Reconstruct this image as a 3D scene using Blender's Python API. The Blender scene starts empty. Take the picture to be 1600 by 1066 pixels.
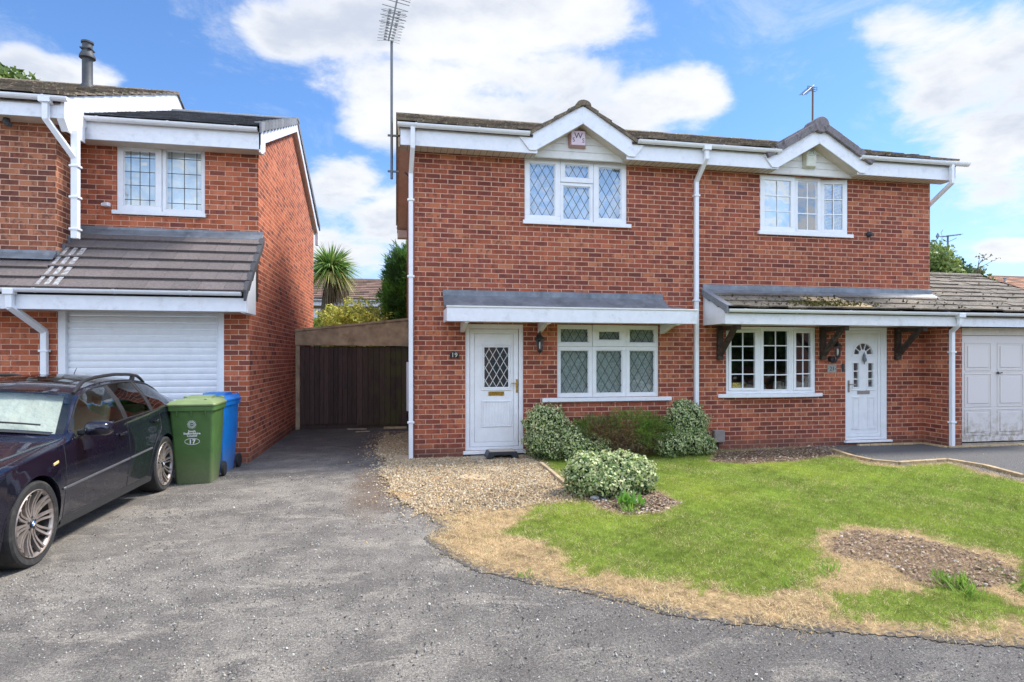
import bpy, bmesh, math, random
import numpy as np
from mathutils import Vector, Matrix
random.seed(7); rng = np.random.default_rng(11)
R = math.radians
scene = bpy.context.scene
col = scene.collection

# ------------------------------------------------------------------ camera
FOC, CX, HY, CAMZ = 945.0, 800.0, 558.0, 1.55          # focal in photo pixels, centre, horizon row, eye height
TH = math.atan(182/945)
cam_d = bpy.data.cameras.new('camera'); cam = bpy.data.objects.new('camera', cam_d); col.objects.link(cam)
cam_d.sensor_width = 36.0; cam_d.lens = FOC/1600*36
cam_d.shift_y = (HY-533)/1600; cam_d.clip_start = .05; cam_d.clip_end = 3000
cam.location = (0, 0, CAMZ); cam.rotation_euler = (R(90), 0, -TH)
scene.camera = cam

# ------------------------------------------------------------------ node helpers
class NT:
    def __init__(s, nt): s.t = nt; s.x = 0
    def n(s, typ, **kw):
        nd = s.t.nodes.new(typ)
        for k, v in kw.items(): setattr(nd, k, v)
        return nd
    def set(s, sock, v):
        if isinstance(v, bpy.types.NodeSocket): s.t.links.new(v, sock)
        elif v is not None:
            if isinstance(v, (tuple, list)) and len(v) == 3 and sock.type == 'RGBA': v = (*v, 1)
            sock.default_value = v
    def math(s, op, a, b=None, c=None, clamp=False):
        nd = s.n('ShaderNodeMath', operation=op, use_clamp=clamp)
        s.set(nd.inputs[0], a)
        if b is not None: s.set(nd.inputs[1], b)
        if c is not None: s.set(nd.inputs[2], c)
        return nd.outputs[0]
    def vmath(s, op, a, b=None):
        nd = s.n('ShaderNodeVectorMath', operation=op); s.set(nd.inputs[0], a)
        if b is not None:
            s.set(nd.inputs[3] if op == 'SCALE' else nd.inputs[1], b)
        return nd.outputs['Value'] if op in ('DOT_PRODUCT', 'LENGTH') else nd.outputs[0]
    def mix(s, f, a, b, mode='MIX'):
        nd = s.n('ShaderNodeMix', data_type='RGBA', blend_type=mode)
        s.set(nd.inputs[0], f); s.set(nd.inputs[6], a); s.set(nd.inputs[7], b); return nd.outputs[2]
    def noise(s, vec, scale, detail=4, rough=.55, dist=0, out=0):
        nd = s.n('ShaderNodeTexNoise')
        if vec is not None: s.set(nd.inputs['Vector'], vec)
        nd.inputs['Scale'].default_value = scale; nd.inputs['Detail'].default_value = detail
        nd.inputs['Roughness'].default_value = rough; nd.inputs['Distortion'].default_value = dist
        return nd.outputs[out]
    def ramp(s, f, stops, interp='LINEAR'):
        nd = s.n('ShaderNodeValToRGB'); s.set(nd.inputs[0], f); r = nd.color_ramp; r.interpolation = interp
        while len(r.elements) < len(stops): r.elements.new(.5)
        for e, (p, c) in zip(r.elements, stops):
            e.position = p; e.color = (*c, 1) if not isinstance(c, (int, float)) else (c, c, c, 1)
        return nd.outputs[0]
    def smooth(s, f, lo, hi, a=0., b=1.):
        nd = s.n('ShaderNodeMapRange', interpolation_type='SMOOTHSTEP'); s.set(nd.inputs[0], f)
        nd.inputs[1].default_value = lo; nd.inputs[2].default_value = hi; nd.inputs[3].default_value = a; nd.inputs[4].default_value = b
        return nd.outputs[0]
    def scalevec(s, vec, sc):
        nd = s.n('ShaderNodeMapping'); s.set(nd.inputs[0], vec); nd.inputs['Scale'].default_value = sc; return nd.outputs[0]
    def bump(s, h, dist=.01, strength=1., nrm=None):
        nd = s.n('ShaderNodeBump'); s.set(nd.inputs['Height'], h); nd.inputs['Distance'].default_value = dist
        nd.inputs['Strength'].default_value = strength
        if nrm is not None: s.set(nd.inputs['Normal'], nrm)
        return nd.outputs[0]

# ------------------------------------------------------------------ world: sky with broken cloud
w = bpy.data.worlds.new('World'); scene.world = w; w.use_nodes = True
T = NT(w.node_tree); w.node_tree.nodes.clear()
SUN = Vector((.72, .10, .98)).normalized()
SUN_EL = math.asin(SUN.z); SUN_ROT = math.atan2(SUN.x, SUN.y)
sky = T.n('ShaderNodeTexSky', sky_type='NISHITA', sun_disc=False)
sky.sun_elevation = SUN_EL; sky.sun_rotation = SUN_ROT; sky.altitude = 100; sky.air_density = 1.0; sky.dust_density = .3; sky.ozone_density = 2.5
gen = T.n('ShaderNodeTexCoord').outputs['Generated']
ff = T.vmath('DOT_PRODUCT', gen, (math.sin(TH), math.cos(TH), 0))
rr = T.vmath('DOT_PRODUCT', gen, (math.cos(TH), -math.sin(TH), 0))
uu = T.vmath('DOT_PRODUCT', gen, (0, 0, 1))
ffc = T.math('MAXIMUM', ff, .08)
SU = T.math('DIVIDE', rr, ffc); SV = T.math('DIVIDE', uu, ffc)
# clouds live on a sheet overhead: stretch the direction so that noise flattens towards the horizon
den = T.math('ADD', T.math('ABSOLUTE', uu), .28)
cv = T.n('ShaderNodeCombineXYZ')
T.set(cv.inputs[0], T.math('DIVIDE', rr, den)); T.set(cv.inputs[1], T.math('DIVIDE', ff, den)); T.set(cv.inputs[2], T.math('MULTIPLY', uu, 1.5))
n1 = T.noise(cv.outputs[0], 1.9, 9, .58, .25)
n2 = T.noise(cv.outputs[0], 5.5, 8, .62, .3)
nn = T.math('ADD', T.math('MULTIPLY', n1, .55), T.math('MULTIPLY', n2, .45))
blobs = [(620, 190, 100, 60), (760, 175, 170, 50), (470, 60, 100, 50), (1090, 150, 70, 55), (540, 40, 190, 85), (700, 90, 220, 110), (840, 30, 190, 70), (860, 130, 150, 60), (1040, 160, 120, 55), (940, 190, 170, 45), (1480, 110, 130, 140), (1560, 160, 150, 170), (1420, 40, 110, 50),
         (90, 120, 110, 42), (20, 110, 80, 50), (150, 130, 50, 26), (540, 290, 75, 60), (600, 340, 80, 60), (520, 400, 120, 60), (1590, 390, 90, 22), (1600, 60, 100, 90)]
field = None
for (px, py, a, b) in blobs:
    du = T.math('MULTIPLY', T.math('SUBTRACT', SU, (px-CX)/FOC), FOC/a)
    dv = T.math('MULTIPLY', T.math('SUBTRACT', SV, (HY-py)/FOC), FOC/b)
    q = T.math('SUBTRACT', 1.0, T.math('ADD', T.math('MULTIPLY', du, du), T.math('MULTIPLY', dv, dv)))
    field = q if field is None else T.math('SMOOTH_MAX', field, q, .35)
field = T.math('MAXIMUM', T.math('MINIMUM', field, 1.0), -1.0)
front = T.smooth(ff, .05, .35)
fld = T.math('MULTIPLY', T.math('ADD', T.math('MULTIPLY', field, .21), -.02), front)
dens = T.math('ADD', nn, fld)
dens = T.math('ADD', dens, T.smooth(ff, -.1, .3, .05, 0.))
cm = T.smooth(dens, .465, .65)
thick = T.smooth(dens, .54, .74)
wisp = T.smooth(T.noise(cv.outputs[0], 3.0, 9, .7, .6), .48, .75, 0, .38)
cm = T.math('MAXIMUM', cm, wisp)
hz = T.smooth(uu, .02, .34, .5, 0.)
skyc = T.mix(1.0, sky.outputs[0], (.70, .93, 1.18), 'MULTIPLY')
skyc = T.mix(hz, skyc, (3.9, 4.6, 5.4))
cloudc = T.mix(T.math('MULTIPLY', thick, T.smooth(T.noise(cv.outputs[0], 3.1, 6, .6), .38, .68)), (5.1, 5.2, 5.35), (3.3, 3.65, 4.35))
full = T.mix(cm, skyc, cloudc)
# sky behind the camera is brightened, an added unseen fill for the house fronts
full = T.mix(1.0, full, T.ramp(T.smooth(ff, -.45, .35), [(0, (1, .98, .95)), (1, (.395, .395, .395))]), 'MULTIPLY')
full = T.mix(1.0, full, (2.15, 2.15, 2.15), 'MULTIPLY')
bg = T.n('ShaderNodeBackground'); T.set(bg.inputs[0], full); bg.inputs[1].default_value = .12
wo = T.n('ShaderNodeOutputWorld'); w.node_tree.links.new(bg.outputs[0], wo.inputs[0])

# ------------------------------------------------------------------ sun through thin cloud
sd = bpy.data.lights.new('sun', 'SUN'); sd.energy = 3.3; sd.angle = R(13); sd.color = (1.0, .95, .87)
so = bpy.data.objects.new('sun', sd); col.objects.link(so)
so.rotation_euler = (-SUN).to_track_quat('-Z', 'Y').to_euler(); so.location = SUN*40

scene.view_settings.view_transform = 'Standard'; scene.view_settings.look = 'None'
scene.view_settings.exposure = .95; scene.view_settings.gamma = 1.0
scene.view_settings.use_curve_mapping = False

# ------------------------------------------------------------------ measuring: photo column / row on a plane of the real place -> metres
def ray(px):
    u = (px-CX)/FOC
    return math.sin(TH)+u*math.cos(TH), math.cos(TH)-u*math.sin(TH)
def wx(px, Y): a, b = ray(px); return a*Y/b
def wz(px, py, Y): a, b = ray(px); return CAMZ+(HY-py)/FOC*Y/b
def gp(px, py, z=0.):
    a, b = ray(px); t = (CAMZ-z)*FOC/(py-HY); return a*t, b*t
def topix(X, Y, z=0.):
    d = X*math.sin(TH)+Y*math.cos(TH); r = X*math.cos(TH)-Y*math.sin(TH)
    return CX+FOC*r/d, HY-FOC*(z-CAMZ)/d

# ------------------------------------------------------------------ mesh helpers
def tag(o, label=None, cat=None, group=None, kind=None):
    if label: o['label'] = label
    if cat: o['category'] = cat
    if group: o['group'] = group
    if kind: o['kind'] = kind
    return o
def thing(name, label, cat, loc=(0, 0, 0), group=None, rz=0.):
    o = bpy.data.objects.new(name, None); col.objects.link(o); o.location = loc; o.rotation_euler = (0, 0, rz)
    o.empty_display_size = .1
    return tag(o, label, cat, group)
def world_loc(o):
    v = Vector((0, 0, 0))
    while o is not None: v = v+o.location; o = o.parent
    return v

class MB:
    def __init__(s): s.v = []; s.f = []; s.t = []; s.m = []; s.tint = (1, 1, 1); s.mi = 0
    def add(s, vs, fs):
        b = len(s.v); s.v += [tuple(v) for v in vs]
        for f in fs: s.f.append([i+b for i in f]); s.t.append(s.tint); s.m.append(s.mi)
        return s
    def box(s, x0, x1, y0, y1, z0, z1):
        if x0 > x1: x0, x1 = x1, x0
        if y0 > y1: y0, y1 = y1, y0
        if z0 > z1: z0, z1 = z1, z0
        return s.add([(x0, y0, z0), (x1, y0, z0), (x1, y1, z0), (x0, y1, z0), (x0, y0, z1), (x1, y0, z1), (x1, y1, z1), (x0, y1, z1)],
              [(0, 3, 2, 1), (4, 5, 6, 7), (0, 1, 5, 4), (1, 2, 6, 5), (2, 3, 7, 6), (3, 0, 4, 7)])
    def obox(s, c, ax, ay, az):
        c, ax, ay, az = map(Vector, (c, ax, ay, az)); vs = []
        for k in (-1, 1):
            for (i, j) in ((-1, -1), (1, -1), (1, 1), (-1, 1)): vs.append(c+ax*i+ay*j+az*k)
        return s.add(vs, [(0, 3, 2, 1), (4, 5, 6, 7), (0, 1, 5, 4), (1, 2, 6, 5), (2, 3, 7, 6), (3, 0, 4, 7)])
    def bar(s, a, b, wd, th, up=(0, 0, 1)):                  # box section along a->b, wd across, th along up
        a, b = Vector(a), Vector(b); d = b-a; L = d.length
        if L < 1e-6: return s
        d /= L; sdv = d.cross(Vector(up))
        if sdv.length < 1e-4: sdv = d.cross(Vector((1, 0, 0)))
        sdv.normalize(); u = sdv.cross(d).normalized()
        return s.obox((a+b)/2, sdv*wd/2, d*L/2, u*th/2)
    def tube(s, pts, r, n=8, cap=True, flat=1.):
        pts = [Vector(p) for p in pts]; rs = r if isinstance(r, (list, tuple)) else [r]*len(pts); rings = []
        for i, p in enumerate(pts):
            d = (pts[min(i+1, len(pts)-1)]-pts[max(i-1, 0)]).normalized()
            a = d.cross(Vector((0, 0, 1)))
            if a.length < .05: a = d.cross(Vector((1, 0, 0)))
            a.normalize(); b = a.cross(d)
            rings.append([p+a*rs[i]*math.cos(2*math.pi*k/n)+b*rs[i]*flat*math.sin(2*math.pi*k/n) for k in range(n)])
        vs = [v for rg in rings for v in rg]; fs = []
        for i in range(len(pts)-1):
            for k in range(n): fs.append((i*n+k, i*n+(k+1) % n, (i+1)*n+(k+1) % n, (i+1)*n+k))
        if cap: fs.append(tuple(range(n))[::-1]); fs.append(tuple((len(pts)-1)*n+k for k in range(n)))
        return s.add(vs, fs)
    def lathe(s, prof, c, n=16, axis='z', cap=True):
        vs = []
        for (r, h) in prof:
            for k in range(n):
                a = 2*math.pi*k/n; p, q = r*math.cos(a), r*math.sin(a)
                v = {'z': (p, q, h), 'x': (h, p, q), 'y': (p, h, q)}[axis]
                vs.append((v[0]+c[0], v[1]+c[1], v[2]+c[2]))
        fs = []; m = len(prof)
        for i in range(m-1):
            for k in range(n): fs.append((i*n+k, i*n+(k+1) % n, (i+1)*n+(k+1) % n, (i+1)*n+k))
        if cap:
            if prof[0][0] > 1e-4: fs.append(tuple(range(n))[::-1])
            if prof[-1][0] > 1e-4: fs.append(tuple((m-1)*n+k for k in range(n)))
        return s.add(vs, fs)
    def prism(s, poly, d0, d1, plane='xz'):                  # poly 2D extruded between d0 and d1 of the third axis
        def P(a, b, d): return {'xz': (a, d, b), 'yz': (d, a, b), 'xy': (a, b, d)}[plane]
        n = len(poly); vs = [P(a, b, d0) for a, b in poly]+[P(a, b, d1) for a, b in poly]
        fs = [tuple(range(n)), tuple(range(2*n-1, n-1, -1))]+[(i, i+n, (i+1) % n+n, (i+1) % n) for i in range(n)]
        return s.add(vs, fs)
    def build(s, name, mat, parent=None, smooth=False, bevel=0, fix=True, segs=1):
        if not s.f: return None
        me = bpy.data.meshes.new(name); me.from_pydata(s.v, [], s.f)
        mats = mat if isinstance(mat, (list, tuple)) else [mat]
        for m in mats: me.materials.append(m)
        if len(mats) > 1: me.polygons.foreach_set('material_index', s.m)
        if fix:
            bm = bmesh.new(); bm.from_mesh(me); bmesh.ops.recalc_face_normals(bm, faces=bm.faces); bm.to_mesh(me); bm.free()
        nl = len(me.loops); co = np.empty(len(me.vertices)*3); me.vertices.foreach_get('co', co); co = co.reshape(-1, 3)
        li = np.empty(nl, dtype=np.int32); me.loops.foreach_get('vertex_index', li)
        nr = np.empty(len(me.polygons)*3); me.polygons.foreach_get('normal', nr); nr = np.abs(nr.reshape(-1, 3))
        lt = np.empty(len(me.polygons), dtype=np.int32); me.polygons.foreach_get('loop_total', lt)
        ax = np.repeat(np.argmax(nr-np.array([0, 0, .25]), axis=1), lt)
        c = co[li]; uv = np.where((ax == 0)[:, None], c[:, [1, 2]], np.where((ax == 1)[:, None], c[:, [0, 2]], c[:, [0, 1]]))
        ul = me.uv_layers.new(name='UVMap'); ul.data.foreach_set('uv', uv.astype(np.float32).ravel())
        tn = np.array([(*t, 1.) for t in s.t], dtype=np.float32)
        ca = me.color_attributes.new(name='tint', type='FLOAT_COLOR', domain='CORNER')
        ca.data.foreach_set('color', np.repeat(tn, lt, axis=0).ravel())
        off = world_loc(parent) if parent is not None else Vector((0, 0, 0))
        if off.length > 0: me.transform(Matrix.Translation(-off))
        if smooth:
            me.polygons.foreach_set('use_smooth', [True]*len(me.polygons))
            try: me.set_sharp_from_angle(angle=R(38))
            except Exception: pass
        o = bpy.data.objects.new(name, me); col.objects.link(o)
        if parent is not None: o.parent = parent
        if bevel:
            b = o.modifiers.new('bevel', 'BEVEL'); b.width = bevel; b.segments = segs; b.limit_method = 'ANGLE'; b.angle_limit = R(40)
        return o

def np_mesh(name, verts, k, mat, tint=None, parent=None, smooth=False):
    """many separate k-gons in one mesh: verts (n,k,3), tint (n,3)"""
    n = len(verts); me = bpy.data.meshes.new(name)
    me.vertices.add(n*k); me.vertices.foreach_set('co', verts.astype(np.float32).ravel())
    me.loops.add(n*k); me.loops.foreach_set('vertex_index', np.arange(n*k, dtype=np.int32))
    me.polygons.add(n); me.polygons.foreach_set('loop_start', np.arange(0, n*k, k, dtype=np.int32))
    me.update(calc_edges=True)
    me.materials.append(mat)
    if tint is not None:
        ca = me.color_attributes.new(name='tint', type='FLOAT_COLOR', domain='CORNER')
        c = np.repeat(np.concatenate([tint, np.ones((n, 1))], axis=1), k, axis=0)
        ca.data.foreach_set('color', c.astype(np.float32).ravel())
    if parent is not None: me.transform(Matrix.Translation(-world_loc(parent)))
    o = bpy.data.objects.new(name, me); col.objects.link(o)
    if parent is not None: o.parent = parent
    return o

def text_mb(mb, body, size, org, right, up, thick=.001, align='CENTER', spacing=1.0, bold=0.):
    """letters as real thin shapes; org = centre of baseline"""
    cu = bpy.data.curves.new('t', 'FONT'); cu.body = body; cu.size = size; cu.align_x = align; cu.extrude = thick/2; cu.space_character = spacing; cu.offset = bold
    cu.resolution_u = 3
    ob = bpy.data.objects.new('t', cu); col.objects.link(ob)
    dg = bpy.context.evaluated_depsgraph_get(); me = bpy.data.meshes.new_from_object(ob.evaluated_get(dg))
    r, u = Vector(right).normalized(), Vector(up).normalized(); nn_ = r.cross(u); org = Vector(org)
    mb.add([org+r*v.co.x+u*v.co.y+nn_*(v.co.z+thick/2) for v in me.vertices], [tuple(p.vertices) for p in me.polygons])
    bpy.data.objects.remove(ob); bpy.data.meshes.remove(me); bpy.data.curves.remove(cu)
    return mb

# ------------------------------------------------------------------ materials
MAT = {}
def newmat(name):
    m = bpy.data.materials.new(name); m.use_nodes = True; m.node_tree.nodes.clear(); t = NT(m.node_tree)
    b = t.n('ShaderNodeBsdfPrincipled'); o = t.n('ShaderNodeOutputMaterial'); m.node_tree.links.new(b.outputs[0], o.inputs[0])
    MAT[name] = m; return m, t, b, o
def obj_co(t): return t.n('ShaderNodeNewGeometry').outputs['Position']
def tint_of(t):
    a = t.n('ShaderNodeVertexColor'); a.layer_name = 'tint'; return a.outputs[0]
def plain(name, c, rough=.5, metal=0., coat=0., nscale=9., namt=.12, spec=.5, bumps=0., bscale=60., tint=False, dirt=None):
    m, t, b, o = newmat(name); P = obj_co(t)
    n = t.noise(P, nscale, 6, .6)
    c2 = t.mix(1., c, t.ramp(n, [(.25, 1-namt*1.6), (.75, 1+namt*.4)]), 'MULTIPLY')
    if dirt:
        dn = t.smooth(t.noise(P, dirt[1], 8, .65), .5, .75)
        c2 = t.mix(t.math('MULTIPLY', dn, dirt[2]), c2, dirt[0])
    if tint: c2 = t.mix(1., c2, tint_of(t), 'MULTIPLY')
    t.set(b.inputs['Base Color'], c2); t.set(b.inputs['Roughness'], t.math('ADD', t.math('MULTIPLY', t.noise(P, nscale*3, 3), .2), rough-.1))
    b.inputs['Metallic'].default_value = metal; b.inputs['Coat Weight'].default_value = coat
    b.inputs['Specular IOR Level'].default_value = spec; b.inputs['Coat Roughness'].default_value = .04
    if bumps: t.set(b.inputs['Normal'], t.bump(t.noise(P, bscale, 5, .6), bumps))
    return m

def brick(name, stops, mortar, patch=.5, dark=(.10, .045, .04), mscale=1.0, grime=.25):
    m, t, b, o = newmat(name)
    uv = t.n('ShaderNodeUVMap').outputs[0]; P = obj_co(t)
    wob = t.vmath('SCALE', t.vmath('SUBTRACT', t.noise(uv, 14, 2, .5, 0, 1), (.5, .5, .5)), .006)
    uvw = t.vmath('ADD', uv, wob)
    def bt(wd, msz, off=.5):
        nd = t.n('ShaderNodeTexBrick'); t.set(nd.inputs['Vector'], uvw); nd.offset = off; nd.offset_frequency = 2; nd.squash = 1
        nd.inputs['Color1'].default_value = (0, 0, 0, 1); nd.inputs['Color2'].default_value = (1, 1, 1, 1); nd.inputs['Mortar'].default_value = (.5, .5, .5, 1)
        nd.inputs['Scale'].default_value = 1; nd.inputs['Mortar Size'].default_value = msz; nd.inputs['Mortar Smooth'].default_value = .25
        nd.inputs['Bias'].default_value = 0; nd.inputs['Brick Width'].default_value = wd; nd.inputs['Row Height'].default_value = .075
        return nd
    A = bt(.225, .0052*mscale); B = bt(.05625, 0., .5); B2 = bt(.1125, 0., .5)
    base = t.ramp(A.outputs[0], stops)
    sub = t.ramp(B.outputs[0], [(.0, 1), (patch, 1), (patch+.04, 0), (1, 0)])
    n1_ = t.smooth(t.noise(P, 26, 6, .7), .40, .62)
    dk = t.math('MULTIPLY', t.math('SUBTRACT', 1., sub), t.math('MULTIPLY', n1_, .75))
    c = t.mix(dk, base, dark)
    c = t.mix(1., c, t.ramp(B2.outputs[0], [(0, .86), (1, 1.12)]), 'MULTIPLY')
    c = t.mix(1., c, t.ramp(t.noise(P, 90, 6, .7), [(.25, .72), (.75, 1.25)]), 'MULTIPLY')
    c = t.mix(1., c, t.ramp(t.noise(P, 1.1, 5, .6), [(.3, 1-grime), (.7, 1.08)]), 'MULTIPLY')
    mc = t.mix(1., mortar, t.ramp(t.noise(P, 40, 5, .7), [(.3, .7), (.7, 1.15)]), 'MULTIPLY')
    c = t.mix(A.outputs['Fac'], c, mc)
    # damp, darker courses close to the ground
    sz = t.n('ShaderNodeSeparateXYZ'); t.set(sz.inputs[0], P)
    damp_shade = t.smooth(t.math('ADD', sz.outputs[2], t.math('MULTIPLY', t.noise(P, 3, 4), .18)), .14, .34, .5, 0.)
    c = t.mix(damp_shade, c, (.085, .062, .052))
    ef = t.math('MULTIPLY', t.smooth(t.noise(P, 5.5, 8, .72), .62, .78), .25)
    c = t.mix(ef, c, (.55, .42, .35))
    t.set(b.inputs['Base Color'], c); b.inputs['Roughness'].default_value = .88; b.inputs['Specular IOR Level'].default_value = .25
    h = t.math('ADD', t.math('MULTIPLY', A.outputs['Fac'], -1.), t.math('MULTIPLY', t.noise(P, 130, 4, .7), .35))
    t.set(b.inputs['Normal'], t.bump(h, .006))
    return m
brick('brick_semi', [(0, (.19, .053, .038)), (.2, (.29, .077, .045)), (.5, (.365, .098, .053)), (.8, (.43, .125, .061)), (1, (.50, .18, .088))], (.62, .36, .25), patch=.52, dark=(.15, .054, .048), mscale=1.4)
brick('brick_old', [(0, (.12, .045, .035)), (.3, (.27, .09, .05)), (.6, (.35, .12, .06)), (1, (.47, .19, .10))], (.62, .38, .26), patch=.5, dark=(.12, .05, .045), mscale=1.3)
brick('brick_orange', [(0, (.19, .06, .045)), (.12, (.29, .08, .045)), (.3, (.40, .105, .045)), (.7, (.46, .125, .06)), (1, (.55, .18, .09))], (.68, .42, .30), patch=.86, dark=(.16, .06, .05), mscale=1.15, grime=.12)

plain('upvc', (.80, .81, .83), .32, namt=.05, dirt=((.42, .40, .36), 5, .16))
plain('upvc_cream', (.70, .69, .65), .4, namt=.06, dirt=((.34, .30, .24), 6, .3))
plain('fascia_paint', (.78, .79, .82), .35, namt=.06, dirt=((.33, .32, .28), 7, .32))
plain('soffit', (.62, .55, .46), .5, namt=.1, dirt=((.3, .25, .2), 5, .3))
plain('lead', (.21, .228, .25), .45, nscale=5, namt=.3, metal=.25, bumps=.004, bscale=9, dirt=((.30, .32, .32), 7, .6))
plain('lead_came', (.045, .05, .055), .5, metal=.3)
plain('came_white', (.72, .72, .70), .5)
plain('seam', (.10, .10, .10), .7)
plain('curtain_net', (.50, .56, .50), .8, nscale=30, namt=.35, bumps=.006, bscale=20)
plain('curtain_white', (.80, .86, .84), .8, nscale=3, namt=.2)
plain('curtain_sheer', (.58, .68, .82), .8, nscale=3, namt=.3)
plain('room_dark', (.035, .033, .03), .9)
plain('obscure', (.10, .105, .105), .35, nscale=60, namt=.5, bumps=.004, bscale=90)
plain('brass', (.62, .40, .10), .28, metal=1.)
plain('chrome', (.45, .45, .47), .25, metal=1.)
plain('black_metal', (.018, .018, .020), .4, spec=.6)
plain('black_rubber', (.022, .022, .022), .7)
plain('wood_dark', (.055, .032, .020), .75, nscale=14, namt=.5, bumps=.004, bscale=30, dirt=((.16, .12, .09), 7, .5))
plain('timber_tan', (.55, .42, .26), .75, nscale=4, namt=.35, dirt=((.14, .10, .055), 3, .7))
plain('stone_tan', (.52, .38, .21), .85, nscale=25, namt=.3, tint=True, bumps=.004)
plain('slab', (.44, .36, .27), .85, nscale=14, namt=.3, bumps=.003)
plain('alarm_pink', (.50, .30, .30), .45, namt=.1, dirt=((.28, .12, .09), 9, .5))
plain('alarm_face', (.66, .52, .58), .45, namt=.1)
plain('alarm_cream', (.62, .62, .50), .5, namt=.15)
plain('ink_black', (.01, .01, .015), .6)
plain('ink_green', (.05, .16, .08), .6)
plain('ink_white', (.85, .85, .83), .6)
plain('steel_mast', (.13, .14, .145), .45, metal=.5)
plain('aluminium', (.30, .30, .29), .5, metal=.3)
plain('rust_steel', (.17, .08, .06), .6)
plain('flue', (.045, .05, .055), .6, namt=.25)
plain('slate_plaque', (.33, .33, .31), .6, nscale=40, namt=.3)
plain('meter_grey', (.28, .24, .22), .6)
plain('plastic_black', (.03, .033, .04), .45)
plain('mat_beige', (.52, .45, .36), .9, nscale=60, namt=.2)
plain('ochre_wall', (.38, .27, .14), .85)
plain('far_brick', (.30, .13, .08), .9, nscale=20, namt=.3)
plain('far_tile', (.22, .13, .09), .85, nscale=30, namt=.5, tint=True)
def binmat(name, c):
    m, t, b, o = newmat(name); P = obj_co(t)
    cc = t.mix(1., c, t.ramp(t.noise(P, 6, 6, .65), [(.3, .82), (.7, 1.12)]), 'MULTIPLY')
    sz = t.n('ShaderNodeSeparateXYZ'); t.set(sz.inputs[0], P)
    dz = t.math('MULTIPLY', t.smooth(sz.outputs[2], .0, .45, .75, .0), t.noise(P, 25, 6, .7))
    cc = t.mix(dz, cc, (.25, .21, .15))
    scr = t.smooth(t.noise(t.scalevec(P, (9, 9, 60)), 2.2, 6, .7), .66, .75, 0, .25)
    cc = t.mix(scr, cc, (.5, .55, .45))
    t.set(b.inputs['Base Color'], cc); b.inputs['Roughness'].default_value = .42
    t.set(b.inputs['Normal'], t.bump(t.noise(P, 300, 2), .0006))
    return m
binmat('bin_green', (.070, .150, .040)); binmat('bin_green_lid', (.20, .265, .11)); binmat('bin_blue', (.004, .19, .60))

def tiles(name, c, moss=(.20, .17, .05), mossamt=.4, lich=(.45, .40, .30)):
    m, t, b, o = newmat(name); P = obj_co(t)
    cc = t.mix(1., c, tint_of(t), 'MULTIPLY')
    cc = t.mix(1., cc, t.ramp(t.noise(P, 35, 6, .7), [(.3, .65), (.7, 1.3)]), 'MULTIPLY')
    if mossamt:
        mo = t.math('MULTIPLY', t.smooth(t.noise(P, 11, 9, .8), .50, .58), mossamt)
        cc = t.mix(mo, cc, moss)
        li_ = t.math('MULTIPLY', t.smooth(t.noise(P, 17, 6, .75), .56, .62), mossamt)
        cc = t.mix(t.math('MULTIPLY', t.smooth(t.noise(P, 9, 6, .8), .40, .46, 1., 0.), .7), cc, (.05, .042, .035))
        cc = t.mix(li_, cc, lich)
    t.set(b.inputs['Base Color'], cc); b.inputs['Roughness'].default_value = .85
    t.set(b.inputs['Normal'], t.bump(t.noise(P, 60, 7, .75), .012 if mossamt else .002))
    return m
tiles('tile_mossy', (.15, .115, .085), mossamt=.60, moss=(.25, .19, .10), lich=(.55, .47, .30))
tiles('tile_garage', (.165, .138, .108), mossamt=.45, moss=(.13, .10, .04))
tiles('tile_slate', (.055, .055, .058), mossamt=0)
tiles('tile_brown', (.135, .112, .105), mossamt=0)
tiles('tile_charcoal', (.06, .06, .065), mossamt=0)
tiles('tile_grey', (.20, .175, .18), mossamt=.06)
tiles('tile_verge', (.19, .20, .215), mossamt=0)

def leafmat(name, rough=.5, trans=.25, spec=.35):
    m, t, b, o = newmat(name); P = obj_co(t)
    tc = tint_of(t)
    t.set(b.inputs['Base Color'], tc); b.inputs['Roughness'].default_value = rough; b.inputs['Specular IOR Level'].default_value = spec
    tr = t.n('ShaderNodeBsdfTranslucent'); t.set(tr.inputs[0], tc)
    mx = t.n('ShaderNodeMixShader'); mx.inputs[0].default_value = trans
    m.node_tree.links.new(b.outputs[0], mx.inputs[1]); m.node_tree.links.new(tr.outputs[0], mx.inputs[2]); m.node_tree.links.new(mx.outputs[0], o.inputs[0])
    return m
leafmat('leaf', trans=.35); leafmat('grass', .6, .5, .2); leafmat('straw', .8, .4, .1)
m, t, b, o = newmat('pebble'); t.set(b.inputs['Base Color'], t.mix(1., tint_of(t), t.ramp(t.noise(obj_co(t), 80, 4), [(.3, .75), (.7, 1.15)]), 'MULTIPLY')); b.inputs['Roughness'].default_value = .75
plain('bark', (.12, .085, .055), .9, nscale=12, namt=.5, bumps=.02, bscale=14)
plain('bark_palm', (.19, .14, .09), .9, nscale=20, namt=.5, bumps=.02, bscale=22)

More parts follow.
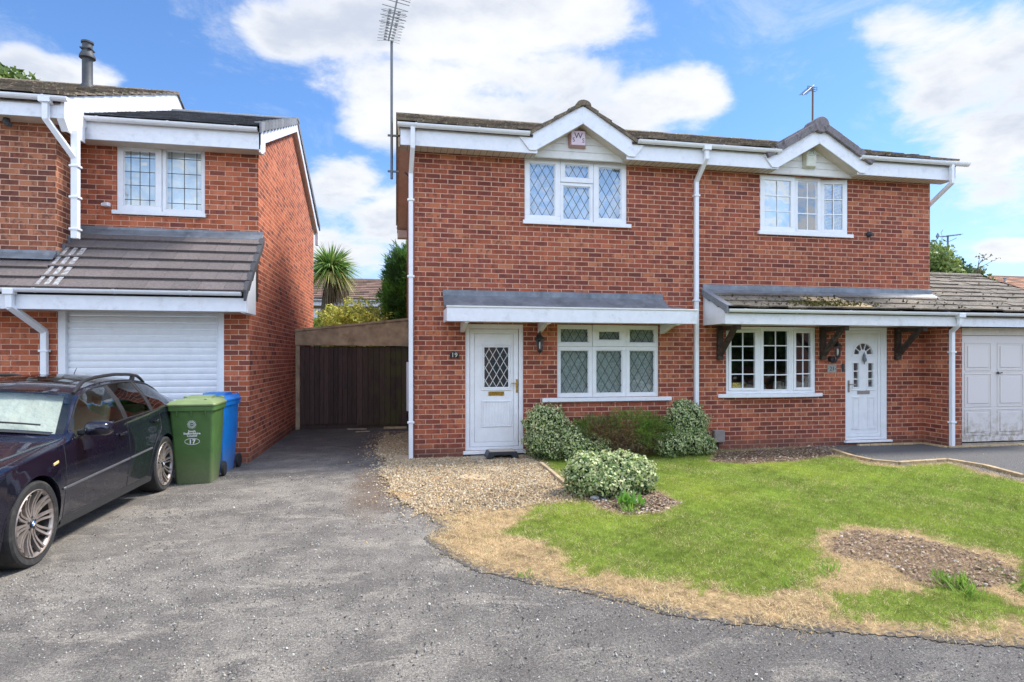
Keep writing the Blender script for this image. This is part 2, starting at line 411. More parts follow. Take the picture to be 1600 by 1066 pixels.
def glass(name, ior=1.9, tintc=(.86, .90, .92), rough=.0, wav=0.):
    m, t, b, o = newmat(name); m.node_tree.nodes.remove(b)
    gl = t.n('ShaderNodeBsdfGlossy'); gl.inputs['Roughness'].default_value = rough; gl.inputs[0].default_value = (1, 1, 1, 1)
    tr = t.n('ShaderNodeBsdfTransparent'); tr.inputs[0].default_value = (*tintc, 1)
    fr = t.n('ShaderNodeFresnel'); bf = t.n('ShaderNodeNewGeometry').outputs['Backfacing']
    t.set(fr.inputs[0], t.math('ADD', ior, t.math('MULTIPLY', bf, 1/ior-ior)))
    if wav:
        nb = t.bump(t.noise(obj_co(t), 2.2, 2), wav); t.set(gl.inputs['Normal'], nb); t.set(fr.inputs['Normal'], nb)
    mx = t.n('ShaderNodeMixShader'); t.set(mx.inputs[0], fr.outputs[0])
    m.node_tree.links.new(tr.outputs[0], mx.inputs[1]); m.node_tree.links.new(gl.outputs[0], mx.inputs[2]); m.node_tree.links.new(mx.outputs[0], o.inputs[0])
    return m
glass('glass', 2.35, wav=.012); glass('glass_low', 2.3, wav=.01); glass('glass_car', 1.7, (.75, .8, .78)); glass('glass_tint', 1.9, (.13, .14, .15))
glass('glass_lamp', 1.4, (.9, .9, .9))
m, t, b, o = newmat('car_paint'); P = obj_co(t)
fl = t.noise(P, 900, 2, .5)
t.set(b.inputs['Base Color'], t.mix(fl, (.003, .003, .009), (.009, .009, .026))); b.inputs['Metallic'].default_value = .3; b.inputs['Specular IOR Level'].default_value = .25; b.inputs['Roughness'].default_value = .34
b.inputs['Coat Weight'].default_value = 1.; b.inputs['Coat Roughness'].default_value = .03; b.inputs['Coat IOR'].default_value = 1.5
t.set(b.inputs['Roughness'], t.ramp(t.noise(P, 6, 6, .7), [(.3, .22), (.7, .34)]))
plain('car_trim', (.02, .02, .022), .45); plain('car_mould', (.10, .10, .11), .4)
plain('car_sill', (.022, .020, .026), .5, coat=.3, dirt=((.10, .08, .06), 6, .5))
plain('rim_alloy', (.46, .40, .36), .48, metal=.7, nscale=12, namt=.3, dirt=((.16, .10, .06), 9, .6))
plain('tyre', (.028, .027, .026), .85, nscale=30, namt=.3, dirt=((.11, .10, .085), 8, .5), bumps=.002, bscale=60)
plain('seat_beige', (.42, .34, .22), .6); plain('sunshade', (.60, .60, .52), .6, nscale=2.5, namt=.2, bumps=.10, bscale=2.2)
plain('marker_amber', (.75, .58, .25), .2); plain('cap_blue', (.03, .16, .42), .3); plain('disc', (.25, .23, .22), .45, metal=.8)
# ================================================================== building helpers
def wall_panel(mb, x0, x1, z0, z1, Y, holes=(), depth=.12):
    """front wall in the plane y=Y with openings (hx0,hx1,hz0,hz1); reveals go back by depth"""
    xs = sorted({x0, x1, *[h[0] for h in holes], *[h[1] for h in holes]}); zs = sorted({z0, z1, *[h[2] for h in holes], *[h[3] for h in holes]})
    xs = [x for x in xs if x0 <= x <= x1]; zs = [z for z in zs if z0 <= z <= z1]
    for i in range(len(xs)-1):
        for j in range(len(zs)-1):
            cx, cz = (xs[i]+xs[i+1])/2, (zs[j]+zs[j+1])/2
            if any(h[0] < cx < h[1] and h[2] < cz < h[3] for h in holes): continue
            mb.add([(xs[i], Y, zs[j]), (xs[i+1], Y, zs[j]), (xs[i+1], Y, zs[j+1]), (xs[i], Y, zs[j+1])], [(0, 1, 2, 3)])
    for (a, b, c, d) in holes:
        y2 = Y+depth
        mb.add([(a, Y, c), (a, Y, d), (a, y2, d), (a, y2, c)], [(0, 1, 2, 3)]); mb.add([(b, Y, c), (b, y2, c), (b, y2, d), (b, Y, d)], [(0, 1, 2, 3)])
        mb.add([(a, Y, d), (b, Y, d), (b, y2, d), (a, y2, d)], [(0, 1, 2, 3)]); mb.add([(a, Y, c), (a, y2, c), (b, y2, c), (b, Y, c)], [(0, 1, 2, 3)])

def tile_slope(mb, x0, x1, eave, ridge, gauge=.3, tw=.30, thick=.022, bond=True, jit=.5, lift=.012, shade=(.7, 1.2), droop=.004, hole=None):
    """eave=(y,z) ridge=(y,z): courses of single tiles, each lying on the one below"""
    (ya, za), (yb, zb) = eave, ridge
    L = math.hypot(yb-ya, zb-za); d = Vector((0, (yb-ya)/L, (zb-za)/L)); n = Vector((0, -d.z, d.y)) if d.y > 0 else Vector((0, d.z, -d.y))
    rows = max(1, int(round(L/gauge))); g = L/rows
    for r in range(rows):
        off = (tw/2 if (bond and r % 2) else 0.); x = x0-off
        while x < x1-1e-4:
            a, b = max(x, x0), min(x+tw, x1); x += tw
            if b-a < .03: continue
            if hole is not None:
                hs = hole(ya+d.y*r*g)
                if hs is not None:
                    if a >= hs[0] and b <= hs[1]: continue
                    if a < hs[0] < b: b = hs[0]
                    if a < hs[1] < b: a = hs[1]
                    if b-a < .03: continue
            dj = random.uniform(-droop, droop)*jit; tj = random.uniform(-.004, .004)*jit
            lo = r*g+dj; hi = min((r+1)*g+.05, L)
            P0 = Vector((0, ya, za))
            def Q(x_, s, h): v = P0+d*s+n*h; return (x_, v.y, v.z)
            t0 = lift+thick+tj; mb.tint = (random.uniform(*shade),)*3
            vs = [Q(a+.002, lo, lift+tj), Q(b-.002, lo, lift+tj), Q(b-.002, hi, .0), Q(a+.002, hi, .0), Q(a+.002, lo, t0), Q(b-.002, lo, t0), Q(b-.002, hi, thick*.6), Q(a+.002, hi, thick*.6)]
            mb.add(vs, [(0, 3, 2, 1), (4, 5, 6, 7), (0, 1, 5, 4), (1, 2, 6, 5), (2, 3, 7, 6), (3, 0, 4, 7)])
    mb.tint = (1, 1, 1)

def chev(mb, ya, za, yr, zr, yb, zb, x0, h0, h1, x1, th=.04):
    """thin roof boarding: two slopes; between h0 and h1 the front starts behind the small gable"""
    def sl(a, b, y0):
        z0 = za+(zr-za)*(y0-ya)/(yr-ya); mb.prism([(y0, z0), (yr, zr), (yr, zr-th), (y0, z0-th)], a, b, 'yz')
    if h0 is None: sl(x0, x1, ya)
    else: sl(x0, h0, ya); sl(h0, h1, ya+1.1); sl(h1, x1, ya)
    mb.prism([(yr, zr), (yb, zb), (yb, zb-th), (yr, zr-th)], x0, x1, 'yz')

def gutter(mb, x0, x1, y, z, r=.055):
    """half-round eaves gutter: back on y, lip out at y-2r; z is the rim"""
    n = 8; prof = [(y-r-r*math.cos(math.pi*k/n), z-r*math.sin(math.pi*k/n)) for k in range(n+1)]
    inner = [(y-r-(r-.006)*math.cos(math.pi*k/n), z-(r-.006)*math.sin(math.pi*k/n)) for k in range(n+1)][::-1]
    mb.prism(prof+inner, x0, x1, 'yz')
    mb.prism([(y-r-r*math.cos(math.pi*k/n), z-r*math.sin(math.pi*k/n)) for k in range(n+1)], x0-.004, x0-.0005, 'yz')
    mb.prism([(y-r-r*math.cos(math.pi*k/n), z-r*math.sin(math.pi*k/n)) for k in range(n+1)], x1+.0005, x1+.004, 'yz')
    k = x0+.25
    while k < x1-.1:      # brackets / unions
        r2 = r+.007
        mb.prism([(y-r-r2*math.cos(math.pi*j/n), z+.004-r2*math.sin(math.pi*j/n)) for j in range(n+1)], k, k+.03, 'yz'); k += .93

def sqpipe(mb, pts, wd=.065):
    for a, b in zip(pts[:-1], pts[1:]):
        A, B = Vector(a), Vector(b); d = (B-A).normalized(); mb.bar(A-d*.012, B+d*.012, wd, wd, up=(0, 1, 0.01))
def clips(mb, x, y, zs, wd=.065):
    for z in zs: mb.box(x-wd/2-.02, x+wd/2+.02, y-.012-wd/2, y+wd/2+.012, z, z+.03)

def seg_clip(x0, x1, z0, z1, ax, az, dx, dz):
    t0, t1 = -99., 99.
    for p, d, lo, hi in ((ax, dx, x0, x1), (az, dz, z0, z1)):
        if abs(d) < 1e-9:
            if p < lo or p > hi: return None
        else:
            a, b = (lo-p)/d, (hi-p)/d
            if a > b: a, b = b, a
            t0, t1 = max(t0, a), min(t1, b)
    return (t0, t1) if t1-t0 > .01 else None
def diamonds(mb, x0, x1, z0, z1, Y, wx_=.135, hz_=.235, wd=.0075):
    s = wx_
    n_ = int((z1-z0)/hz_*1.0)+3; ph = (x0+x1)/2
    for sg in (1, -1):
        k = -30
        while k < 31:
            ax, az = ph+k*wx_, z0
            r = seg_clip(x0, x1, z0, z1, ax, az, wx_*.5*sg, hz_*.5)
            if r and k % 1 == 0:
                a, b = r; mb.bar((ax+a*wx_*.5*sg, Y, az+a*hz_*.5), (ax+b*wx_*.5*sg, Y, az+b*hz_*.5), wd, .004, up=(0, 1, 0))
            k += 1
def gridbars(mb, x0, x1, z0, z1, Y, nx, nz, wd=.012, th=.005, xs=None, zs=None):
    for i in range(1, nx) if xs is None else range(len(xs)):
        x = x0+(x1-x0)*i/nx if xs is None else x0+(x1-x0)*xs[i]
        mb.box(x-wd/2, x+wd/2, Y-th, Y, z0, z1)
    for i in range(1, nz) if zs is None else range(len(zs)):
        z = z0+(z1-z0)*i/nz if zs is None else z0+(z1-z0)*zs[i]
        mb.box(x0, x1, Y-th-.0015, Y-.001, z-wd/2, z+wd/2)

def window(par, x0, x1, z0, z1, Y, cells, lattice, fm='upvc', gm='glass', back='curtain_white', sill=None, Yw=None, vent=None, label=None, backd=.085):
    """cells: (x0,x1,z0,z1 fractions, bar width, proud). Y = frame front plane"""
    W, H = x1-x0, z1-z0
    f = MB(); lat = MB(); panes = []
    for (a, b, c, d, bw, pr) in cells:
        cx0, cx1, cz0, cz1 = x0+a*W+.0015, x0+b*W-.0015, z0+c*H+.0015, z0+d*H-.0015
        y0, y1 = Y-pr, Y+.06
        f.box(cx0, cx1, y0, y1, cz0, cz0+bw); f.box(cx0, cx1, y0, y1, cz1-bw, cz1)
        f.box(cx0, cx0+bw, y0, y1, cz0+bw, cz1-bw); f.box(cx1-bw, cx1, y0, y1, cz0+bw, cz1-bw)
        # glazing bead, a small step in
        px0, px1, pz0, pz1 = cx0+bw, cx1-bw, cz0+bw, cz1-bw; e = .012
        f.box(px0, px1, y0+.014, y1, pz0, pz0+e); f.box(px0, px1, y0+.014, y1, pz1-e, pz1)
        f.box(px0, px0+e, y0+.014, y1, pz0+e, pz1-e); f.box(px1-e, px1, y0+.014, y1, pz0+e, pz1-e)
        panes.append((px0+e, px1-e, pz0+e, pz1-e, y0+.024))
    # dark gasket line behind the joints between sashes
    f.box(x0+.003, x1-.003, Y+.055, Y+.075, z0+.003, z0+.03); 
    o = f.build('window', MAT[fm], par, bevel=.004)
    if label: tag(o, label)
    base = world_loc(par)
    for (a, b, c, d, y) in panes:
        g = MB(); tl = random.uniform(-.003, .003); tz = random.uniform(-.003, .003)
        g.add([(a, y, c), (b, y+tl, c), (b, y+tl+tz, d), (a, y+tz, d)], [(0, 1, 2, 3)]); p = g.build('pane', MAT[gm], o)
        l = MB(); lattice(l, a, b, c, d, y-.001)
        if l.f: l.build('lattice', MAT['lead_came'] if lattice.__name__.startswith('dia') or lattice.__name__.startswith('sq') else MAT['upvc'], o)
    bk = MB(); bk.box(x0+.02, x1-.02, Y+backd, Y+backd+.01, z0+.02, z1-.02); bk.build('curtain', MAT[back], o)
    rm = MB(); rm.box(x0-.02, x1+.02, Y+.05 if False else Y+.62, Y+.64, z0-.1, z1+.1); rm.build('room_backing', MAT['room_dark'], o)
    if sill:
        s = MB(); s.box(sill[0], sill[1], (Yw or Y)-.05, Y+.03, z0-.055, z0-.001); s.box(sill[0], sill[1], (Yw or Y)-.05, (Yw or Y)-.035, z0-.062, z0-.045)
        s.build('sill', MAT['upvc'], o, bevel=.005)
    if vent:
        v = MB(); v.box(*vent); v.build('trickle_vent', MAT['upvc'], o)
    return o
def dia(mb, a, b, c, d, y): diamonds(mb, a, b, c, d, y)
def dia_small(mb, a, b, c, d, y): diamonds(mb, a, b, c, d, y, .15, .22)
def sq_lead(mb, a, b, c, d, y): gridbars(mb, a, b, c, d, y, 3, 5, .009, .004, xs=[.13, .5, .87] if b-a > .45 else [.2, .5, .82], zs=[.1, .37, .62, .88])
def geo23(mb, a, b, c, d, y): gridbars(mb, a, b, c, d, y, 2, 3, .018, .006)
def geo24(mb, a, b, c, d, y): gridbars(mb, a, b, c, d, y, 2, 4, .018, .006)
def nolat(mb, a, b, c, d, y): pass

def gable_dormer(par, xa, xb, xp, Yf, zb, zi, zo, Yclad, tilemat, roof_y, slopefn, fat=False):
    """small fascia gable: barge boards between inner apex zi and outer apex zo"""
    bb = MB()
    th = zo-zi; k = (zi-zb)/((xb-xa)/2)
    # outer ends run down to the fascia
    for s in (-1, 1):
        xe = xa if s < 0 else xb
        xo = xe+s*(th/k)*.55
        poly = [(xp, zi), (xe, zb), (xe+s*.10, zb), (xo+s*.02, zb+.20), (xp, zo)]
        if s > 0: poly = poly[::-1]
        bb.prism([(x+(.0008*s), z) for x, z in poly], Yf-.022, Yf, 'xz')
    bb.box(xp-.016, xp+.016, Yf-.026, Yf-.0225, zi+.01, zo-.01)
    bb.build('bargeboard', MAT['fascia_paint'], par, bevel=.003)
    # soffit strips behind the boards
    sf = MB()
    for s in (-1, 1):
        xe = xa if s < 0 else xb
        sf.prism([(xp, zi), (xe, zb), (xe, zb+.02), (xp, zi+.025)], Yf+.001, Yclad+.02, 'xz')
    sf.build('soffit', MAT['soffit'], par)
    # shiplap cladding
    cl = MB(); z = zb-.03; 
    while z < zi-.02:
        h = min(.115, zi-z); half = lambda zz: max(0.0, (zi-zz)/k) if zz > zb else (xb-xa)/2
        w0, w1 = half(z)+.03, half(z+h)+.03
        cxm = (xa+xb)/2
        a0, a1 = max(xa-.02, xp-w0), min(xb+.02, xp+w0); b0, b1 = max(xa-.02, xp-w1), min(xb+.02, xp+w1)
        cl.prism([(a0, z+.008), (a1, z+.008), (b1, z+h), (b0, z+h)], Yclad, Yclad+.03, 'xz')
        cl.prism([(a0, z), (a1, z), (a1, z+.008), (a0, z+.008)], Yclad+.010, Yclad+.03, 'xz')
        z += .115
    cl.build('cladding', MAT['upvc_cream'], par)
    # little roof: two slopes of tiles running back into the main roof
    rf = MB(); half_w = (xb-xa)/2+.12
    for s in (-1, 1):
        top = Vector((xp, 0, zo+.015)); bot = Vector((xp+s*(half_w+.0), 0, zb+.215))
        d = (bot-top); L = d.length; d /= L; n = Vector((-d.z*s, 0, d.x*s)); n = n if n.z > 0 else -n
        rows = 4; g = L/rows
        for r in range(rows):
            y = Yf-.05
            while y < roof_y:
                y2 = min(y+.30, roof_y)
                rf.tint = (random.uniform(.75, 1.2),)*3
                c0 = top+d*(r*g-.03)+n*.012; c1 = top+d*((r+1)*g)+n*.035; q = .022
                rf.add([(c0.x, y, c0.z), (c1.x, y, c1.z), (c1.x, y2-.004, c1.z), (c0.x, y2-.004, c0.z), (c0.x+n.x*q, y, c0.z+n.z*q), (c1.x+n.x*q, y, c1.z+n.z*q), (c1.x+n.x*q, y2-.004, c1.z+n.z*q), (c0.x+n.x*q, y2-.004, c0.z+n.z*q)],
                       [(0, 1, 2, 3), (4, 7, 6, 5), (0, 4, 5, 1), (1, 5, 6, 2), (2, 6, 7, 3), (3, 7, 4, 0)])
                y = y2
            if not fat:
                c0 = top+d*(r*g-.01); c1 = top+d*((r+1)*g+.0)    # verge bedding, mortar and tile edge
                rf.tint = (random.uniform(.8, 1.1),)*3
                rf.obox(((c0+c1)/2+n*.016+Vector((0, Yf-.035, 0))), d*g/2*.97, (0, .02, 0), n*.018)
    if not fat:
        y = Yf-.06
        while y < roof_y:      # half-round ridge tiles
            rf.tint = (random.uniform(.8, 1.2),)*3; n8 = 8
            pr = [(xp+.12*math.cos(math.pi*i/n8), zo+.0+.085*math.sin(math.pi*i/n8)) for i in range(n8+1)]
            rf.prism(pr, y, min(y+.44, roof_y), 'xz'); y += .446
    rf.build('gable_roof', MAT[tilemat], par)
    if fat:
        vg = MB()
        for s in (-1, 1):
            top = Vector((xp, 0, zo)); bot = Vector((xp+s*(half_w+.06), 0, zb+.16)); d = bot-top; L = d.length; d /= L; n = Vector((-d.z, 0, d.x)); n = n if n.z > 0 else -n
            for r in range(3):
                a, b = top+d*(L*r/3+.01), top+d*(L*(r+1)/3+.02); vg.tint = (random.uniform(.85, 1.1),)*3
                vg.obox((a+b)/2+n*(.055-.006*r)+Vector((0, Yf-.045+.001*r, 0)), d*(b-a).length/2, (0, .035, 0), n*.058)
                vg.obox((a+b)/2+n*(.11-.006*r)+Vector((0, Yf+.05, 0)), d*(b-a).length/2, (0, .12, 0), n*.012)
        vg.lathe([(.02, -.012), (.125, -.008), (.135, .0), (.135, .30)], (xp, Yf-.085, zo+.045), 24, 'y')
        vg.lathe([(.0, -.004), (.03, -.002), (.034, 0)], (xp, Yf-.1, zo+.045), 12, 'y')
        vg.build('verge_capping', MAT['tile_grey'], par, bevel=.006)
        rg = MB(); y = Yf+.2
        while y < roof_y:
            pr = [(xp+.13*math.cos(math.pi*i/8), zo+.05+.09*math.sin(math.pi*i/8)) for i in range(9)]
            rg.tint = (random.uniform(.9, 1.1),)*3; rg.prism(pr, y, min(y+.44, roof_y), 'xz'); y += .446
        rg.build('ridge_tiles', MAT['tile_grey'], par)

# ================================================================== the pair of semi-detached houses (19 and 21)
YW = 9.29; XL = .285; XM = 4.91; XR = 9.47; YB = 15.7; ZS = 4.66; YE = 9.0
PITCH = (6.44-4.98)/(12.45-8.98)
def roofz(y): return 4.98+PITCH*(y-8.98)

h19 = thing('brick_house', 'brick semi-detached house with diamond-leaded windows, flat white porch canopy and plaque 19', 'house', (XL, YW, 0))
win_up = (1.99, 3.69, 3.70, 4.70); door19 = (1.056, 1.973, .10, 2.06); win_dn = (2.52, 4.25, .90, 2.07)
wl = MB(); wall_panel(wl, XL, XM, -.1, ZS+.1, YW, [win_up, door19, win_dn])
wl.add([(XL, YW, -.1), (XL, YW, ZS+.1), (XL, 12.45, 6.36), (XL, YB, ZS+.1), (XL, YB, -.1)], [(0, 1, 2, 3, 4)])
wl.add([(XL, YB, -.1), (XM, YB, -.1), (XM, YB, ZS+.1), (XL, YB, ZS+.1)], [(0, 1, 2, 3)])
wl.build('wall', MAT['brick_semi'], h19)
window(h19, *win_up, YW+.035, [(0, .345, 0, 1, .085, .018), (.345, .67, 0, .64, .05, 0), (.345, .67, .64, 1, .075, .018), (.67, 1, 0, 1, .085, .018)], dia, back='curtain_sheer', sill=(1.96, 3.75), Yw=YW)
window(h19, *win_dn, YW+.035, [(0, .345, 0, .70, .06, 0), (0, .345, .70, 1, .06, 0), (.345, .675, 0, .70, .06, 0), (.345, .675, .70, 1, .10, .018), (.675, 1, 0, .70, .06, 0), (.675, 1, .70, 1, .06, 0)],
       dia, back='curtain_net', gm='glass_low', sill=(2.27, 4.45), Yw=YW)

def door_frame(mb, x0, x1, z0, z1, Y, bw=.075):
    mb.box(x0, x0+bw, Y, Y+.07, z0, z1); mb.box(x1-bw, x1, Y, Y+.07, z0, z1); mb.box(x0+bw, x1-bw, Y, Y+.07, z1-bw, z1); mb.box(x0+bw, x1-bw, Y, Y+.07, z0, z0+.05)
def ringbox(mb, x0, x1, z0, z1, y0, y1, e):
    mb.box(x0, x1, y0, y1, z0, z0+e); mb.box(x0, x1, y0, y1, z1-e, z1); mb.box(x0, x0+e, y0, y1, z0+e, z1-e); mb.box(x1-e, x1, y0, y1, z0+e, z1-e)
# --- front door 19
dx0, dx1, dz0, dz1 = door19; Yd = YW+.02
fr = MB(); door_frame(fr, dx0, dx1, dz0, dz1, Yd, .07); df = fr.build('door_frame', MAT['upvc'], h19, bevel=.004)
lf = MB(); lx0, lx1, lz0, lz1 = dx0+.075, dx1-.115, dz0+.055, dz1-.075
ringbox(lf, lx0, lx1+.035, lz0, lz1, Yd+.012, Yd+.06, .07)
gx0, gx1, gz0, gz1 = 1.36, 1.74, 1.08, 1.70
bx0, bx1, bz0, bz1 = lx0+.073, lx1-.038, lz0+.073, lz1-.073
for (a, b, c, d) in ((bx0, gx0, bz0, bz1), (gx1, bx1, bz0, bz1), (gx0, gx1, bz0, gz0), (gx0, gx1, gz1, bz1)): lf.box(a, b, Yd+.022, Yd+.06, c, d)
ringbox(lf, gx0-.05, gx1+.05, gz0-.05, gz1+.05, Yd+.004, Yd+.0225, .022); ringbox(lf, gx0-.024, gx1+.024, gz0-.024, gz1+.024, Yd+.012, Yd+.05, .022)
ringbox(lf, gx0-.05, gx1+.05, .46, .87, Yd+.008, Yd+.0225, .022)
for k in range(9): lf.box(gx0-.02+k*.047, gx0+.02+k*.047, Yd+.017, Yd+.0235, .485, .845)
dr = lf.build('door', MAT['upvc'], h19, bevel=.004)
g = MB(); g.box(gx0-.004, gx1+.004, Yd+.034, Yd+.040, gz0-.004, gz1+.004); g.build('pane', MAT['glass_low'], dr)
g = MB(); g.box(gx0-.01, gx1+.01, Yd+.05, Yd+.056, gz0-.01, gz1+.01); g.build('obscured_backing', MAT['obscure'], dr)
g = MB(); diamonds(g, gx0, gx1, gz0, gz1, Yd+.030, .115, .20, .008); g.build('lattice', MAT['came_white'], dr)
g = MB(); g.box(1.42, 1.67, Yd+.010, Yd+.022, .945, 1.01); g.build('letterbox', MAT['brass'], dr, bevel=.006); 
g = MB(); g.box(1.44, 1.65, Yd+.004, Yd+.0105, .962, .993); g.build('letterbox_flap', MAT['brass'], dr, bevel=.004)
g = MB(); hx = 1.872; g.box(hx-.014, hx+.014, Yd-.002, Yd+.012, .99, 1.20); g.tube([(hx, Yd-.0, 1.135), (hx, Yd-.045, 1.135), (hx-.10, Yd-.045, 1.14)], .010, 8); g.tube([(hx, Yd-.012, 1.06), (hx, Yd-.002, 1.06)], .011, 10)
g.build('handle', MAT['brass'], dr, bevel=.003)
g = MB(); g.box(dx0-.035, dx1+.03, YW-.045, Yd+.05, .065, .099); g.box(dx0-.035, dx1+.03, YW-.045, YW-.032, .05, .07); g.build('threshold', MAT['upvc'], h19, bevel=.005)
bell = MB(); bell.box(1.915, 1.94, Yd-.014, Yd-.001, 1.36, 1.45); tag(bell.build('doorbell', MAT['upvc'], None, bevel=.004), 'small white bell push on the frame of the door with the brass letterbox', 'doorbell')
bb = MB(); bb.box(dx0-.02, dx1+.02, YW-.008, YW+.03, -.05, .064); bb.build('door_plinth', MAT['plastic_black'], h19)

# --- flat canopy of 19
CXa, CXb, CY = .72, 4.59, 8.655
can = MB(); can.box(CXa, CXb, CY, CY+.02, 2.062, 2.262); can.box(CXa, CXa+.02, CY+.02, YW-.003, 2.075, 2.262); can.box(CXb-.02, CXb, CY+.02, YW-.003, 2.075, 2.262)
cano = can.build('canopy', MAT['fascia_paint'], h19, bevel=.004)
g = MB(); g.box(CXa-.008, CXb+.01, CY-.012, CY+.03, 2.263, 2.288); g.build('edge_trim', MAT['upvc_cream'], cano, bevel=.004)
g = MB(); g.box(CXa+.02, CXb-.02, CY+.02, YW-.003, 2.085, 2.10); g.build('soffit', MAT['upvc_cream'], cano)
g = MB(); g.prism([(CY+.031, 2.270), (YW-.003, 2.38), (YW-.003, 2.30), (CY+.031, 2.262)], CXa+.002, CXb-.002, 'yz'); g.build('felt_roof', MAT['lead'], cano)
g = MB()
for k, (a, b) in enumerate([(CXa-.01, 1.72), (1.70, 3.3), (3.28, CXb-.28)]):
    e = .0015*k; g.prism([(YW-.002, 2.58), (YW-.012-e, 2.58), (YW-.014-e, 2.50), (9.02-e, 2.335), (9.02-e, 2.320), (YW-.002, 2.48)], a, b, 'yz')
g.build('lead_flashing', MAT['lead'], cano, bevel=.003)
for bx in (.98, 2.20, 4.26):     # timber brackets, only their noses show below the fascia
    g = MB(); g.prism([(CY+.03, 2.08), (YW-.003, 2.08), (YW-.003, 1.93), (YW-.05, 1.93), (CY+.25, 2.03), (CY+.03, 2.045)], bx, bx+.06, 'yz'); g.build('bracket', MAT['upvc_cream'], cano)

# --- eaves, fascia, gutter
def eaves(par, segs, yf, ztop=4.93, zbot=ZS, ywall=YW):
    for (a, b) in segs:
        f = MB(); s = MB(); l = MB()
        f.box(a, b, yf, yf+.02, zbot, ztop); s.box(a, b, yf+.0205, ywall-.002, zbot+.012, zbot+.024)
        f.build('fascia', MAT['fascia_paint'], par, bevel=.003); so_ = s.build('soffit', MAT['soffit'], par); x = a+.1
        while x < b: l.box(x, x+.005, yf+.022, ywall-.002, zbot+.0095, zbot+.0125); x += .1
        l.build('joint_lines', MAT['seam'], so_)
eaves(h19, [(.07, 2.13), (3.57, XM)], YE)
for a_, b_ in ((.03, 1.99), (3.74, XM-.002)): g = MB(); gutter(g, a_, b_, YE-.002, 4.955); g.build('gutter', MAT['upvc'], h19)
gable_dormer(h19, 2.10, 3.60, 2.85, YE-.004, 4.70, 5.16, 5.43, YW-.10, 'tile_mossy', 10.35, roofz)
# left verge: barge, dry boxed end, rear eaves
g = MB()
for (ya, yb) in ((YE+.0, 12.45), (15.95, 12.45)):
    za, zb_ = (4.99 if ya < 10 else 4.97), 6.43
    yy = (ya, yb); d = .22
    g.prism([(ya, za-.03), (yb, zb_-.03), (yb, zb_-d), (ya, za-d)], .040, .062, 'yz')
g.box(.04, .062, YE, YE+.3, 4.63, 4.80)
g.build('bargeboard', MAT['timber_tan'], h19)
g = MB(); g.prism([(YE+.02, 4.80), (12.45, 6.24), (15.9, 4.80), (15.9, 4.78), (12.45, 6.22), (YE+.02, 4.78)], .062, XL+.01, 'yz'); g.box(.062, XL, 15.7, 15.93, 4.60, 4.79); g.build('verge_soffit', MAT['soffit'], h19)
g = MB(); g.box(.045, XM, 15.93, 15.95, 4.6, 4.9); gutter(g, .03, XM, 16.07, 4.93); g.build('rear_eaves', MAT['upvc'], h19)
g = MB(); tile_slope(g, .01, XM-.002, (8.93, 4.965), (12.45, 6.43), .32, .30, .034, jit=2.4, lift=.020, shade=(.55, 1.4), droop=.014, hole=lambda y: (2.85-.80*(10.1-y)/1.15, 2.85+.80*(10.1-y)/1.15) if y < 10.0 else None); tile_slope(g, .01, XM-.002, (16.02, 4.96), (12.45, 6.43), .34, .60, .02)
x = .01
while x < XM: 
    g.tint = (random.uniform(.7, 1.3),)*3; g.prism([(12.45+.13*math.cos(math.pi*i/8), 6.40+.09*math.sin(math.pi*i/8)) for i in range(9)], x, min(x+.44, XM-.002), 'yz'); x += .446
g.build('roof', MAT['tile_mossy'], h19)
g = MB(); chev(g, 8.96, 4.93, 12.45, 6.405, 16.0, 4.92, .065, 2.05, 3.65, XM-.003); g.build('roof_deck', MAT['wood_dark'], h19)
# downpipes
g = MB(); px_ = wx(642, YW-.06); sqpipe(g, [(px_+.02, YE-.055, 4.90), (px_+.02, YE-.03, 4.62), (px_, YW-.05, 4.32), (px_, YW-.05, .03)]); clips(g, px_, YW-.05, [3.9, 2.75, .55]); g.build('downpipe', MAT['upvc'], h19, bevel=.004)
g = MB(); px_ = wx(1088.5, YW-.06); pt = wx(1104, YE-.055); sqpipe(g, [(pt, YE-.055, 4.90), (pt, YE-.05, 4.74), (px_, YW-.05, 4.45), (px_, YW-.05, .55)]); clips(g, px_, YW-.05, [4.2, 2.47]); g.box(pt-.06, pt+.06, YE-.115, YE-.003, 4.865, 4.93)
g.build('downpipe', MAT['upvc'], h19, bevel=.004)
g = MB(); g.box(.21, .28, 11.9, 12.15, .5, 1.45)
tag(g.build('meter_box', MAT['upvc'], None, bevel=.006), 'white meter box low on the shaded side wall between downpipe and timber gate', 'meter box')

# ------------------------------------------------------------------ house 21
h21 = thing('brick_house', 'brick semi-detached house with white barred windows, tiled porch roof and plaque 21', 'house', (XM, YW, 0))
win2u = (6.08, 7.78, 3.69, 4.66); win2d = (5.45, 7.15, .92, 2.06); door21 = (7.73, 8.59, .09, 2.07)
wl = MB(); wall_panel(wl, XM, XR, -.1, ZS+.1, YW, [win2u, win2d, door21])
wl.add([(XR, YW, -.1), (XR, YW, ZS+.1), (XR, 12.45, 6.36), (XR, YB, ZS+.1), (XR, YB, -.1)], [(0, 1, 2, 3, 4)])
wl.add([(XM, YB, -.1), (XR, YB, -.1), (XR, YB, ZS+.1), (XM, YB, ZS+.1)], [(0, 1, 2, 3)])
wl.build('wall', MAT['brick_semi'], h21)
w2 = window(h21, *win2u, YW+.035, [(.405, .70, 0, 1, .055, 0)], geo23, back='room_dark', gm='glass', sill=(6.03, 7.86), Yw=YW, backd=.5)
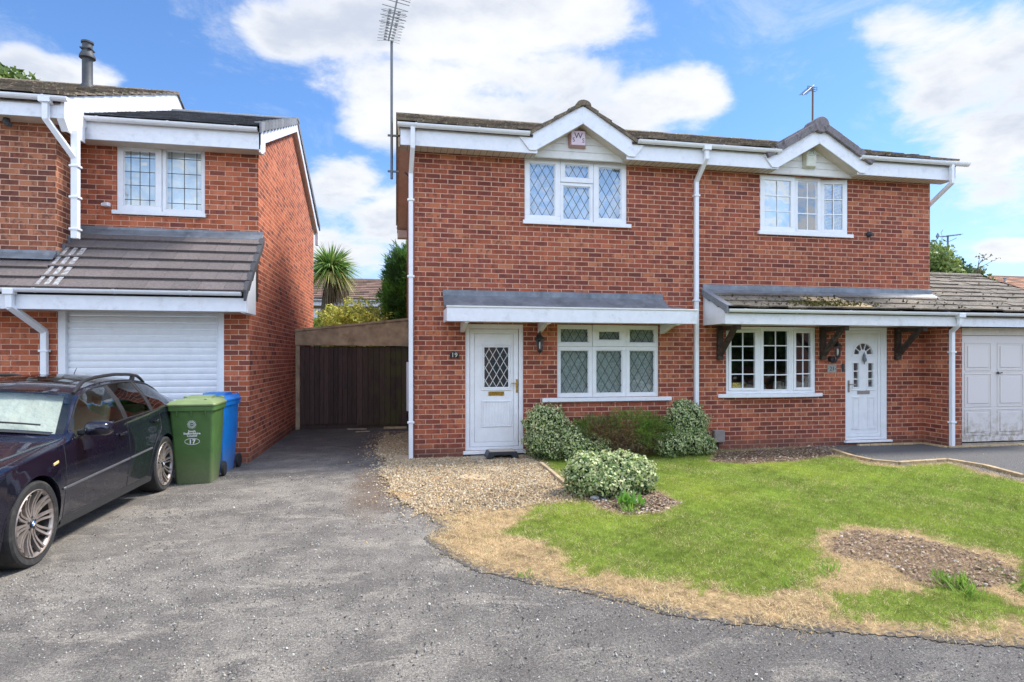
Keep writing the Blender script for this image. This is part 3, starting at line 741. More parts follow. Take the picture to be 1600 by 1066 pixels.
# outer sashes: left closed and proud, right one ajar
def sash(par, x0, x1, z0, z1, Y, ang, hinge, lat, back=None, bw=.085):
    W = x1-x0; f = MB(); y0, y1 = -.018, .03
    a, b = 0, W
    f.box(a, b, y0, y1, 0, bw); f.box(a, b, y0, y1, z1-z0-bw, z1-z0); f.box(a, a+bw, y0, y1, bw, z1-z0-bw); f.box(b-bw, b, y0, y1, bw, z1-z0-bw)
    l = MB(); lat(l, a+bw, b-bw, bw, z1-z0-bw, y0+.012)
    p = MB(); p.box(a+bw, b-bw, .0, .004, bw, z1-z0-bw)
    hx = 0 if hinge == 'l' else W
    M_ = Matrix.Translation((x0+hx, Y, z0)) @ Matrix.Rotation(ang, 4, 'Z') @ Matrix.Translation((-hx, 0, 0))
    for q in (f, l, p): q.v = [tuple(M_ @ Vector(v)) for v in q.v]
    o = f.build('sash', MAT['upvc'], par, bevel=.004); l.build('glazing_bars', MAT['upvc'], o); p.build('pane', MAT['glass'], o)
    return o
sash(w2, 6.085, 6.75, 3.695, 4.655, YW+.02, 0, 'l', geo23); sash(w2, 7.28, 7.775, 3.695, 4.655, YW+.02, R(-9), 'l' if False else 'r', geo23)
g = MB(); g.box(6.08, 6.12, YW+.055, YW+.1, 3.69, 4.66); g.box(7.74, 7.78, YW+.055, YW+.1, 3.69, 4.66); g.box(6.12, 6.76, YW+.055, YW+.1, 3.69, 3.73); g.box(7.27, 7.74, YW+.055, YW+.1, 3.69, 3.73); g.box(6.12, 7.74, YW+.1, YW+.12, 4.62, 4.66); g.build('outer_frame', MAT['upvc'], w2)
g = MB(); g.box(6.14, 6.74, YW+.16, YW+.17, 3.75, 4.62); g.build('blind', MAT['curtain_white'], w2)
# shallow bow window below the porch: three facets
bow = [(5.45, YW+.02), (6.05, YW-.055), (6.63, YW-.055), (7.15, YW+.02)]
bw_root = MB()
bo = None
for k in range(3):
    (xa, ya), (xb, yb) = bow[k], bow[k+1]; L = math.hypot(xb-xa, yb-ya); ang = math.atan2(yb-ya, xb-xa)
    f = MB(); z0, z1 = .93, 2.06; Hh = z1-z0; bwd = .06; e2 = .045 if k != 1 else .018
    f.box(0.002, L-.002, -.0, .06, 0, bwd-.01); f.box(0.002, L-.002, 0, .06, Hh-bwd+.01, Hh); f.box(.002, bwd-.01, 0, .06, bwd-.01, Hh-bwd+.01); f.box(L-bwd+.01, L-.002, 0, .06, bwd-.01, Hh-bwd+.01)
    a, b, c, d = bwd-.008, L-bwd+.008, bwd-.008, Hh-bwd+.008
    ringbox(f, a, b, c, d, -.016 if k != 1 else .01, .058, e2)
    pa = (a+e2, b-e2, c+e2, d-e2)
    l = MB(); geo24(l, *pa, .012); p = MB(); p.box(pa[0], pa[1], .014, .018, pa[2], pa[3])
    M_ = Matrix.Translation((xa, ya, z0)) @ Matrix.Rotation(ang, 4, 'Z')
    for q in (f, l, p): q.v = [tuple(M_ @ Vector(v)) for v in q.v]
    fo = f.build('bow_window' if k == 0 else 'window_light', MAT['upvc'], h21 if bo is None else bo, bevel=.004)
    if bo is None: bo = fo
    l.build('glazing_bars', MAT['upvc'], bo); p.build('pane', MAT['glass_low'], bo)
g = MB(); pl = [(5.30, YW-.02), (5.55, YW-.09), (6.05, YW-.125), (6.63, YW-.125), (7.05, YW-.09), (7.27, YW-.02), (7.27, YW+.05), (5.30, YW+.05)]
g.prism(pl, .868, .928, 'xy'); g.build('sill', MAT['upvc'], bo, bevel=.006)
g = MB(); g.box(5.35, 7.25, YW+1.2, YW+1.22, .5, 2.3); g.box(5.35, 5.36, YW+.12, YW+1.2, .5, 2.3); g.box(7.24, 7.25, YW+.12, YW+1.2, .5, 2.3); g.build('room_backing', MAT['room_dark'], bo)
g = MB(); g.box(5.46, 7.14, YW+.06, YW+.3, .90, .925); g.build('inner_sill', MAT['upvc'], bo)
# on the inner sill: frame, glass, plant pot
g = MB(); g.obox((6.50, YW+.14, 1.03), (.085, .01, 0), (0, .008, .0), (.02, .02, .10)); tag(g.build('picture_frame', MAT['mat_beige'], None), 'small pale card frame leaning on the sill inside the middle light of the bow window', 'picture frame')
g = MB(); g.obox((5.80, YW+.16, 1.02), (.14, 0, 0), (0, .006, .0), (0, .02, .09)); tag(g.build('greeting_card', MAT['brass'], None), 'yellow card standing on the sill inside the left light of the bow window', 'card')
g = MB(); g.lathe([(.035, 0), (.05, .10), (.052, .15), (.046, .15), (.043, .1), (.03, .01)], (6.22, YW+.14, .927), 14); tag(g.build('drinking_glass', MAT['chrome'], None), 'small clear glass standing on the sill inside the bow window', 'glass')

# --- front door 21
dx0, dx1, dz0, dz1 = door21
fr = MB(); door_frame(fr, dx0, dx1, dz0, dz1, Yd, .05); fr.box(8.47, 8.54, Yd+.0, Yd+.06, dz0+.05, dz1-.05); fr.build('door_frame', MAT['upvc'], h21, bevel=.004)
lx0, lx1, lz0, lz1 = dx0+.053, 8.467, dz0+.055, dz1-.053
lf = MB(); ringbox(lf, lx0, lx1, lz0, lz1, Yd+.010, Yd+.055, .055)
b0, b1, c0, c1 = lx0+.057, lx1-.057, lz0+.057, lz1-.057; mx = (b0+b1)/2
sl = [(mx-.20, mx-.095), (mx+.095, mx+.20)]; sz0, sz1 = 1.02, 1.44; fz = 1.60; fr_ = .19
# slab strips round the two side lights and below the fan
for (a, b, c, d) in ((b0, sl[0][0], sz0, sz1), (sl[0][1], sl[1][0], sz0, sz1), (sl[1][1], b1, sz0, sz1), (b0, b1, c0, sz0), (b0, b1, sz1, fz)): lf.box(a, b, Yd+.022, Yd+.055, c, d)
n = 14; arc = [(mx+fr_*math.cos(math.pi*k/n), fz+fr_*math.sin(math.pi*k/n)) for k in range(n+1)]
for k in range(n):
    (xa, za), (xb, zb) = arc[k], arc[k+1]; lf.prism([(xa, za), (xa, c1), (xb, c1), (xb, zb)], Yd+.022, Yd+.055, 'xz')
lf.box(mx+fr_, b1, Yd+.022, Yd+.055, fz, c1); lf.box(b0, mx-fr_, Yd+.022, Yd+.055, fz, c1)
for k in range(n):    # raised arch moulding
    a0, a1 = math.pi*k/n, math.pi*(k+1)/n; q = [(mx+r*math.cos(a), fz+r*math.sin(a)) for r, a in ((fr_, a0), (fr_+.03, a0), (fr_+.03, a1), (fr_, a1))]
    lf.prism(q, Yd+.010, Yd+.0225, 'xz')
lf.box(mx-fr_-.045, mx+fr_+.045, Yd+.010, Yd+.0225, fz-.035, fz-.012)
for (a, b) in sl:
    ringbox(lf, a-.022, b+.022, sz0-.022, sz1+.022, Yd+.010, Yd+.0225, .02); lf.box(a-.04, b+.04, Yd+.008, Yd+.0225, sz0-.06, sz0-.04)
for (a, b) in ((mx-.225, mx-.085), (mx+.085, mx+.225)):
    ringbox(lf, a, b, .30, .83, Yd+.012, Yd+.0225, .016); lf.box(a-.015, b+.015, Yd+.008, Yd+.0225, .275, .297); lf.box(a-.008, b+.008, Yd+.010, Yd+.0225, .832, .85); lf.box(a+.03, b-.03, Yd+.016, Yd+.0225, .33, .80)
dr = lf.build('door', MAT['upvc'], h21, bevel=.004)
g = MB(); g.box(mx-.21, mx+.21, Yd+.04, Yd+.045, sz0-.01, fz+.2); g.build('pane', MAT['glass_low'], dr)
g = MB(); g.box(mx-.22, mx+.22, Yd+.058, Yd+.06, sz0-.02, fz+.21); g.build('obscured_backing', MAT['obscure'], dr)
g = MB()
for k in range(1, 5): a = math.pi*k/5; g.bar((mx+.08*math.cos(a), Yd+.032, fz+.08*math.sin(a)), (mx+fr_*math.cos(a), Yd+.032, fz+fr_*math.sin(a)), .014, .008, up=(0, 1, 0))
g.prism([(mx+.08*math.cos(math.pi*k/8), fz+.08*math.sin(math.pi*k/8)) for k in range(9)], Yd+.026, Yd+.038, 'xz')
for (a, b) in sl:
    for q in (.333, .667): z = sz0+(sz1-sz0)*q; g.box(a, b, Yd+.028, Yd+.036, z-.009, z+.009)
g.build('glazing_bars', MAT['upvc'], dr)
g = MB(); g.lathe([(.006, -.11), (.012, -.07), (.03, -.03), (.032, .0), (.02, .03), (.022, .05), (.008, .09), (.001, .12)], (mx, Yd-.005, 1.53), 10); 
g.tube([(mx+.032*math.cos(a), Yd-.02, 1.50+.032*math.sin(a)) for a in np.linspace(0, 6.28, 13)], .006, 6); g.build('knocker', MAT['lead'], dr)
g = MB(); g.box(mx-.125, mx+.125, Yd+.008, Yd+.022, .895, .955); g.build('letterbox', MAT['meter_grey'], dr, bevel=.005)
g = MB(); hx = dx0+.085; g.box(hx-.014, hx+.014, Yd-.008, Yd+.012, .93, 1.14); g.tube([(hx, Yd-.0, 1.07), (hx, Yd-.045, 1.07), (hx+.12, Yd-.045, 1.06)], .010, 8); g.build('handle', MAT['meter_grey'], dr, bevel=.003)
g = MB(); g.box(dx0-.03, dx1+.06, YW-.05, Yd+.05, .05, .088); g.build('threshold', MAT['upvc'], h21, bevel=.005)
bell = MB(); bell.box(7.655, 7.70, YW-.022, YW-.001, 1.30, 1.43); bell.box(7.665, 7.69, YW-.026, YW-.0215, 1.335, 1.37)
tag(bell.build('doorbell', MAT['plastic_black'], None, bevel=.006), 'black video doorbell beside the plaque reading 21', 'doorbell')

# --- eaves and gable of 21
eaves(h21, [(XM+.001, 6.23), (7.73, 9.70)], YE)
for a_, b_ in ((XM+.002, 6.22), (7.74, 9.90)): g = MB(); gutter(g, a_, b_, YE-.002, 4.955); g.build('gutter', MAT['upvc'], h21)
gable_dormer(h21, 6.20, 7.76, 6.98, YE-.004, 4.68, 5.13, 5.38, YW-.10, 'tile_grey', 10.3, roofz, fat=True)
g = MB()
tile_slope(g, XM+.002, 9.72, (8.93, 4.965), (12.45, 6.43), .32, .30, .034, jit=2.4, lift=.020, shade=(.55, 1.4), droop=.014, hole=lambda y: (6.98-.82*(10.1-y)/1.15, 6.98+.82*(10.1-y)/1.15) if y < 10.0 else None); tile_slope(g, XM+.002, 9.72, (16.02, 4.96), (12.45, 6.43), .34, .60, .02)
x = XM+.002
while x < 9.7:
    g.tint = (random.uniform(.7, 1.3),)*3; g.prism([(12.45+.13*math.cos(math.pi*i/8), 6.40+.09*math.sin(math.pi*i/8)) for i in range(9)], x, min(x+.44, 9.71), 'yz'); x += .446
g.build('roof', MAT['tile_mossy'], h21)
g = MB(); chev(g, 8.96, 4.93, 12.45, 6.405, 16.0, 4.92, XM+.001, 6.18, 7.78, 9.67); g.build('roof_deck', MAT['wood_dark'], h21)
g = MB()
for (ya, yb) in ((YE, 12.45), (15.95, 12.45)): g.prism([(ya, 4.96), (yb, 6.40), (yb, 6.20), (ya, 4.70)], 9.68, 9.702, 'yz')
g.build('bargeboard', MAT['fascia_paint'], h21)
g = MB(); gx = wx(1487, YE-.055); sqpipe(g, [(gx, YE-.06, 4.90), (gx, YE-.06, 4.60), (XR+.05, YW+.12, 4.28), (XR+.05, YW+.12, 2.8)], .06); g.build('downpipe', MAT['upvc'], h21, bevel=.004)

# ------------------------------------------------------------------ garage of 21 with the porch roof running across
gar = thing('garage', 'single garage with white panelled up-and-over door beside the house numbered 21', 'garage', (10.8, 8.78, 0))
GX0, GX1, GY = 9.30, 12.0, 8.78
gd = (9.62, 11.72, .03, 1.88)
g = MB(); wall_panel(g, GX0, GX1, -.1, 2.12, GY, [(9.60, 11.74, -.1, 2.12)], .2); g.add([(GX0, GY, -.1), (GX0, YW, -.1), (GX0, YW, 2.12), (GX0, GY, 2.12)], [(0, 1, 2, 3)])
g.add([(GX1, GY, -.1), (GX1, 13.4, -.1), (GX1, 13.4, 2.2), (GX1, 10.7, 3.15), (GX1, GY, 2.2)], [(0, 1, 2, 3, 4)])
g.build('wall', MAT['brick_semi'], gar)
g = MB(); yy = GY+.07
g.box(9.60, 11.74, yy-.03, yy+.03, 1.93, 2.06); g.box(9.60, 9.64, yy-.03, yy+.03, .0, 1.93); g.box(11.70, 11.74, yy-.03, yy+.03, 0, 1.93); g.build('door_frame', MAT['soffit'], gar)
dm, t, b, o_ = newmat('garage_door'); P = obj_co(t); szn = t.n('ShaderNodeSeparateXYZ'); t.set(szn.inputs[0], P)
dirt = t.math('MULTIPLY', t.smooth(szn.outputs[2], .05, .75, 1., 0.), t.smooth(t.noise(P, 9, 9, .75), .42, .62))
dirt2 = t.math('MULTIPLY', t.smooth(t.noise(t.scalevec(P, (14, 1, 1.2)), 2., 6, .7), .58, .72), .35)
c_ = t.mix(dirt, (.66, .61, .58), (.36, .31, .23)); c_ = t.mix(dirt2, c_, (.48, .42, .33))
flk = t.math('MULTIPLY', t.smooth(szn.outputs[2], .05, .30, 1., 0.), t.smooth(t.noise(P, 14, 8, .8), .58, .62)); c_ = t.mix(flk, c_, (.16, .20, .20))
t.set(b.inputs['Base Color'], c_); b.inputs['Roughness'].default_value = .45
g = MB(); x0, x1, z0, z1 = 9.645, 11.695, .07, 1.925
g.box(x0, x1, yy, yy+.03, z0, z1)
cols = 3; pw = (x1-x0)/cols
for r, (za, zb) in enumerate([(1.33, 1.78), (.70, 1.24), (.20, .62)]):
    for k in range(cols):
        a, b_ = x0+k*pw+.10, x0+(k+1)*pw-.07; ringbox(g, a-.02, b_+.02, za-.02, zb+.02, yy-.010, yy, .014); g.box(a+.04, b_-.04, yy-.014, yy, za+.04, zb-.04); ringbox(g, a+.0, b_+.0, za, zb, yy-.003, yy, .025)
for za in (1.265, .655): g.box(x0, x1, yy-.004, yy, za+.02, za+.032)
gdo = g.build('garage_door', dm, gar, bevel=.004)
g = MB(); hx = wx(1558, yy); g.lathe([(.022, -.012), (.022, 0)], (hx, yy-.01, 1.27), 12, 'y'); g.tube([(hx, yy-.02, 1.27), (hx, yy-.05, 1.27)], .007, 8); g.bar((hx-.025, yy-.055, 1.265), (hx+.045, yy-.055, 1.275), .014, .018); g.build('handle', MAT['plastic_black'], gdo)
g = MB(); g.box(9.64, 11.70, yy-.02, yy+.05, -.02, .045); g.build('threshold', MAT['slab'], gar)
g = MB(); g.box(9.6, 11.75, 8.62, 8.84, 2.09, 2.105); g.build('soffit', MAT['soffit'], gar)
# porch + garage roof in one sweep
PS = (3.25-2.31)/(10.7-8.52)
PXa = 5.03
g = MB(); g.box(PXa+.0, 12.1, 8.60, 8.62, 2.065, 2.235); pf = g.build('fascia', MAT['fascia_paint'], gar, bevel=.003)
g = MB(); gutter(g, PXa+.02, 12.1, 8.598, 2.295, .052); g.build('gutter', MAT['upvc'], gar)
g = MB(); tile_slope(g, PXa+.04, 9.475, (8.52, 2.315), (9.285, 2.315+PS*.765), .27, .33, .024, jit=2.2, lift=.014, shade=(.7, 1.2), droop=.008)
tile_slope(g, 9.477, 12.08, (8.52, 2.315), (10.7, 3.25), .27, .33, .024, jit=2.5, lift=.014, shade=(.7, 1.2), droop=.012)
tile_slope(g, 9.5, 12.08, (13.0, 2.3), (10.7, 3.25), .3, .33, .024)
x = 9.5
while x < 12.05: g.tint = (random.uniform(.8, 1.2),)*3; g.prism([(10.7+.12*math.cos(math.pi*i/8), 3.24+.07*math.sin(math.pi*i/8)) for i in range(9)], x, min(x+.44, 12.08), 'yz'); x += .446
g.tint = (1, 1, 1)
g.build('roof', MAT['tile_garage'], gar)
g = MB(); g.prism([(8.55, 2.27), (8.64, 2.30), (YW-.003, 2.30+PS*.66), (YW-.003, 2.30), (8.55, 2.24)], PXa+.05, 9.47, 'yz'); chev(g, 8.55, 2.26, 10.7, 3.22, 12.95, 2.26, 9.471, None, None, 12.06); g.build('roof_deck', MAT['wood_dark'], gar)
g = MB()      # white porch cheek and soffit
g.prism([(8.622, 2.075), (YW-.003, 2.075), (YW-.003, 2.56), (8.622, 2.27)], PXa, PXa+.02, 'yz')
for q in (2.17, 2.27): g.box(PXa-.003, PXa, 8.63, YW-.01, q, q+.006)
g.box(PXa+.02, 9.29, 8.622, YW-.003, 2.08, 2.092); g.build('porch_cheek', MAT['upvc'], gar)
g = MB()      # verge units at the left end
for k in range(3):
    ya = 8.50+k*.27; yb = ya+.28; za, zb = 2.30+PS*(ya-8.52), 2.30+PS*(yb-8.52); g.tint = (random.uniform(.8, 1.1),)*3
    g.prism([(ya, za+.045-.004*k), (yb, zb+.040), (yb, zb-.04), (ya, za-.07)], PXa-.035-.002*k, PXa-.001, 'yz'); g.prism([(ya, za+.0455-.004*k), (yb, zb+.0405), (yb, zb+.055), (ya, za+.062-.004*k)], PXa-.035-.002*k, PXa+.07, 'yz')
g.tint = (1, 1, 1); g.build('verge_units', MAT['tile_verge'], gar, bevel=.004)
g = MB(); g.prism([(YW-.002, 2.76), (YW-.014, 2.76), (YW-.018, 2.68), (9.12, 2.605), (9.12, 2.593), (YW-.002, 2.66)], PXa-.01, 9.50, 'yz'); g.build('lead_flashing', MAT['lead'], gar, bevel=.003)
# replacement pale tiles
g = MB()
for (a, b, r) in ((6.98, 7.62, 0), (6.62, 7.34, 1)):
    ya, yb = 8.525+r*.255, 8.525+(r+1)*.255-.03; za = 2.362+PS*(ya-8.52); zb = 2.350+PS*(yb-8.52); g.prism([(ya, za), (yb, zb), (yb, zb-.012), (ya, za-.02)], a, b, 'yz')
g.build('pale_tiles', MAT['stone_tan'], gar)
# moss cushions
rs = random.Random(4); mv = []; mt = []
for k in range(480):
    if k < 330: x_ = rs.gauss(6.9, .42); s_ = abs(rs.gauss(.10, .16))
    else: x_ = rs.uniform(5.3, 12); s_ = rs.choice([.02, .27, .54, .8, 1.08, 1.4])+rs.uniform(-.02, .05)
    y_ = 8.53+min(max(s_, 0), random.uniform(.1, .5) if x_ < 9.4 else 1.9); z_ = 2.36+PS*(y_-8.52); c = np.array((x_, y_, z_)); q = rs.uniform(.008, .022); 
    for j in range(3):
        d = np.array([rs.gauss(0, 1) for _ in range(3)]); e = np.array([rs.gauss(0, 1) for _ in range(3)]); d /= np.linalg.norm(d); e /= np.linalg.norm(e); mv.append([c+d*q, c+e*q, c-d*q, c-e*q+np.array((0, 0, q))])
        v_ = rs.uniform(.6, 1.2); mt.append((.13*v_, .12*v_, .02*v_) if k < 330 or rs.random() < .2 else (.075*v_, .055*v_, .03*v_))
np_mesh('moss', np.array(mv), 4, MAT['leaf'], np.array(mt), gar)
for xk in (wx(1125, 9.25), wx(1286, 9.25), wx(1403, 9.25)):     # gallows brackets
    g = MB(); g.box(xk-.045, xk+.045, YW-.075, YW-.002, 1.50, 2.06); g.box(xk-.04, xk+.04, 8.68, YW-.076, 1.985, 2.06)
    g.bar((xk, YW-.06, 1.60), (xk, 8.80, 2.02), .07, .075); o = g.build('bracket', MAT['wood_dark'], gar, bevel=.004)
g = MB(); px_ = wx(1488, GY-.05); pt = wx(1500, 8.55); sqpipe(g, [(pt, 8.545, 2.24), (pt, 8.56, 2.10), (px_, GY-.045, 1.99), (px_, GY-.045, .02)]); clips(g, px_, GY-.045, [1.62, .42]); g.box(pt-.06, pt+.06, 8.49, 8.597, 2.21, 2.28)
g.build('downpipe', MAT['upvc'], gar, bevel=.004)
# garage right verge boarding
g = MB(); g.prism([(8.53, 2.30), (10.7, 3.235), (13, 2.28), (13, 2.12), (10.7, 3.05), (8.60, 2.1)], 12.03, 12.05, 'yz'); g.build('bargeboard', MAT['fascia_paint'], gar)

# ================================================================== house 17 (left)
h17 = thing('brick_house', 'orange brick house with white roller garage door and tiled lean-to, left of the drive', 'house', (-4.6, 9.4, 0))
X7 = -2.105; YG = 9.43; YU = 10.03; YR7 = 16.5; XC = -4.61
win7 = (-4.11, -2.88, 3.75, 4.76)
g = MB()
gdo7 = (-4.60, -2.45, .0, 2.3)
wall_panel(g, -9.5, X7, -.1, 2.40, YG, [(-4.60, -2.45, -.1, 2.40)], .12)
wall_panel(g, XC, X7, 2.4, 4.80, YU, [win7], .12)
# side: lower part from YG, upper from YU
g.add([(X7, YG, -.1), (X7, YR7, -.1), (X7, YR7, 4.8), (X7, 13.2, 6.33), (X7, YU, 4.8), (X7, YU, 2.4), (X7, YG, 2.4)], [(0, 1, 2, 3, 4, 5, 6)])
g.build('wall', MAT['brick_orange'], h17)
g = MB(); wall_panel(g, -9.5, XC-.0, 2.4, 4.9, YG-.02, []); g.add([(XC, YG-.02, 2.3), (XC, YU, 2.3), (XC, YU, 4.9), (XC, YG-.02, 4.9)], [(0, 1, 2, 3)])
g.add([(-9.5, YG-.02, 2.3), (XC, YG-.02, 2.3), (XC, YG+.2, 2.3), (-9.5, YG+.2, 2.3)], [(0, 1, 2, 3)])
g.build('wall', MAT['brick_old'], h17)
ww = window(h17, *win7, YU+.035, [(0, .50, 0, 1, .085, .018), (.50, 1, 0, 1, .055, 0)], sq_lead, back='curtain_white', gm='glass', sill=(-4.16, -2.86), Yw=YU, vent=(-3.98, -3.62, YU+.008, YU+.017, 4.70, 4.715))
# roller door
g = MB(); yd = YG+.05
nsl = 25; zt = 2.32
for k in range(nsl):
    z0 = .02+k*(zt-.02)/nsl; h_ = (zt-.02)/nsl
    prof = [(yd+.006, z0), (yd+.001, z0+.010), (yd-.003, z0+h_*.4), (yd-.002, z0+h_*.75), (yd+.006, z0+h_-.003), (yd+.022, z0+h_-.003), (yd+.022, z0)]
    g.prism(prof, -4.50, -2.55, 'yz')
rdo = g.build('roller_door', MAT['upvc'], h17)
g = MB(); g.box(-4.60, -4.50, YG+.0, YG+.11, 0, 2.38); g.box(-2.55, -2.45, YG, YG+.11, 0, 2.38); g.box(-4.515, -4.502, YG-.012, YG+.0, 0, 2.3); g.box(-2.548, -2.535, YG-.012, YG, 0, 2.3)
g.build('door_guide', MAT['upvc'], h17, bevel=.003)
# lean-to roof over garage
LS = (3.38-2.42)/(YU-8.88)
g = MB(); L0 = (8.86, 2.42)
tile_slope(g, XC, -2.05, L0, (YU-.005, 2.42+LS*(YU-.005-8.86)), .25, .33, .036, jit=.35, lift=.026, shade=(.9, 1.08))
tile_slope(g, -9.5, XC-.001, L0, (YG-.03, 2.42+LS*(YG-.03-8.86)), .25, .33, .036, jit=.35, lift=.026, shade=(.9, 1.08))
g.build('lean_to_roof', MAT['tile_brown'], h17)
g = MB(); g.prism([(8.9, 2.39), (YU-.002, 2.39+LS*(YU-8.88)-.03), (YU-.002, 2.35)], XC+.001, X7-.004, 'yz'); g.prism([(8.9, 2.39), (YG-.022, 2.39+LS*(YG-8.9)), (YG-.022, 2.35)], -9.5, XC, 'yz'); g.build('roof_deck', MAT['wood_dark'], h17)
g = MB()
g.prism([(YU-.002, 3.50), (YU-.014, 3.50), (YU-.018, 3.46), (YU-.09, 3.375), (YU-.09, 3.36), (YU-.002, 3.42)], XC+.01, -2.03, 'yz')
g.prism([(YG-.021, 3.02), (YG-.033, 3.02), (YG-.037, 2.98), (YG-.11, 2.90), (YG-.11, 2.885), (YG-.021, 2.94)], -9.5, XC-.001, 'yz')
for k in range(4):     # stepped lead against the return wall
    yk = YG-.02+k*.15; g.box(XC-.012+.012, XC+.022, yk, yk+.16, 2.85+k*.13, 3.03+k*.13)
g.build('lead_flashing', MAT['lead'], h17, bevel=.002)
# white streaks of runoff / trough under the pipe
strm = plain('streak', (.50, .49, .49), .5, nscale=25, namt=.6)
g = MB()
for k in range(4):
    ya, za = 8.821+.194*k, 2.472+.162*k; yb, zb = 9.022+.194*k, 2.618+.162*k
    for j in range(3): xo_ = XC+.02+j*.10+(k % 2)*.012; g.prism([(ya+.012, za), (yb, zb), (yb, zb-.003), (ya+.012, za-.003)], xo_, xo_+.045+.01*j, 'yz')
g.build('runoff_streaks', strm, h17)
g = MB(); g.box(-9.5, -2.036, 8.915, 8.935, 2.175, 2.365); g.build('fascia', MAT['fascia_paint'], h17, bevel=.003)
g = MB(); g.box(-9.5, X7, 8.936, YG-.002, 2.185, 2.197); g.build('soffit', MAT['soffit'], h17)
g = MB(); g.prism([(8.936, 2.165), (YG+.02, 2.165), (YG+.02, 2.8), (8.936, 2.38)], -2.036, -2.018, 'yz'); g.box(X7, -2.036, 8.94, YG-.001, 2.16, 2.18); g.build('lean_to_cheek', MAT['upvc'], h17)
g = MB(); gutter(g, -9.5, -2.085, 8.913, 2.44, .052); g.build('gutter', MAT['upvc'], h17)
g = MB()
for k in range(6):
    ya = 8.84+k*.193; yb = ya+.186; g.tint = (random.uniform(.8, 1.2),)*3; za, zb = 2.40+LS*(ya-8.84), 2.40+LS*(yb-8.84); e = .0015*k
    g.prism([(ya, za+.055), (yb, zb+.045), (yb, zb-.05), (ya, za-.085)], -2.049, -2.010+e, 'yz'); g.prism([(ya, za+.0555), (yb, zb+.0455), (yb, zb+.06), (ya, za+.072)], -2.07, -2.010+e, 'yz')
g.build('verge_units', MAT['tile_charcoal'], h17, bevel=.004)
# upper eaves (extension)
YE7 = 9.74
f = MB(); f.box(XC+.13, X7+.09, YE7, YE7+.02, 4.70, 4.985); f.build('fascia', MAT['fascia_paint'], h17, bevel=.003)
g = MB(); g.box(XC+.10, X7+.09, YE7+.021, YU-.002, 4.705, 4.72); so7 = g.build('soffit', MAT['soffit'], h17)
g = MB(); gutter(g, XC+.14, X7+.06, YE7-.002, 5.00); g.build('gutter', MAT['upvc'], h17)
R7 = (6.47-5.02)/(13.2-9.66)
g = MB(); tile_slope(g, -4.40, X7+.10, (9.66, 5.02), (13.2, 6.47), .16, .19, .016, jit=.8, lift=.012, shade=(.6, 1.7)); tile_slope(g, -4.40, X7+.10, (16.78, 5.0), (13.2, 6.47), .3, .3, .014)
g.build('roof', MAT['tile_slate'], h17)
g = MB(); x = -4.4
while x < X7+.1: g.prism([(13.2+.12*math.cos(math.pi*i/8), 6.45+.07*math.sin(math.pi*i/8)) for i in range(9)], x, min(x+.44, X7+.13), 'yz'); x += .446
g.build('ridge_tiles', MAT['tile_verge'], h17)
g = MB(); chev(g, 9.7, 4.99, 13.2, 6.44, 16.7, 4.97, -4.5, None, None, X7+.065); g.build('roof_deck', MAT['wood_dark'], h17)
g = MB()
for k in range(13):
    ya = 9.62+k*.277; yb = ya+.250; g.tint = (random.uniform(.75, 1.25),)*3; za, zb = 5.01+R7*(ya-9.62), 5.01+R7*(yb-9.62); e = .0015*k
    g.prism([(ya, za+.05), (yb, zb+.042), (yb, zb-.07), (ya, za-.10)], X7+.102, X7+.135-e, 'yz'); g.prism([(ya, za+.0505), (yb, zb+.0425), (yb, zb+.056), (ya, za+.066)], X7+.03, X7+.135-e, 'yz')
for k in range(13):
    ya = 16.82-k*.277; yb = ya-.29; za, zb = 5.01+R7*(16.82-ya), 5.01+R7*(16.82-yb); e = .0015*k
    g.prism([(ya, za+.05), (yb, zb+.042), (yb, zb-.07), (ya, za-.10)], X7+.102, X7+.135-e, 'yz')
g.build('verge_units', MAT['tile_verge'], h17, bevel=.003)
g = MB()
for (ya, yb) in ((YE7, 13.2), (16.7, 13.2)): g.prism([(ya, 4.97), (yb, 6.44), (yb, 6.24), (ya, 4.77)], X7+.07, X7+.095, 'yz')
g.prism([(YE7, 4.98), (YE7+.34, 5.1), (YE7+.34, 4.78), (YE7+.1, 4.66), (YE7, 4.66)], X7+.0705, X7+.0955, 'yz'); g.box(X7+.03, X7+.1, 16.6, 16.75, 4.5, 4.9)
g.build('bargeboard', MAT['fascia_paint'], h17)
g = MB(); g.prism([(YE7+.02, 4.80), (13.2, 6.25), (16.7, 4.80), (16.7, 4.78), (13.2, 6.23), (YE7+.02, 4.78)], X7-.01, X7+.07, 'yz'); g.build('verge_soffit', MAT['soffit'], h17)
# old part: roof, eaves, barge
YE8 = 9.13; O8 = (6.90-5.03)/(13.4-9.05)
g = MB(); g.box(-9.5, -4.47, YE8, YE8+.02, 4.76, 5.02); g.build('fascia', MAT['fascia_paint'], h17, bevel=.003)
g = MB(); g.box(-9.5, -4.48, YE8+.021, YG-.022, 4.765, 4.78); g.build('soffit', MAT['soffit'], h17)
g = MB(); gutter(g, -9.5, wx(106, YE8-.05), YE8-.002, 5.02); g.build('gutter', MAT['upvc'], h17)
g = MB(); tile_slope(g, -9.5, -4.34, (9.05, 5.03), (13.4, 6.90), .32, .30, .034, jit=2.4, lift=.020, shade=(.55, 1.4), droop=.014); tile_slope(g, -9.5, -4.34, (17.6, 5.03), (13.4, 6.90), .4, .6, .02)
x = -9.5
while x < -4.36: g.tint = (random.uniform(.8, 1.2),)*3; g.prism([(13.4+.12*math.cos(math.pi*i/8), 6.88+.08*math.sin(math.pi*i/8)) for i in range(9)], x, min(x+.44, -4.35), 'yz'); x += .446
g.build('roof', MAT['tile_mossy'], h17)
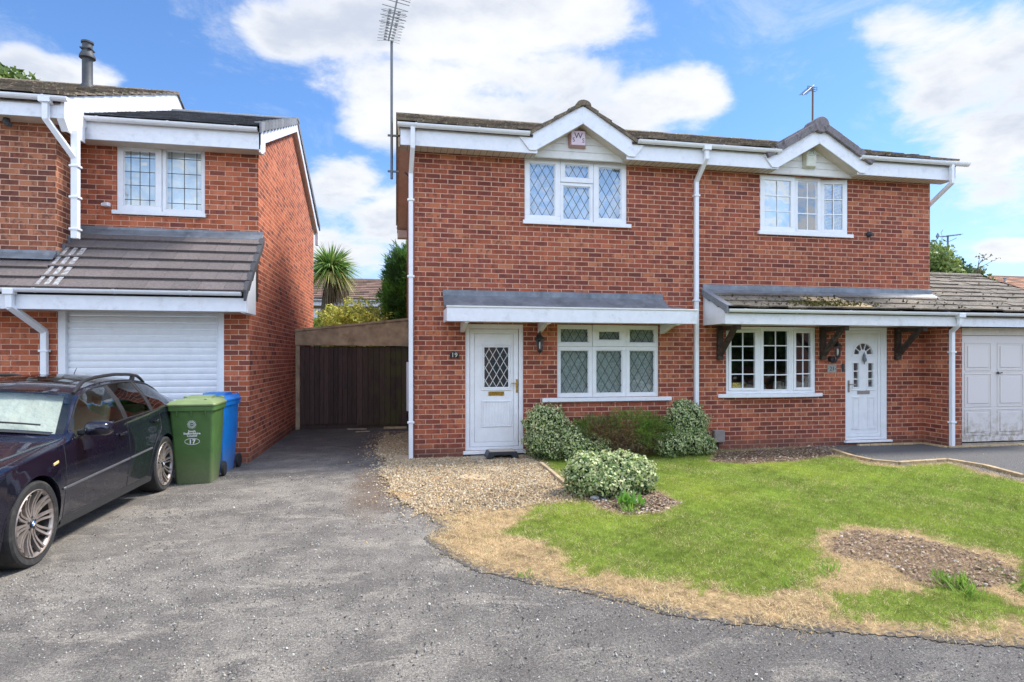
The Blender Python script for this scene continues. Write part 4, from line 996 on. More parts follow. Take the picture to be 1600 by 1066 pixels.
g = MB(); chev(g, 9.1, 4.98, 13.4, 6.87, 17.5, 5.0, -9.5, None, None, -4.42); g.build('roof_deck', MAT['wood_dark'], h17)
g = MB(); g.prism([(YE8, 5.05), (13.4, 6.915), (17.6, 5.05), (17.6, 4.8), (13.4, 6.60), (YE8+.55, 4.84), (YE8+.55, 4.62), (YE8+.12, 4.62), (YE8, 4.76)], -4.40, -4.375, 'yz')
g.prism([(YE8, 4.76), (YE8+.12, 4.62), (YE8+.12, 4.98), (YE8, 4.98)], -4.469, -4.401, 'yz'); g.build('bargeboard', MAT['fascia_paint'], h17)
g = MB(); x8 = wx(72, YE8-.05); xv = wx(118, YG-.07)
sqpipe(g, [(x8, YE8-.055, 4.97), (x8, YE8-.055, 4.72), (xv, YG-.07, 4.28)], .07)
sqpipe(g, [(xv, YG-.07, 4.66), (xv, YG-.07, 3.20)], .085); clips(g, xv, YG-.07, [4.17, 3.74, 3.30], .085); g.box(x8-.07, x8+.07, YE8-.115, YE8-.003, 4.93, 5.0)
g.build('downpipe', MAT['upvc'], h17, bevel=.004)
g = MB(); xa, xb = wx(15, 8.86), wx(70, YG-.04); sqpipe(g, [(xa, 8.86, 2.39), (xa, 8.87, 2.20), (xb, YG-.05, 1.90), (xb, YG-.05, .03)], .075); clips(g, xb, YG-.05, [1.62, .7], .075); g.box(xa-.06, xa+.06, 8.805, 8.912, 2.355, 2.43)
g.build('downpipe', MAT['upvc'], h17, bevel=.004)
g = MB(); fx, fy = -5.52, 12.3; fz_ = 5.03+O8*(fy-9.05)
g.lathe([(.13, -.2), (.13, .02), (.105, .10), (.085, .13), (.085, .58), (.13, .60), (.13, .63), (.10, .70), (.085, .72), (.08, .86), (.10, .87), (.10, .90), (.02, .90)], (fx, fy, fz_-.03), 20)
g.box(fx-.09, fx+.09, fy-.09, fy+.09, fz_+.72, fz_+.74)
tag(g.build('flue_pipe', MAT['flue'], None, smooth=True), 'dark grey ribbed flue terminal standing on the mossy roof at far left', 'flue pipe')
g = MB(); xo_, zo_ = wx(8, YE8+.12), 4.71; g.lathe([(.035, .0), (.045, -.04), (.035, -.08)], (xo_, YE8+.15, 4.764), 12); g.tube([(xo_, YE8+.15, 4.69), (xo_+.07, YE8+.10, 4.66)], .03, 8)
tag(g.build('security_camera', MAT['flue'], None), 'small dark camera under the eaves at the far left edge', 'camera')
g = MB(); g.box(xv+.05, xv+.12, YU-.06, YU-.002, 3.80, 3.84); g.obox((xv+.14, YU-.09, 3.81), (.045, -.02, 0), (.01, .03, 0), (0, 0, .028)); tag(g.build('security_light', MAT['upvc'], None, bevel=.006), 'little white sensor fixed beside the square downpipe left of the leaded window', 'sensor light')

# ================================================================== the timber gate and carport front between the houses
gt = thing('timber_gate', 'dark brown boarded timber gate under a weathered fascia between the houses', 'gate', (-.9, 13.57, 0))
YGt = 13.57
gm, t, b, o_ = newmat('gate_boards'); P = obj_co(t); s_ = t.n('ShaderNodeSeparateXYZ'); t.set(s_.inputs[0], P)
c_ = t.mix(1., (.075, .048, .040), tint_of(t), 'MULTIPLY'); gr = t.noise(t.scalevec(P, (30, 30, 2.2)), 2., 7, .65); c_ = t.mix(1., c_, t.ramp(gr, [(.3, .55), (.7, 1.35)]), 'MULTIPLY')
c_ = t.mix(t.math('MULTIPLY', t.smooth(s_.outputs[0], -.9, .1, 0., .8), t.smooth(t.noise(P, 4, 5), .35, .6)), c_, (.075, .075, .022))
c_ = t.mix(t.math('MULTIPLY', t.smooth(t.noise(t.scalevec(P, (22, 22, 4)), 1.2, 7, .7), .66, .72), .6), c_, (.30, .26, .20))
t.set(b.inputs['Base Color'], c_); b.inputs['Roughness'].default_value = .8
g = MB(); x = -2.00; k = 0
while x < .27:
    wv = .098 if x < -.85 else .12; g.tint = (random.uniform(.7, 1.3),)*3; dz = random.uniform(-.012, .012) if x > -.8 else 0
    g.box(x, min(x+wv-.006, .275), YGt+(0 if k % 2 else .008), YGt+.03, .10 if x < -.85 else .06, 1.775+dz); x += wv; k += 1
g.box(-2.0, .27, YGt+.03, YGt+.05, .0, 1.78)
go = g.build('board_panel', gm, gt, bevel=.003)
g = MB(); g.tube([(-1.06, YGt-.03, .92), (-1.06, YGt+.0, .92)], .022, 10); g.box(-1.09, -1.03, YGt-.008, YGt-.0, .87, .97); g.build('latch', MAT['black_metal'], gt)
g = MB(); g.prism([(-2.10, 1.81), (.28, 1.79), (.28, 2.36), (-2.10, 2.09)], YGt-.05, YGt-.03, 'xz'); g.prism([(-2.10, 1.795), (-.6, 1.79), (-.6, 1.84), (-2.1, 1.84)], YGt-.0295, YGt-.005, 'xz'); g.build('fascia_board', MAT['timber_tan'], gt)
g = MB(); g.prism([(-2.12, 2.092), (.28, 2.362), (.28, 2.41), (-2.12, 2.14)], YGt-.07, YGt-.0, 'xz'); g.build('capping', MAT['timber_tan'], gt)
g = MB(); g.prism([(-2.1, 2.08), (.28, 2.35), (.28, 2.37), (-2.1, 2.10)], YGt, YGt+2.6, 'xz'); g.build('carport_roof', MAT['timber_tan'], gt)
g = MB(); g.box(-2.095, -2.01, YGt-.03, YGt+.05, 0, 1.79); g.build('post', MAT['timber_tan'], gt)
g = MB(); g.obox((-.80, 13.25, .02), (.20, -.02, 0), (.004, .03, 0), (0, 0, .012)); tag(g.build('timber_offcut', MAT['slab'], None), 'longer pale timber offcut lying at the foot of the dark gate', 'offcut')
g = MB(); g.obox((-.66, 12.8, .018), (.14, .02, 0), (.004, .03, 0), (0, 0, .010)); tag(g.build('timber_offcut', MAT['slab'], None), 'shorter pale timber offcut in front of the longer one near the gate', 'offcut')
g = MB(); g.box(-.25, .24, 13.30, 13.40, .0, .04); tag(g.build('timber_sleeper', MAT['timber_tan'], None, bevel=.004), 'tan timber edging strip at the right foot of the dark gate', 'timber')

# ================================================================== small fittings on the walls
def alarm(name, X, Z, Yb, wd, ht, dp, mats, lab, cat, draw):
    r = thing(name, lab, cat, (X, Yb, Z)); g = MB(); e = .03
    g.add([(X-wd/2, Yb, Z-ht/2), (X+wd/2, Yb, Z-ht/2), (X+wd/2, Yb, Z+ht/2), (X-wd/2, Yb, Z+ht/2), (X-wd/2+e, Yb-dp, Z-ht/2+e), (X+wd/2-e, Yb-dp, Z-ht/2+e), (X+wd/2-e, Yb-dp, Z+ht/2-e*.4), (X-wd/2+e, Yb-dp, Z+ht/2-e*.4)],
          [(0, 1, 5, 4), (1, 2, 6, 5), (2, 3, 7, 6), (3, 0, 4, 7), (4, 5, 6, 7), (0, 3, 2, 1)])
    g.build('housing', mats[0], r, bevel=.008)
    f = MB(); f.box(X-wd/2+e+.004, X+wd/2-e-.004, Yb-dp-.003, Yb-dp, Z-ht/2+e+.004, Z+ht/2-e*.4-.006); f.build('face_plate', mats[1], r)
    t_ = MB(); draw(t_, X, Yb-dp-.0035, Z); t_.build('lettering', mats[2], r, fix=False)
def dr1(m_, X, y, Z):
    text_mb(m_, 'W', .13, (X+.0, y, Z+.0), (1, 0, 0), (0, 0, 1)); text_mb(m_, 'S', .095, (X-.075, y, Z-.055), (1, 0, .05), (-.05, 0, 1)); text_mb(m_, 'S', .095, (X+.078, y, Z-.06), (1, 0, -.05), (.05, 0, 1))
alarm('alarm_box', wx(903.5, YW-.18), 4.97, YW-.10, .29, .27, .09, (MAT['alarm_pink'], MAT['alarm_face'], MAT['ink_black']), 'faded pink alarm box lettered SWS in the gable over the diamond-leaded window', 'alarm box', dr1)
def dr2(m_, X, y, Z):
    text_mb(m_, 'DEFAS', .058, (X-.0, y, Z+.085), (1, 0, 0), (0, 0, 1)); 
    for k in range(7): m_.box(X-.06+k*.018, X-.05+k*.018, y-.001, y, Z+.062, Z+.072)
dxa = wx(1268, YW-.18)
alarm('alarm_box', dxa, 4.90, YW-.10, .24, .29, .08, (MAT['alarm_cream'], MAT['alarm_cream'], MAT['ink_green']), 'cream alarm box with green lettering in the grey-tiled gable', 'alarm box', dr2)
# coach lanterns
def lantern(X, Y, Z, lab, down=True, side=0.):
    r = thing('wall_lantern', lab, 'lantern', (X, Y, Z)); cy = Y-.11
    g = MB(); g.lathe([(.035, -.004), (.045, 0)], (X, Y-.004, Z+(.10 if down else -.14)), 12, 'y')
    if down: g.tube([(X, Y-.01, Z+.10), (X, Y-.05, Z+.19), (X, cy, Z+.20), (X, cy, Z+.14)], .010, 8); g.box(X-.028, X+.028, Y-.02, Y-.001, Z-.06, Z+.15)
    else: g.tube([(X-.06, Y-.01, Z-.17), (X-.06, Y-.06, Z-.20), (X-.03, cy, Z-.19), (X, cy, Z-.12)], .014, 8); g.lathe([(.045, -.07), (.05, 0)], (X-.06, Y-.012, Z-.15), 12, 'y')
    g.build('bracket', MAT['black_metal'], r)
    n = 6; a = [(X+.055*math.cos(math.pi/6+k*math.pi/3)*f, cy+.055*math.sin(math.pi/6+k*math.pi/3)*f, z) for f, z in ((.72, Z-.09), (1.15, Z+.07)) for k in range(6)]
    g = MB()
    for k in range(6): g.bar(a[k], a[k+6], .009, .009)
    g.lathe([(.001, -.16), (.014, -.15), (.012, -.135), (.028, -.12), (.046, -.10), (.046, -.09)], (X, cy, Z), 6)
    g.lathe([(.078, .068), (.080, .078), (.045, .115), (.025, .13), (.028, .14), (.012, .155), (.014, .165), (.001, .18)], (X, cy, Z), 6)
    g.build('cage', MAT['black_metal'], r)
    g = MB(); g.lathe([(.038, -.088), (.058, .067)], (X, cy, Z), 6, cap=False); g.build('glass_panes', MAT['glass_lamp'], r)
    g = MB(); g.lathe([(.012, -.07), (.016, -.05), (.018, .0), (.012, .03), (.001, .04)], (X, cy, Z), 10); g.build('bulb', MAT['ink_white'], r)
lantern(wx(843.5, YW-.1), YW, wz(843, 538, YW-.1), 'black coach lantern between the brass-handled door and the wide leaded window')
lantern(wx(1308, YW-.1), YW, wz(1308, 548, YW-.1), 'black wall lantern on a curled arm above the plaque reading 21', down=False)
r = thing('house_number', 'small arched black plaque reading 19 left of the white door', 'plaque', (wx(710, YW), YW, 1.55)); X = wx(710, YW-.01); Z = wz(710, 555, YW)
g = MB(); g.prism([(X-.07, Z-.05), (X+.07, Z-.05), (X+.07, Z+.02), (X+.05, Z+.03), (X+.035, Z+.055), (X-.035, Z+.055), (X-.05, Z+.03), (X-.07, Z+.02)], YW-.012, YW-.001, 'xz'); g.build('plate', MAT['ink_black'], r, bevel=.003)
g = MB(); text_mb(g, '19', .10, (X, YW-.0125, Z-.032), (1, 0, 0), (0, 0, 1), .002); g.build('digits', MAT['alarm_cream'], r, fix=False)
r = thing('house_number', 'grey slate plaque reading 21 below the lantern on a curled arm', 'plaque', (wx(1300, YW), YW, 1.4)); X = wx(1300, YW-.01); Z = wz(1300, 576, YW)
g = MB(); g.box(X-.088, X+.088, YW-.012, YW-.001, Z-.066, Z+.066); g.build('plate', MAT['slate_plaque'], r, bevel=.003)
g = MB(); text_mb(g, '21', .10, (X, YW-.0125, Z-.035), (1, 0, 0), (0, 0, 1), .002); g.tube([(X-.075, YW-.013, Z), (X-.06, YW-.014, Z)], .003, 6); g.tube([(X+.06, YW-.013, Z), (X+.075, YW-.014, Z)], .003, 6); g.build('digits', MAT['ink_black'], r, fix=False)
# gas meter cowl, outside tap cover, wall vent
r = thing('meter_cowl', 'brown grey metal cowl on the brick wall right of the variegated bushes', 'meter cover', (wx(1123, YW), YW, .3)); X = wx(1123, YW-.05); Z = wz(1123, 681, YW)
g = MB(); g.box(X-.095, X+.095, YW-.09, YW-.001, Z-.10, Z+.10); g.build('cover', MAT['meter_grey'], r, bevel=.014, segs=3); g = MB(); g.tube([(X, YW-.03, Z-.10), (X+.01, YW-.025, Z-.36)], .012, 6); g.build('pipe', MAT['black_rubber'], r)
g = MB(); X = wx(1103, YW-.05); Z = wz(1103, 685, YW); g.lathe([(.03, 0), (.035, -.03), (.02, -.05), (.001, -.055)], (X, YW-.001, Z), 12, 'y'); tag(g.build('pipe_cap', MAT['upvc'], None, smooth=True), 'round white pipe cap on the wall beside the rightmost bush', 'pipe cap')
g = MB(); X = wx(1360, YW-.05); Z = wz(1360, 367, YW); g.lathe([(.05, 0), (.045, -.05), (.02, -.09)], (X, YW-.001, Z), 12, 'y'); tag(g.build('boiler_vent', MAT['flue'], None), 'small black vent outlet in the brick wall below and right of the barred upper window', 'vent')

# ================================================================== aerials
r = thing('tv_aerial', 'tall mast with a many-element aerial bracketed to the left gable end', 'aerial', (wx(612, 9.45), 9.45, 4.2)); Y = 9.45; X = wx(612, Y)
zt = wz(612, 66, Y); g = MB(); g.tube([(X, Y, wz(612, 280, Y)), (X, Y, zt+.02)], .020, 8); g.build('mast', MAT['steel_mast'], r)
g = MB()
for py in (212, 268): z = wz(612, py, Y); g.bar((X-.06, Y, z), (.05, Y, z), .03, .025)
g.bar((X+.2, Y, wz(612, 268, Y)), (XL, Y+.1, wz(612, 280, Y)), .015, .02); g.build('wall_bracket', MAT['steel_mast'], r)
g = MB(); b0 = Vector((X-.05, Y-.02, zt-.0)); b1 = Vector((X+.10, Y-.35, wz(617, 5, Y)-.05)); dd = (b1-b0)
g.tube([b0, b1], .014, 6)
for k in range(11):
    c = b0+dd*(k/10*.62+.02); sx = Vector((.075, -.0, -.012))
    for s in (-1, 1): g.obox(c+sx*s*(.7+.02*k), (.022, 0, -.003), (0, .010, 0), (0, 0, .011)); g.bar(c, c+Vector((s*.17, .04, .035-.01*s)), .004, .004); g.bar(c, c+Vector((s*.17, -.04, -.05-.01*s)), .004, .004)
g.build('boom', MAT['aluminium'], r)
g = MB()
for k, q in enumerate((.36, .50, .60, .70, .82, .89, .94, 1.0)):
    c = b0+dd*q; g.bar(c-Vector((.19, 0, -.035)), c+Vector((.19, 0, -.035)), .009, .009)
g.build('elements', MAT['aluminium'], r)
def yagi(name, lab, base, top, dirn, L, n, el, mat='steel_mast', side=Vector((0, 1, 0))):
    r = thing(name, lab, 'aerial', tuple(base)); g = MB(); g.tube([base, top], .018, 8); g.build('mast', MAT['rust_steel' if n > 9 else 'steel_mast'], r)
    g = MB(); d = dirn.normalized(); a = top-d*L*.25; b = top+d*L*.75; g.tube([a, b], .011, 6)
    sv = d.cross(Vector((0, 0, 1))).normalized()
    for k in range(n): c = a+(b-a)*(k/(n-1)); g.bar(c-sv*el, c+sv*el, .006, .006)
    g.build('boom', MAT[mat], r)
    g = MB()
    for dz in (-.09, -.03, .03, .09): g.bar(a-sv*el*1.1+Vector((0, 0, dz)), a+sv*el*1.1+Vector((0, 0, dz)), .010, .008)
    g.bar(a-Vector((0, 0, .1)), a+Vector((0, 0, .1)), .012, .012); g.build('reflector', MAT[mat], r)
Y = 12.0; X = wx(1270, Y); zt = wz(1270, 139, Y); r = thing('tv_aerial', 'small slanted aerial on a rusty mast behind the grey-capped gable', 'aerial', (X, Y, 6.2))
g = MB(); g.tube([(X-.01, Y, 6.2), (X, Y, zt)], .020, 8); g.build('mast', MAT['rust_steel'], r)
g = MB(); a, b_ = Vector((X+.05, Y+.03, zt+.10)), Vector((X-.40, Y-.2, zt-.25)); g.tube([a, b_], .013, 6)
for k in range(12): c = a.lerp(b_, .25+k/11*.75); g.bar(c-Vector((.03, -.09, -.03)), c+Vector((.03, -.09, -.03)), .006, .006)
g.build('boom', MAT['steel_mast'], r)
g = MB()
for dz in (-.05, -.005, .04): g.bar((X-.15, Y-.03, zt+dz), (X+.08, Y+.01, zt+dz), .013, .010)
for dx in (-.15, -.04, .08): g.bar((X+dx, Y-.03, zt-.05), (X+dx, Y-.03, zt+.04), .010, .010)
g.build('reflector', MAT['steel_mast'], r)
# ================================================================== ground
def poly_w(pts): return np.array([gp(*p) for p in pts])
def inside(P, poly):
    x, y = P[:, 0], P[:, 1]; c = np.zeros(len(P), bool); n = len(poly)
    for i in range(n):
        x0, y0 = poly[i]; x1, y1 = poly[(i+1) % n]
        if y0 == y1: continue
        c ^= ((y0 > y) != (y1 > y)) & (x < (x1-x0)*(y-y0)/(y1-y0)+x0)
    return c
def sdist(P, poly):     # signed distance, positive inside
    d = np.full(len(P), 1e9); n = len(poly)
    for i in range(n):
        a = np.array(poly[i]); b = np.array(poly[(i+1) % n]); ab = b-a; t = np.clip(((P-a) @ ab)/max(ab @ ab, 1e-9), 0, 1)
        d = np.minimum(d, np.linalg.norm(P-(a+t[:, None]*ab), axis=1))
    return np.where(inside(P, poly), d, -d)
_ph = rng.uniform(0, 6.28, (40,)); _k = rng.normal(0, 1, (40, 2))
def fbm(P, sc, seed=0):
    v = np.zeros(len(P)); a = 1.; f = sc; tot = 0
    for o in range(5):
        for j in range(6):
            i = (o*6+j+seed*7) % 40; v += a*np.sin((P @ _k[i])*f*1.7+_ph[i]+o)
        tot += a*6; a *= .6; f *= 2.05
    return v/tot*2.2

G_GRAVEL = poly_w([(585, 695), (606, 676), (640, 668)])
gravel = np.array([gp(590, 700), gp(606, 676), (-.05, 11.9), (.26, 12.6), (.27, YW-.02), (2.05, YW-.02), gp(852, 735), gp(897, 778), gp(858, 788), gp(760, 800), gp(690, 806), gp(650, 800), gp(612, 770), gp(598, 745), gp(604, 722), gp(585, 708)])
lawn_all = np.array([gp(842, 722), (2.2, 9.2), (7.2, YW-.02), gp(1300, 707), gp(1362, 723), gp(1404, 727), gp(1480, 722), gp(1600, 752), (11.8, 6.2), (11.8, 3.0), gp(1600, 1018), gp(1480, 1003), gp(1290, 990), gp(1090, 968), gp(960, 938), gp(840, 912), gp(752, 894), gp(690, 866), gp(668, 842), gp(688, 822), gp(665, 806), gp(690, 798), gp(850, 784), gp(898, 776), gp(870, 752)])
green_a = np.array([gp(842, 722), (2.2, 9.2), (7.2, YW-.3), gp(1300, 714), gp(1362, 727), gp(1404, 731), gp(1480, 727), gp(1600, 757), (11.8, 6.1), (11.8, 4.4), gp(1600, 935), gp(1560, 900), gp(1585, 880), gp(1540, 860), gp(1480, 842), gp(1400, 830), gp(1330, 820), gp(1255, 835), gp(1262, 850), gp(1290, 865), gp(1320, 893), gp(1268, 918), gp(1180, 928), gp(1080, 918), gp(985, 905), gp(905, 880), gp(850, 850), gp(790, 836), gp(805, 818), gp(850, 790), gp(905, 786), gp(895, 770), gp(870, 745)])
green_b = np.array([gp(1278, 932), gp(1370, 920), gp(1440, 925), gp(1475, 915), gp(1500, 908), gp(1540, 925), gp(1600, 945), (11.8, 4.0), (11.8, 3.4), gp(1600, 985), gp(1500, 980), gp(1400, 976), gp(1320, 960)])
bare = np.array([gp(1290, 845), gp(1335, 832), gp(1430, 843), gp(1530, 868), gp(1585, 893), gp(1580, 915), gp(1500, 922), gp(1450, 918), gp(1390, 885), gp(1320, 872)])
bedf = np.array([gp(905, 775), gp(960, 765), gp(1030, 770), gp(1060, 788), gp(1030, 802), gp(985, 806), gp(940, 796)])
bedw = np.array([gp(1110, 722), gp(1120, 708), (7.4, YW-.02), gp(1330, 709), gp(1240, 722), gp(1160, 726)])

gm, t, b, o_ = newmat('asphalt'); P = obj_co(t)
big = t.noise(P, .55, 6, .62, .4); mid = t.noise(P, 2.6, 8, .72, .3); fine = t.noise(P, 62, 4, .85); agg = t.noise(P, 140, 3, .8)
vor = t.n('ShaderNodeTexVoronoi'); t.set(vor.inputs['Vector'], P); vor.inputs['Scale'].default_value = 48
base = t.mix(t.smooth(t.math('ADD', t.math('MULTIPLY', big, .5), t.math('MULTIPLY', mid, .5)), .42, .60), (.128, .115, .102), (.228, .206, .176))
wear = t.smooth(t.noise(t.scalevec(P, (1, 1.9, 1)), 1.6, 9, .78, .5), .52, .60, 0, .55)
base = t.mix(wear, base, (.32, .285, .235))
pt = t.smooth(t.noise(P, 7.5, 8, .8, .4), .52, .62, 0, .5); base = t.mix(pt, base, (.095, .087, .080))
sp = t.n('ShaderNodeSeparateXYZ'); t.set(sp.inputs[0], P)
base = t.mix(t.math('MULTIPLY', t.smooth(t.math('ADD', sp.outputs[0], t.math('MULTIPLY', mid, 3.)), 1.6, 4.2, 0, .55), t.smooth(big, .3, .55, .4, 1.)), base, (.092, .087, .084))
# brown earthy stain along the gravel edge, house shadow painted dark in the passage
dx = t.math('SUBTRACT', sp.outputs[0], -.25); dy = t.math('SUBTRACT', sp.outputs[1], 7.3)
st = t.math('ADD', t.math('MULTIPLY', t.math('MULTIPLY', dx, dx), 5.), t.math('MULTIPLY', t.math('MULTIPLY', dy, dy), .28))
base = t.mix(t.math('MULTIPLY', t.smooth(t.math('ADD', st, t.math('MULTIPLY', mid, 1.2)), .5, 1.5, .75, 0.), 1.), base, (.13, .090, .062))
damp_shade = t.math('MULTIPLY', t.smooth(sp.outputs[1], 8.6, 11.6, 0, .62), t.smooth(mid, .25, .5, .6, 1.))
base = t.mix(damp_shade, base, (.045, .043, .040))
c_ = t.mix(1., base, t.ramp(fine, [(.34, .45), (.46, .85), (.54, 1.12), (.66, 1.7)]), 'MULTIPLY')
c_ = t.mix(1., c_, t.ramp(agg, [(.34, .42), (.66, 1.6)]), 'MULTIPLY')
c_ = t.mix(t.smooth(vor.outputs['Distance'], .10, .18, .55, 0.), c_, (.42, .40, .37))
t.set(b.inputs['Base Color'], c_); b.inputs['Roughness'].default_value = .85; b.inputs['Specular IOR Level'].default_value = .3
t.set(b.inputs['Normal'], t.bump(t.math('ADD', t.math('MULTIPLY', fine, .6), t.math('MULTIPLY', agg, .5)), .012))
g = MB(); 
xs = [-400, -60, -14, 14, 60, 400]; ys = [-400, -60, -10, 18, 60, 400]
for i in range(5):
    for j in range(5): g.add([(xs[i], ys[j], 0), (xs[i+1], ys[j], 0), (xs[i+1], ys[j+1], 0), (xs[i], ys[j+1], 0)], [(0, 1, 2, 3)])
tag(g.build('driveway', MAT['asphalt']), kind='structure')

# lawn soil sheet, fine cells with a mottled tint of its own
def sheet(name, poly, cell, z, matn, tintf, edge=.05, sub=None):
    lo, hi = poly.min(0)-.1, poly.max(0)+.1; nx, ny = int((hi[0]-lo[0])/cell), int((hi[1]-lo[1])/cell)
    gx_, gy_ = np.meshgrid(np.arange(nx), np.arange(ny), indexing='ij'); c = np.stack([lo[0]+(gx_.ravel()+.5)*cell, lo[1]+(gy_.ravel()+.5)*cell], 1)
    sd_ = sdist(c, poly)+fbm(c, 6)*edge; k = sd_ > (0 if name == 'lawn' else rng.exponential(.05, len(c))-.03)
    if sub is not None: k &= sub(c)
    c = c[k]; h = cell/2
    zz = lambda q: z+.006*np.sin(q[:, 0]*7+q[:, 1]*3)*0
    v = np.stack([np.column_stack([c+np.array((a*h, b_*h)), np.full(len(c), z)]) for a, b_ in ((-1, -1), (1, -1), (1, 1), (-1, 1))], 1)
    return tag(np_mesh(name, v, 4, MAT[matn], tintf(c)), kind='structure')
m, t, b, o_ = newmat('soil'); P = obj_co(t)
t.set(b.inputs['Base Color'], t.mix(1., tint_of(t), t.ramp(t.noise(P, 38, 8, .8), [(.3, .45), (.7, 1.6)]), 'MULTIPLY')); b.inputs['Roughness'].default_value = .95; b.inputs['Specular IOR Level'].default_value = .1
t.set(b.inputs['Normal'], t.bump(t.noise(P, 45, 7, .8), .03))
def grass_amount(c):
    ga = np.maximum(sdist(c, green_a), sdist(c, green_b))+fbm(c, 2.5, 1)*.17+fbm(c, 9, 2)*.13
    for bd in (bedf, bedw): ga = np.minimum(ga, -sdist(c, bd)-.02)
    return ga
def lawn_tint(c):
    ga = np.clip(grass_amount(c)/.12+.5, 0, 1)[:, None]; br = np.clip((sdist(c, bare)+fbm(c, 4, 3)*.12)/.1+.5, 0, 1)[:, None]
    bd = np.clip(np.maximum(sdist(c, bedf), sdist(c, bedw))/.05+.5, 0, 1)[:, None]
    s = np.array((.42, .295, .155)); gcol = np.array((.21, .26, .05)); ba = np.array((.27, .185, .12)); bc = np.array((.13, .09, .055))
    r = s*(1-ga)+gcol*ga; r = r*(1-br)+ba*br; r = r*(1-bd)+bc*bd
    r = r*np.clip(1+.25*fbm(c, 5, 4)[:, None]+.4*fbm(c, 18, 6)[:, None], .3, 1.5)
    e = np.clip((sdist(c, lawn_all)+fbm(c, 5)*.05)/.14+rng.normal(0, .35, len(c)), 0, 1)[:, None]
    return np.array((.150, .140, .130))*(1-e)+r*e
sheet('lawn', lawn_all, .022, .005, 'soil', lawn_tint, .04)
sheet('gravel_bed', gravel, .03, .0035, 'soil', lambda c: np.array((.25, .19, .12))*(1+.25*fbm(c, 4)[:, None]), .05)

# grass and straw
N = 880000
lo, hi = lawn_all.min(0), lawn_all.max(0)
P_ = rng.uniform(lo, hi, (N, 2)); P_ = P_[P_[:, 0] < 11.4]
dist_ = P_[:, 0]*math.sin(TH)+P_[:, 1]*math.cos(TH)
P_ = P_[(dist_ > 3.2) & (rng.random(len(P_)) < np.clip(1.25-(dist_-3)*.09, .5, 1))]
P_ = P_[sdist(P_, lawn_all)+fbm(P_, 6)*.05+rng.exponential(.07, len(P_))-.07 > -.0]
ga = grass_amount(P_)
bl = np.minimum(np.maximum(-sdist(P_, bedf), -5), -sdist(P_, bedw))
P_, ga = P_[bl > -.02], ga[bl > -.02]
pg = np.clip(ga/.22+.55, .04, .97)*np.clip(.90+.22*fbm(P_, 3, 5), 0, 1)
isg = rng.random(len(P_)) < pg
br = sdist(P_, bare)+fbm(P_, 4, 3)*.12
keep = ~((br > 0) & (rng.random(len(P_)) < .5)); P_, isg, ga, br = P_[keep], isg[keep], ga[keep], br[keep]
def blades(P, L, wd, lean, tint, z0=.012, matn='grass', name='grass', lab=None, cat=None):
    n = len(P); a = rng.uniform(0, 2*np.pi, n); l = rng.uniform(*lean, n); b_ = rng.uniform(0, 2*np.pi, n)
    Ln = L*rng.uniform(.55, 1.3, n)
    base = np.column_stack([P, np.full(n, z0)]); d = np.column_stack([np.cos(a)*np.sin(l), np.sin(a)*np.sin(l), np.cos(l)])*Ln[:, None]
    s = np.column_stack([np.cos(b_), np.sin(b_), np.zeros(n)])*wd*rng.uniform(.6, 1.3, n)[:, None]
    v = np.stack([base-s, base+s, base+d], 1)
    return tag(np_mesh(name, v, 3, MAT[matn], tint), lab, cat, kind='stuff')
Pg = P_[isg]; f1 = fbm(Pg, 1.2, 6)[:, None]; f2 = rng.random((len(Pg), 1)); f3 = fbm(Pg, 6, 7)[:, None]
tg = np.array((.225, .330, .050))*(1+.34*f1+.34*f3+.2*fbm(Pg, 17, 15)[:, None])*(.6+.8*f2)+np.array((.12, .06, .0))*np.clip(f1+.7*(f2-.4), 0, 1)
dry = np.clip(.5-ga[isg]/.5, 0, 1)[:, None]*rng.random((len(Pg), 1)); tg = tg*(1-dry*.6)+np.array((.34, .27, .08))*dry*.6
blades(Pg, .026, .0015, (0.05, .95), np.clip(tg, .01, 1), name='grass', lab='short green lawn grass in front of the two houses', cat='grass')
Ps = P_[~isg]; k = rng.random(len(Ps)) < np.clip(.72+.9*fbm(Ps, 3.3, 12)+.8*fbm(Ps, 11, 13), .10, 1); Ps = Ps[k]; f2 = rng.random((len(Ps), 1)); f1 = fbm(Ps, 3, 8)[:, None]; bs = (sdist(Ps, bare) > 0)[:, None]
ts = np.array((.92, .70, .42))*(.45+.75*f2)*(1+.18*f1); ts = np.where(bs, ts*(.5+.5*rng.random((len(Ps), 1))), ts)
blades(Ps, .036, .0014, (.7, 1.5), np.clip(ts, .01, 1), z0=.016, matn='straw', name='dry_grass', lab='dry straw-coloured grass along the edge of the lawn', cat='dry grass')
# withered grass growing through the gravel
Pw = rng.uniform(gravel.min(0), gravel.max(0), (26000, 2)); cA = np.array(gp(735, 757)); cB = np.array(gp(800, 765)); wA = np.exp(-(((Pw-cA)/np.array((.55, .38)))**2).sum(1))+.6*np.exp(-(((Pw-cB)/np.array((.5, .22)))**2).sum(1))
Pw = Pw[(rng.random(len(Pw)) < np.clip(wA*(.6+.9*fbm(Pw, 5, 14)), 0, .8)) & (sdist(Pw, gravel) > 0)]
blades(Pw, .030, .0016, (.8, 1.5), np.array((.60, .38, .17))*rng.uniform(.6, 1.15, (len(Pw), 1)), z0=.022, matn='straw', name='dry_grass', lab='withered orange-brown grass growing through the middle of the gravel', cat='dry grass')
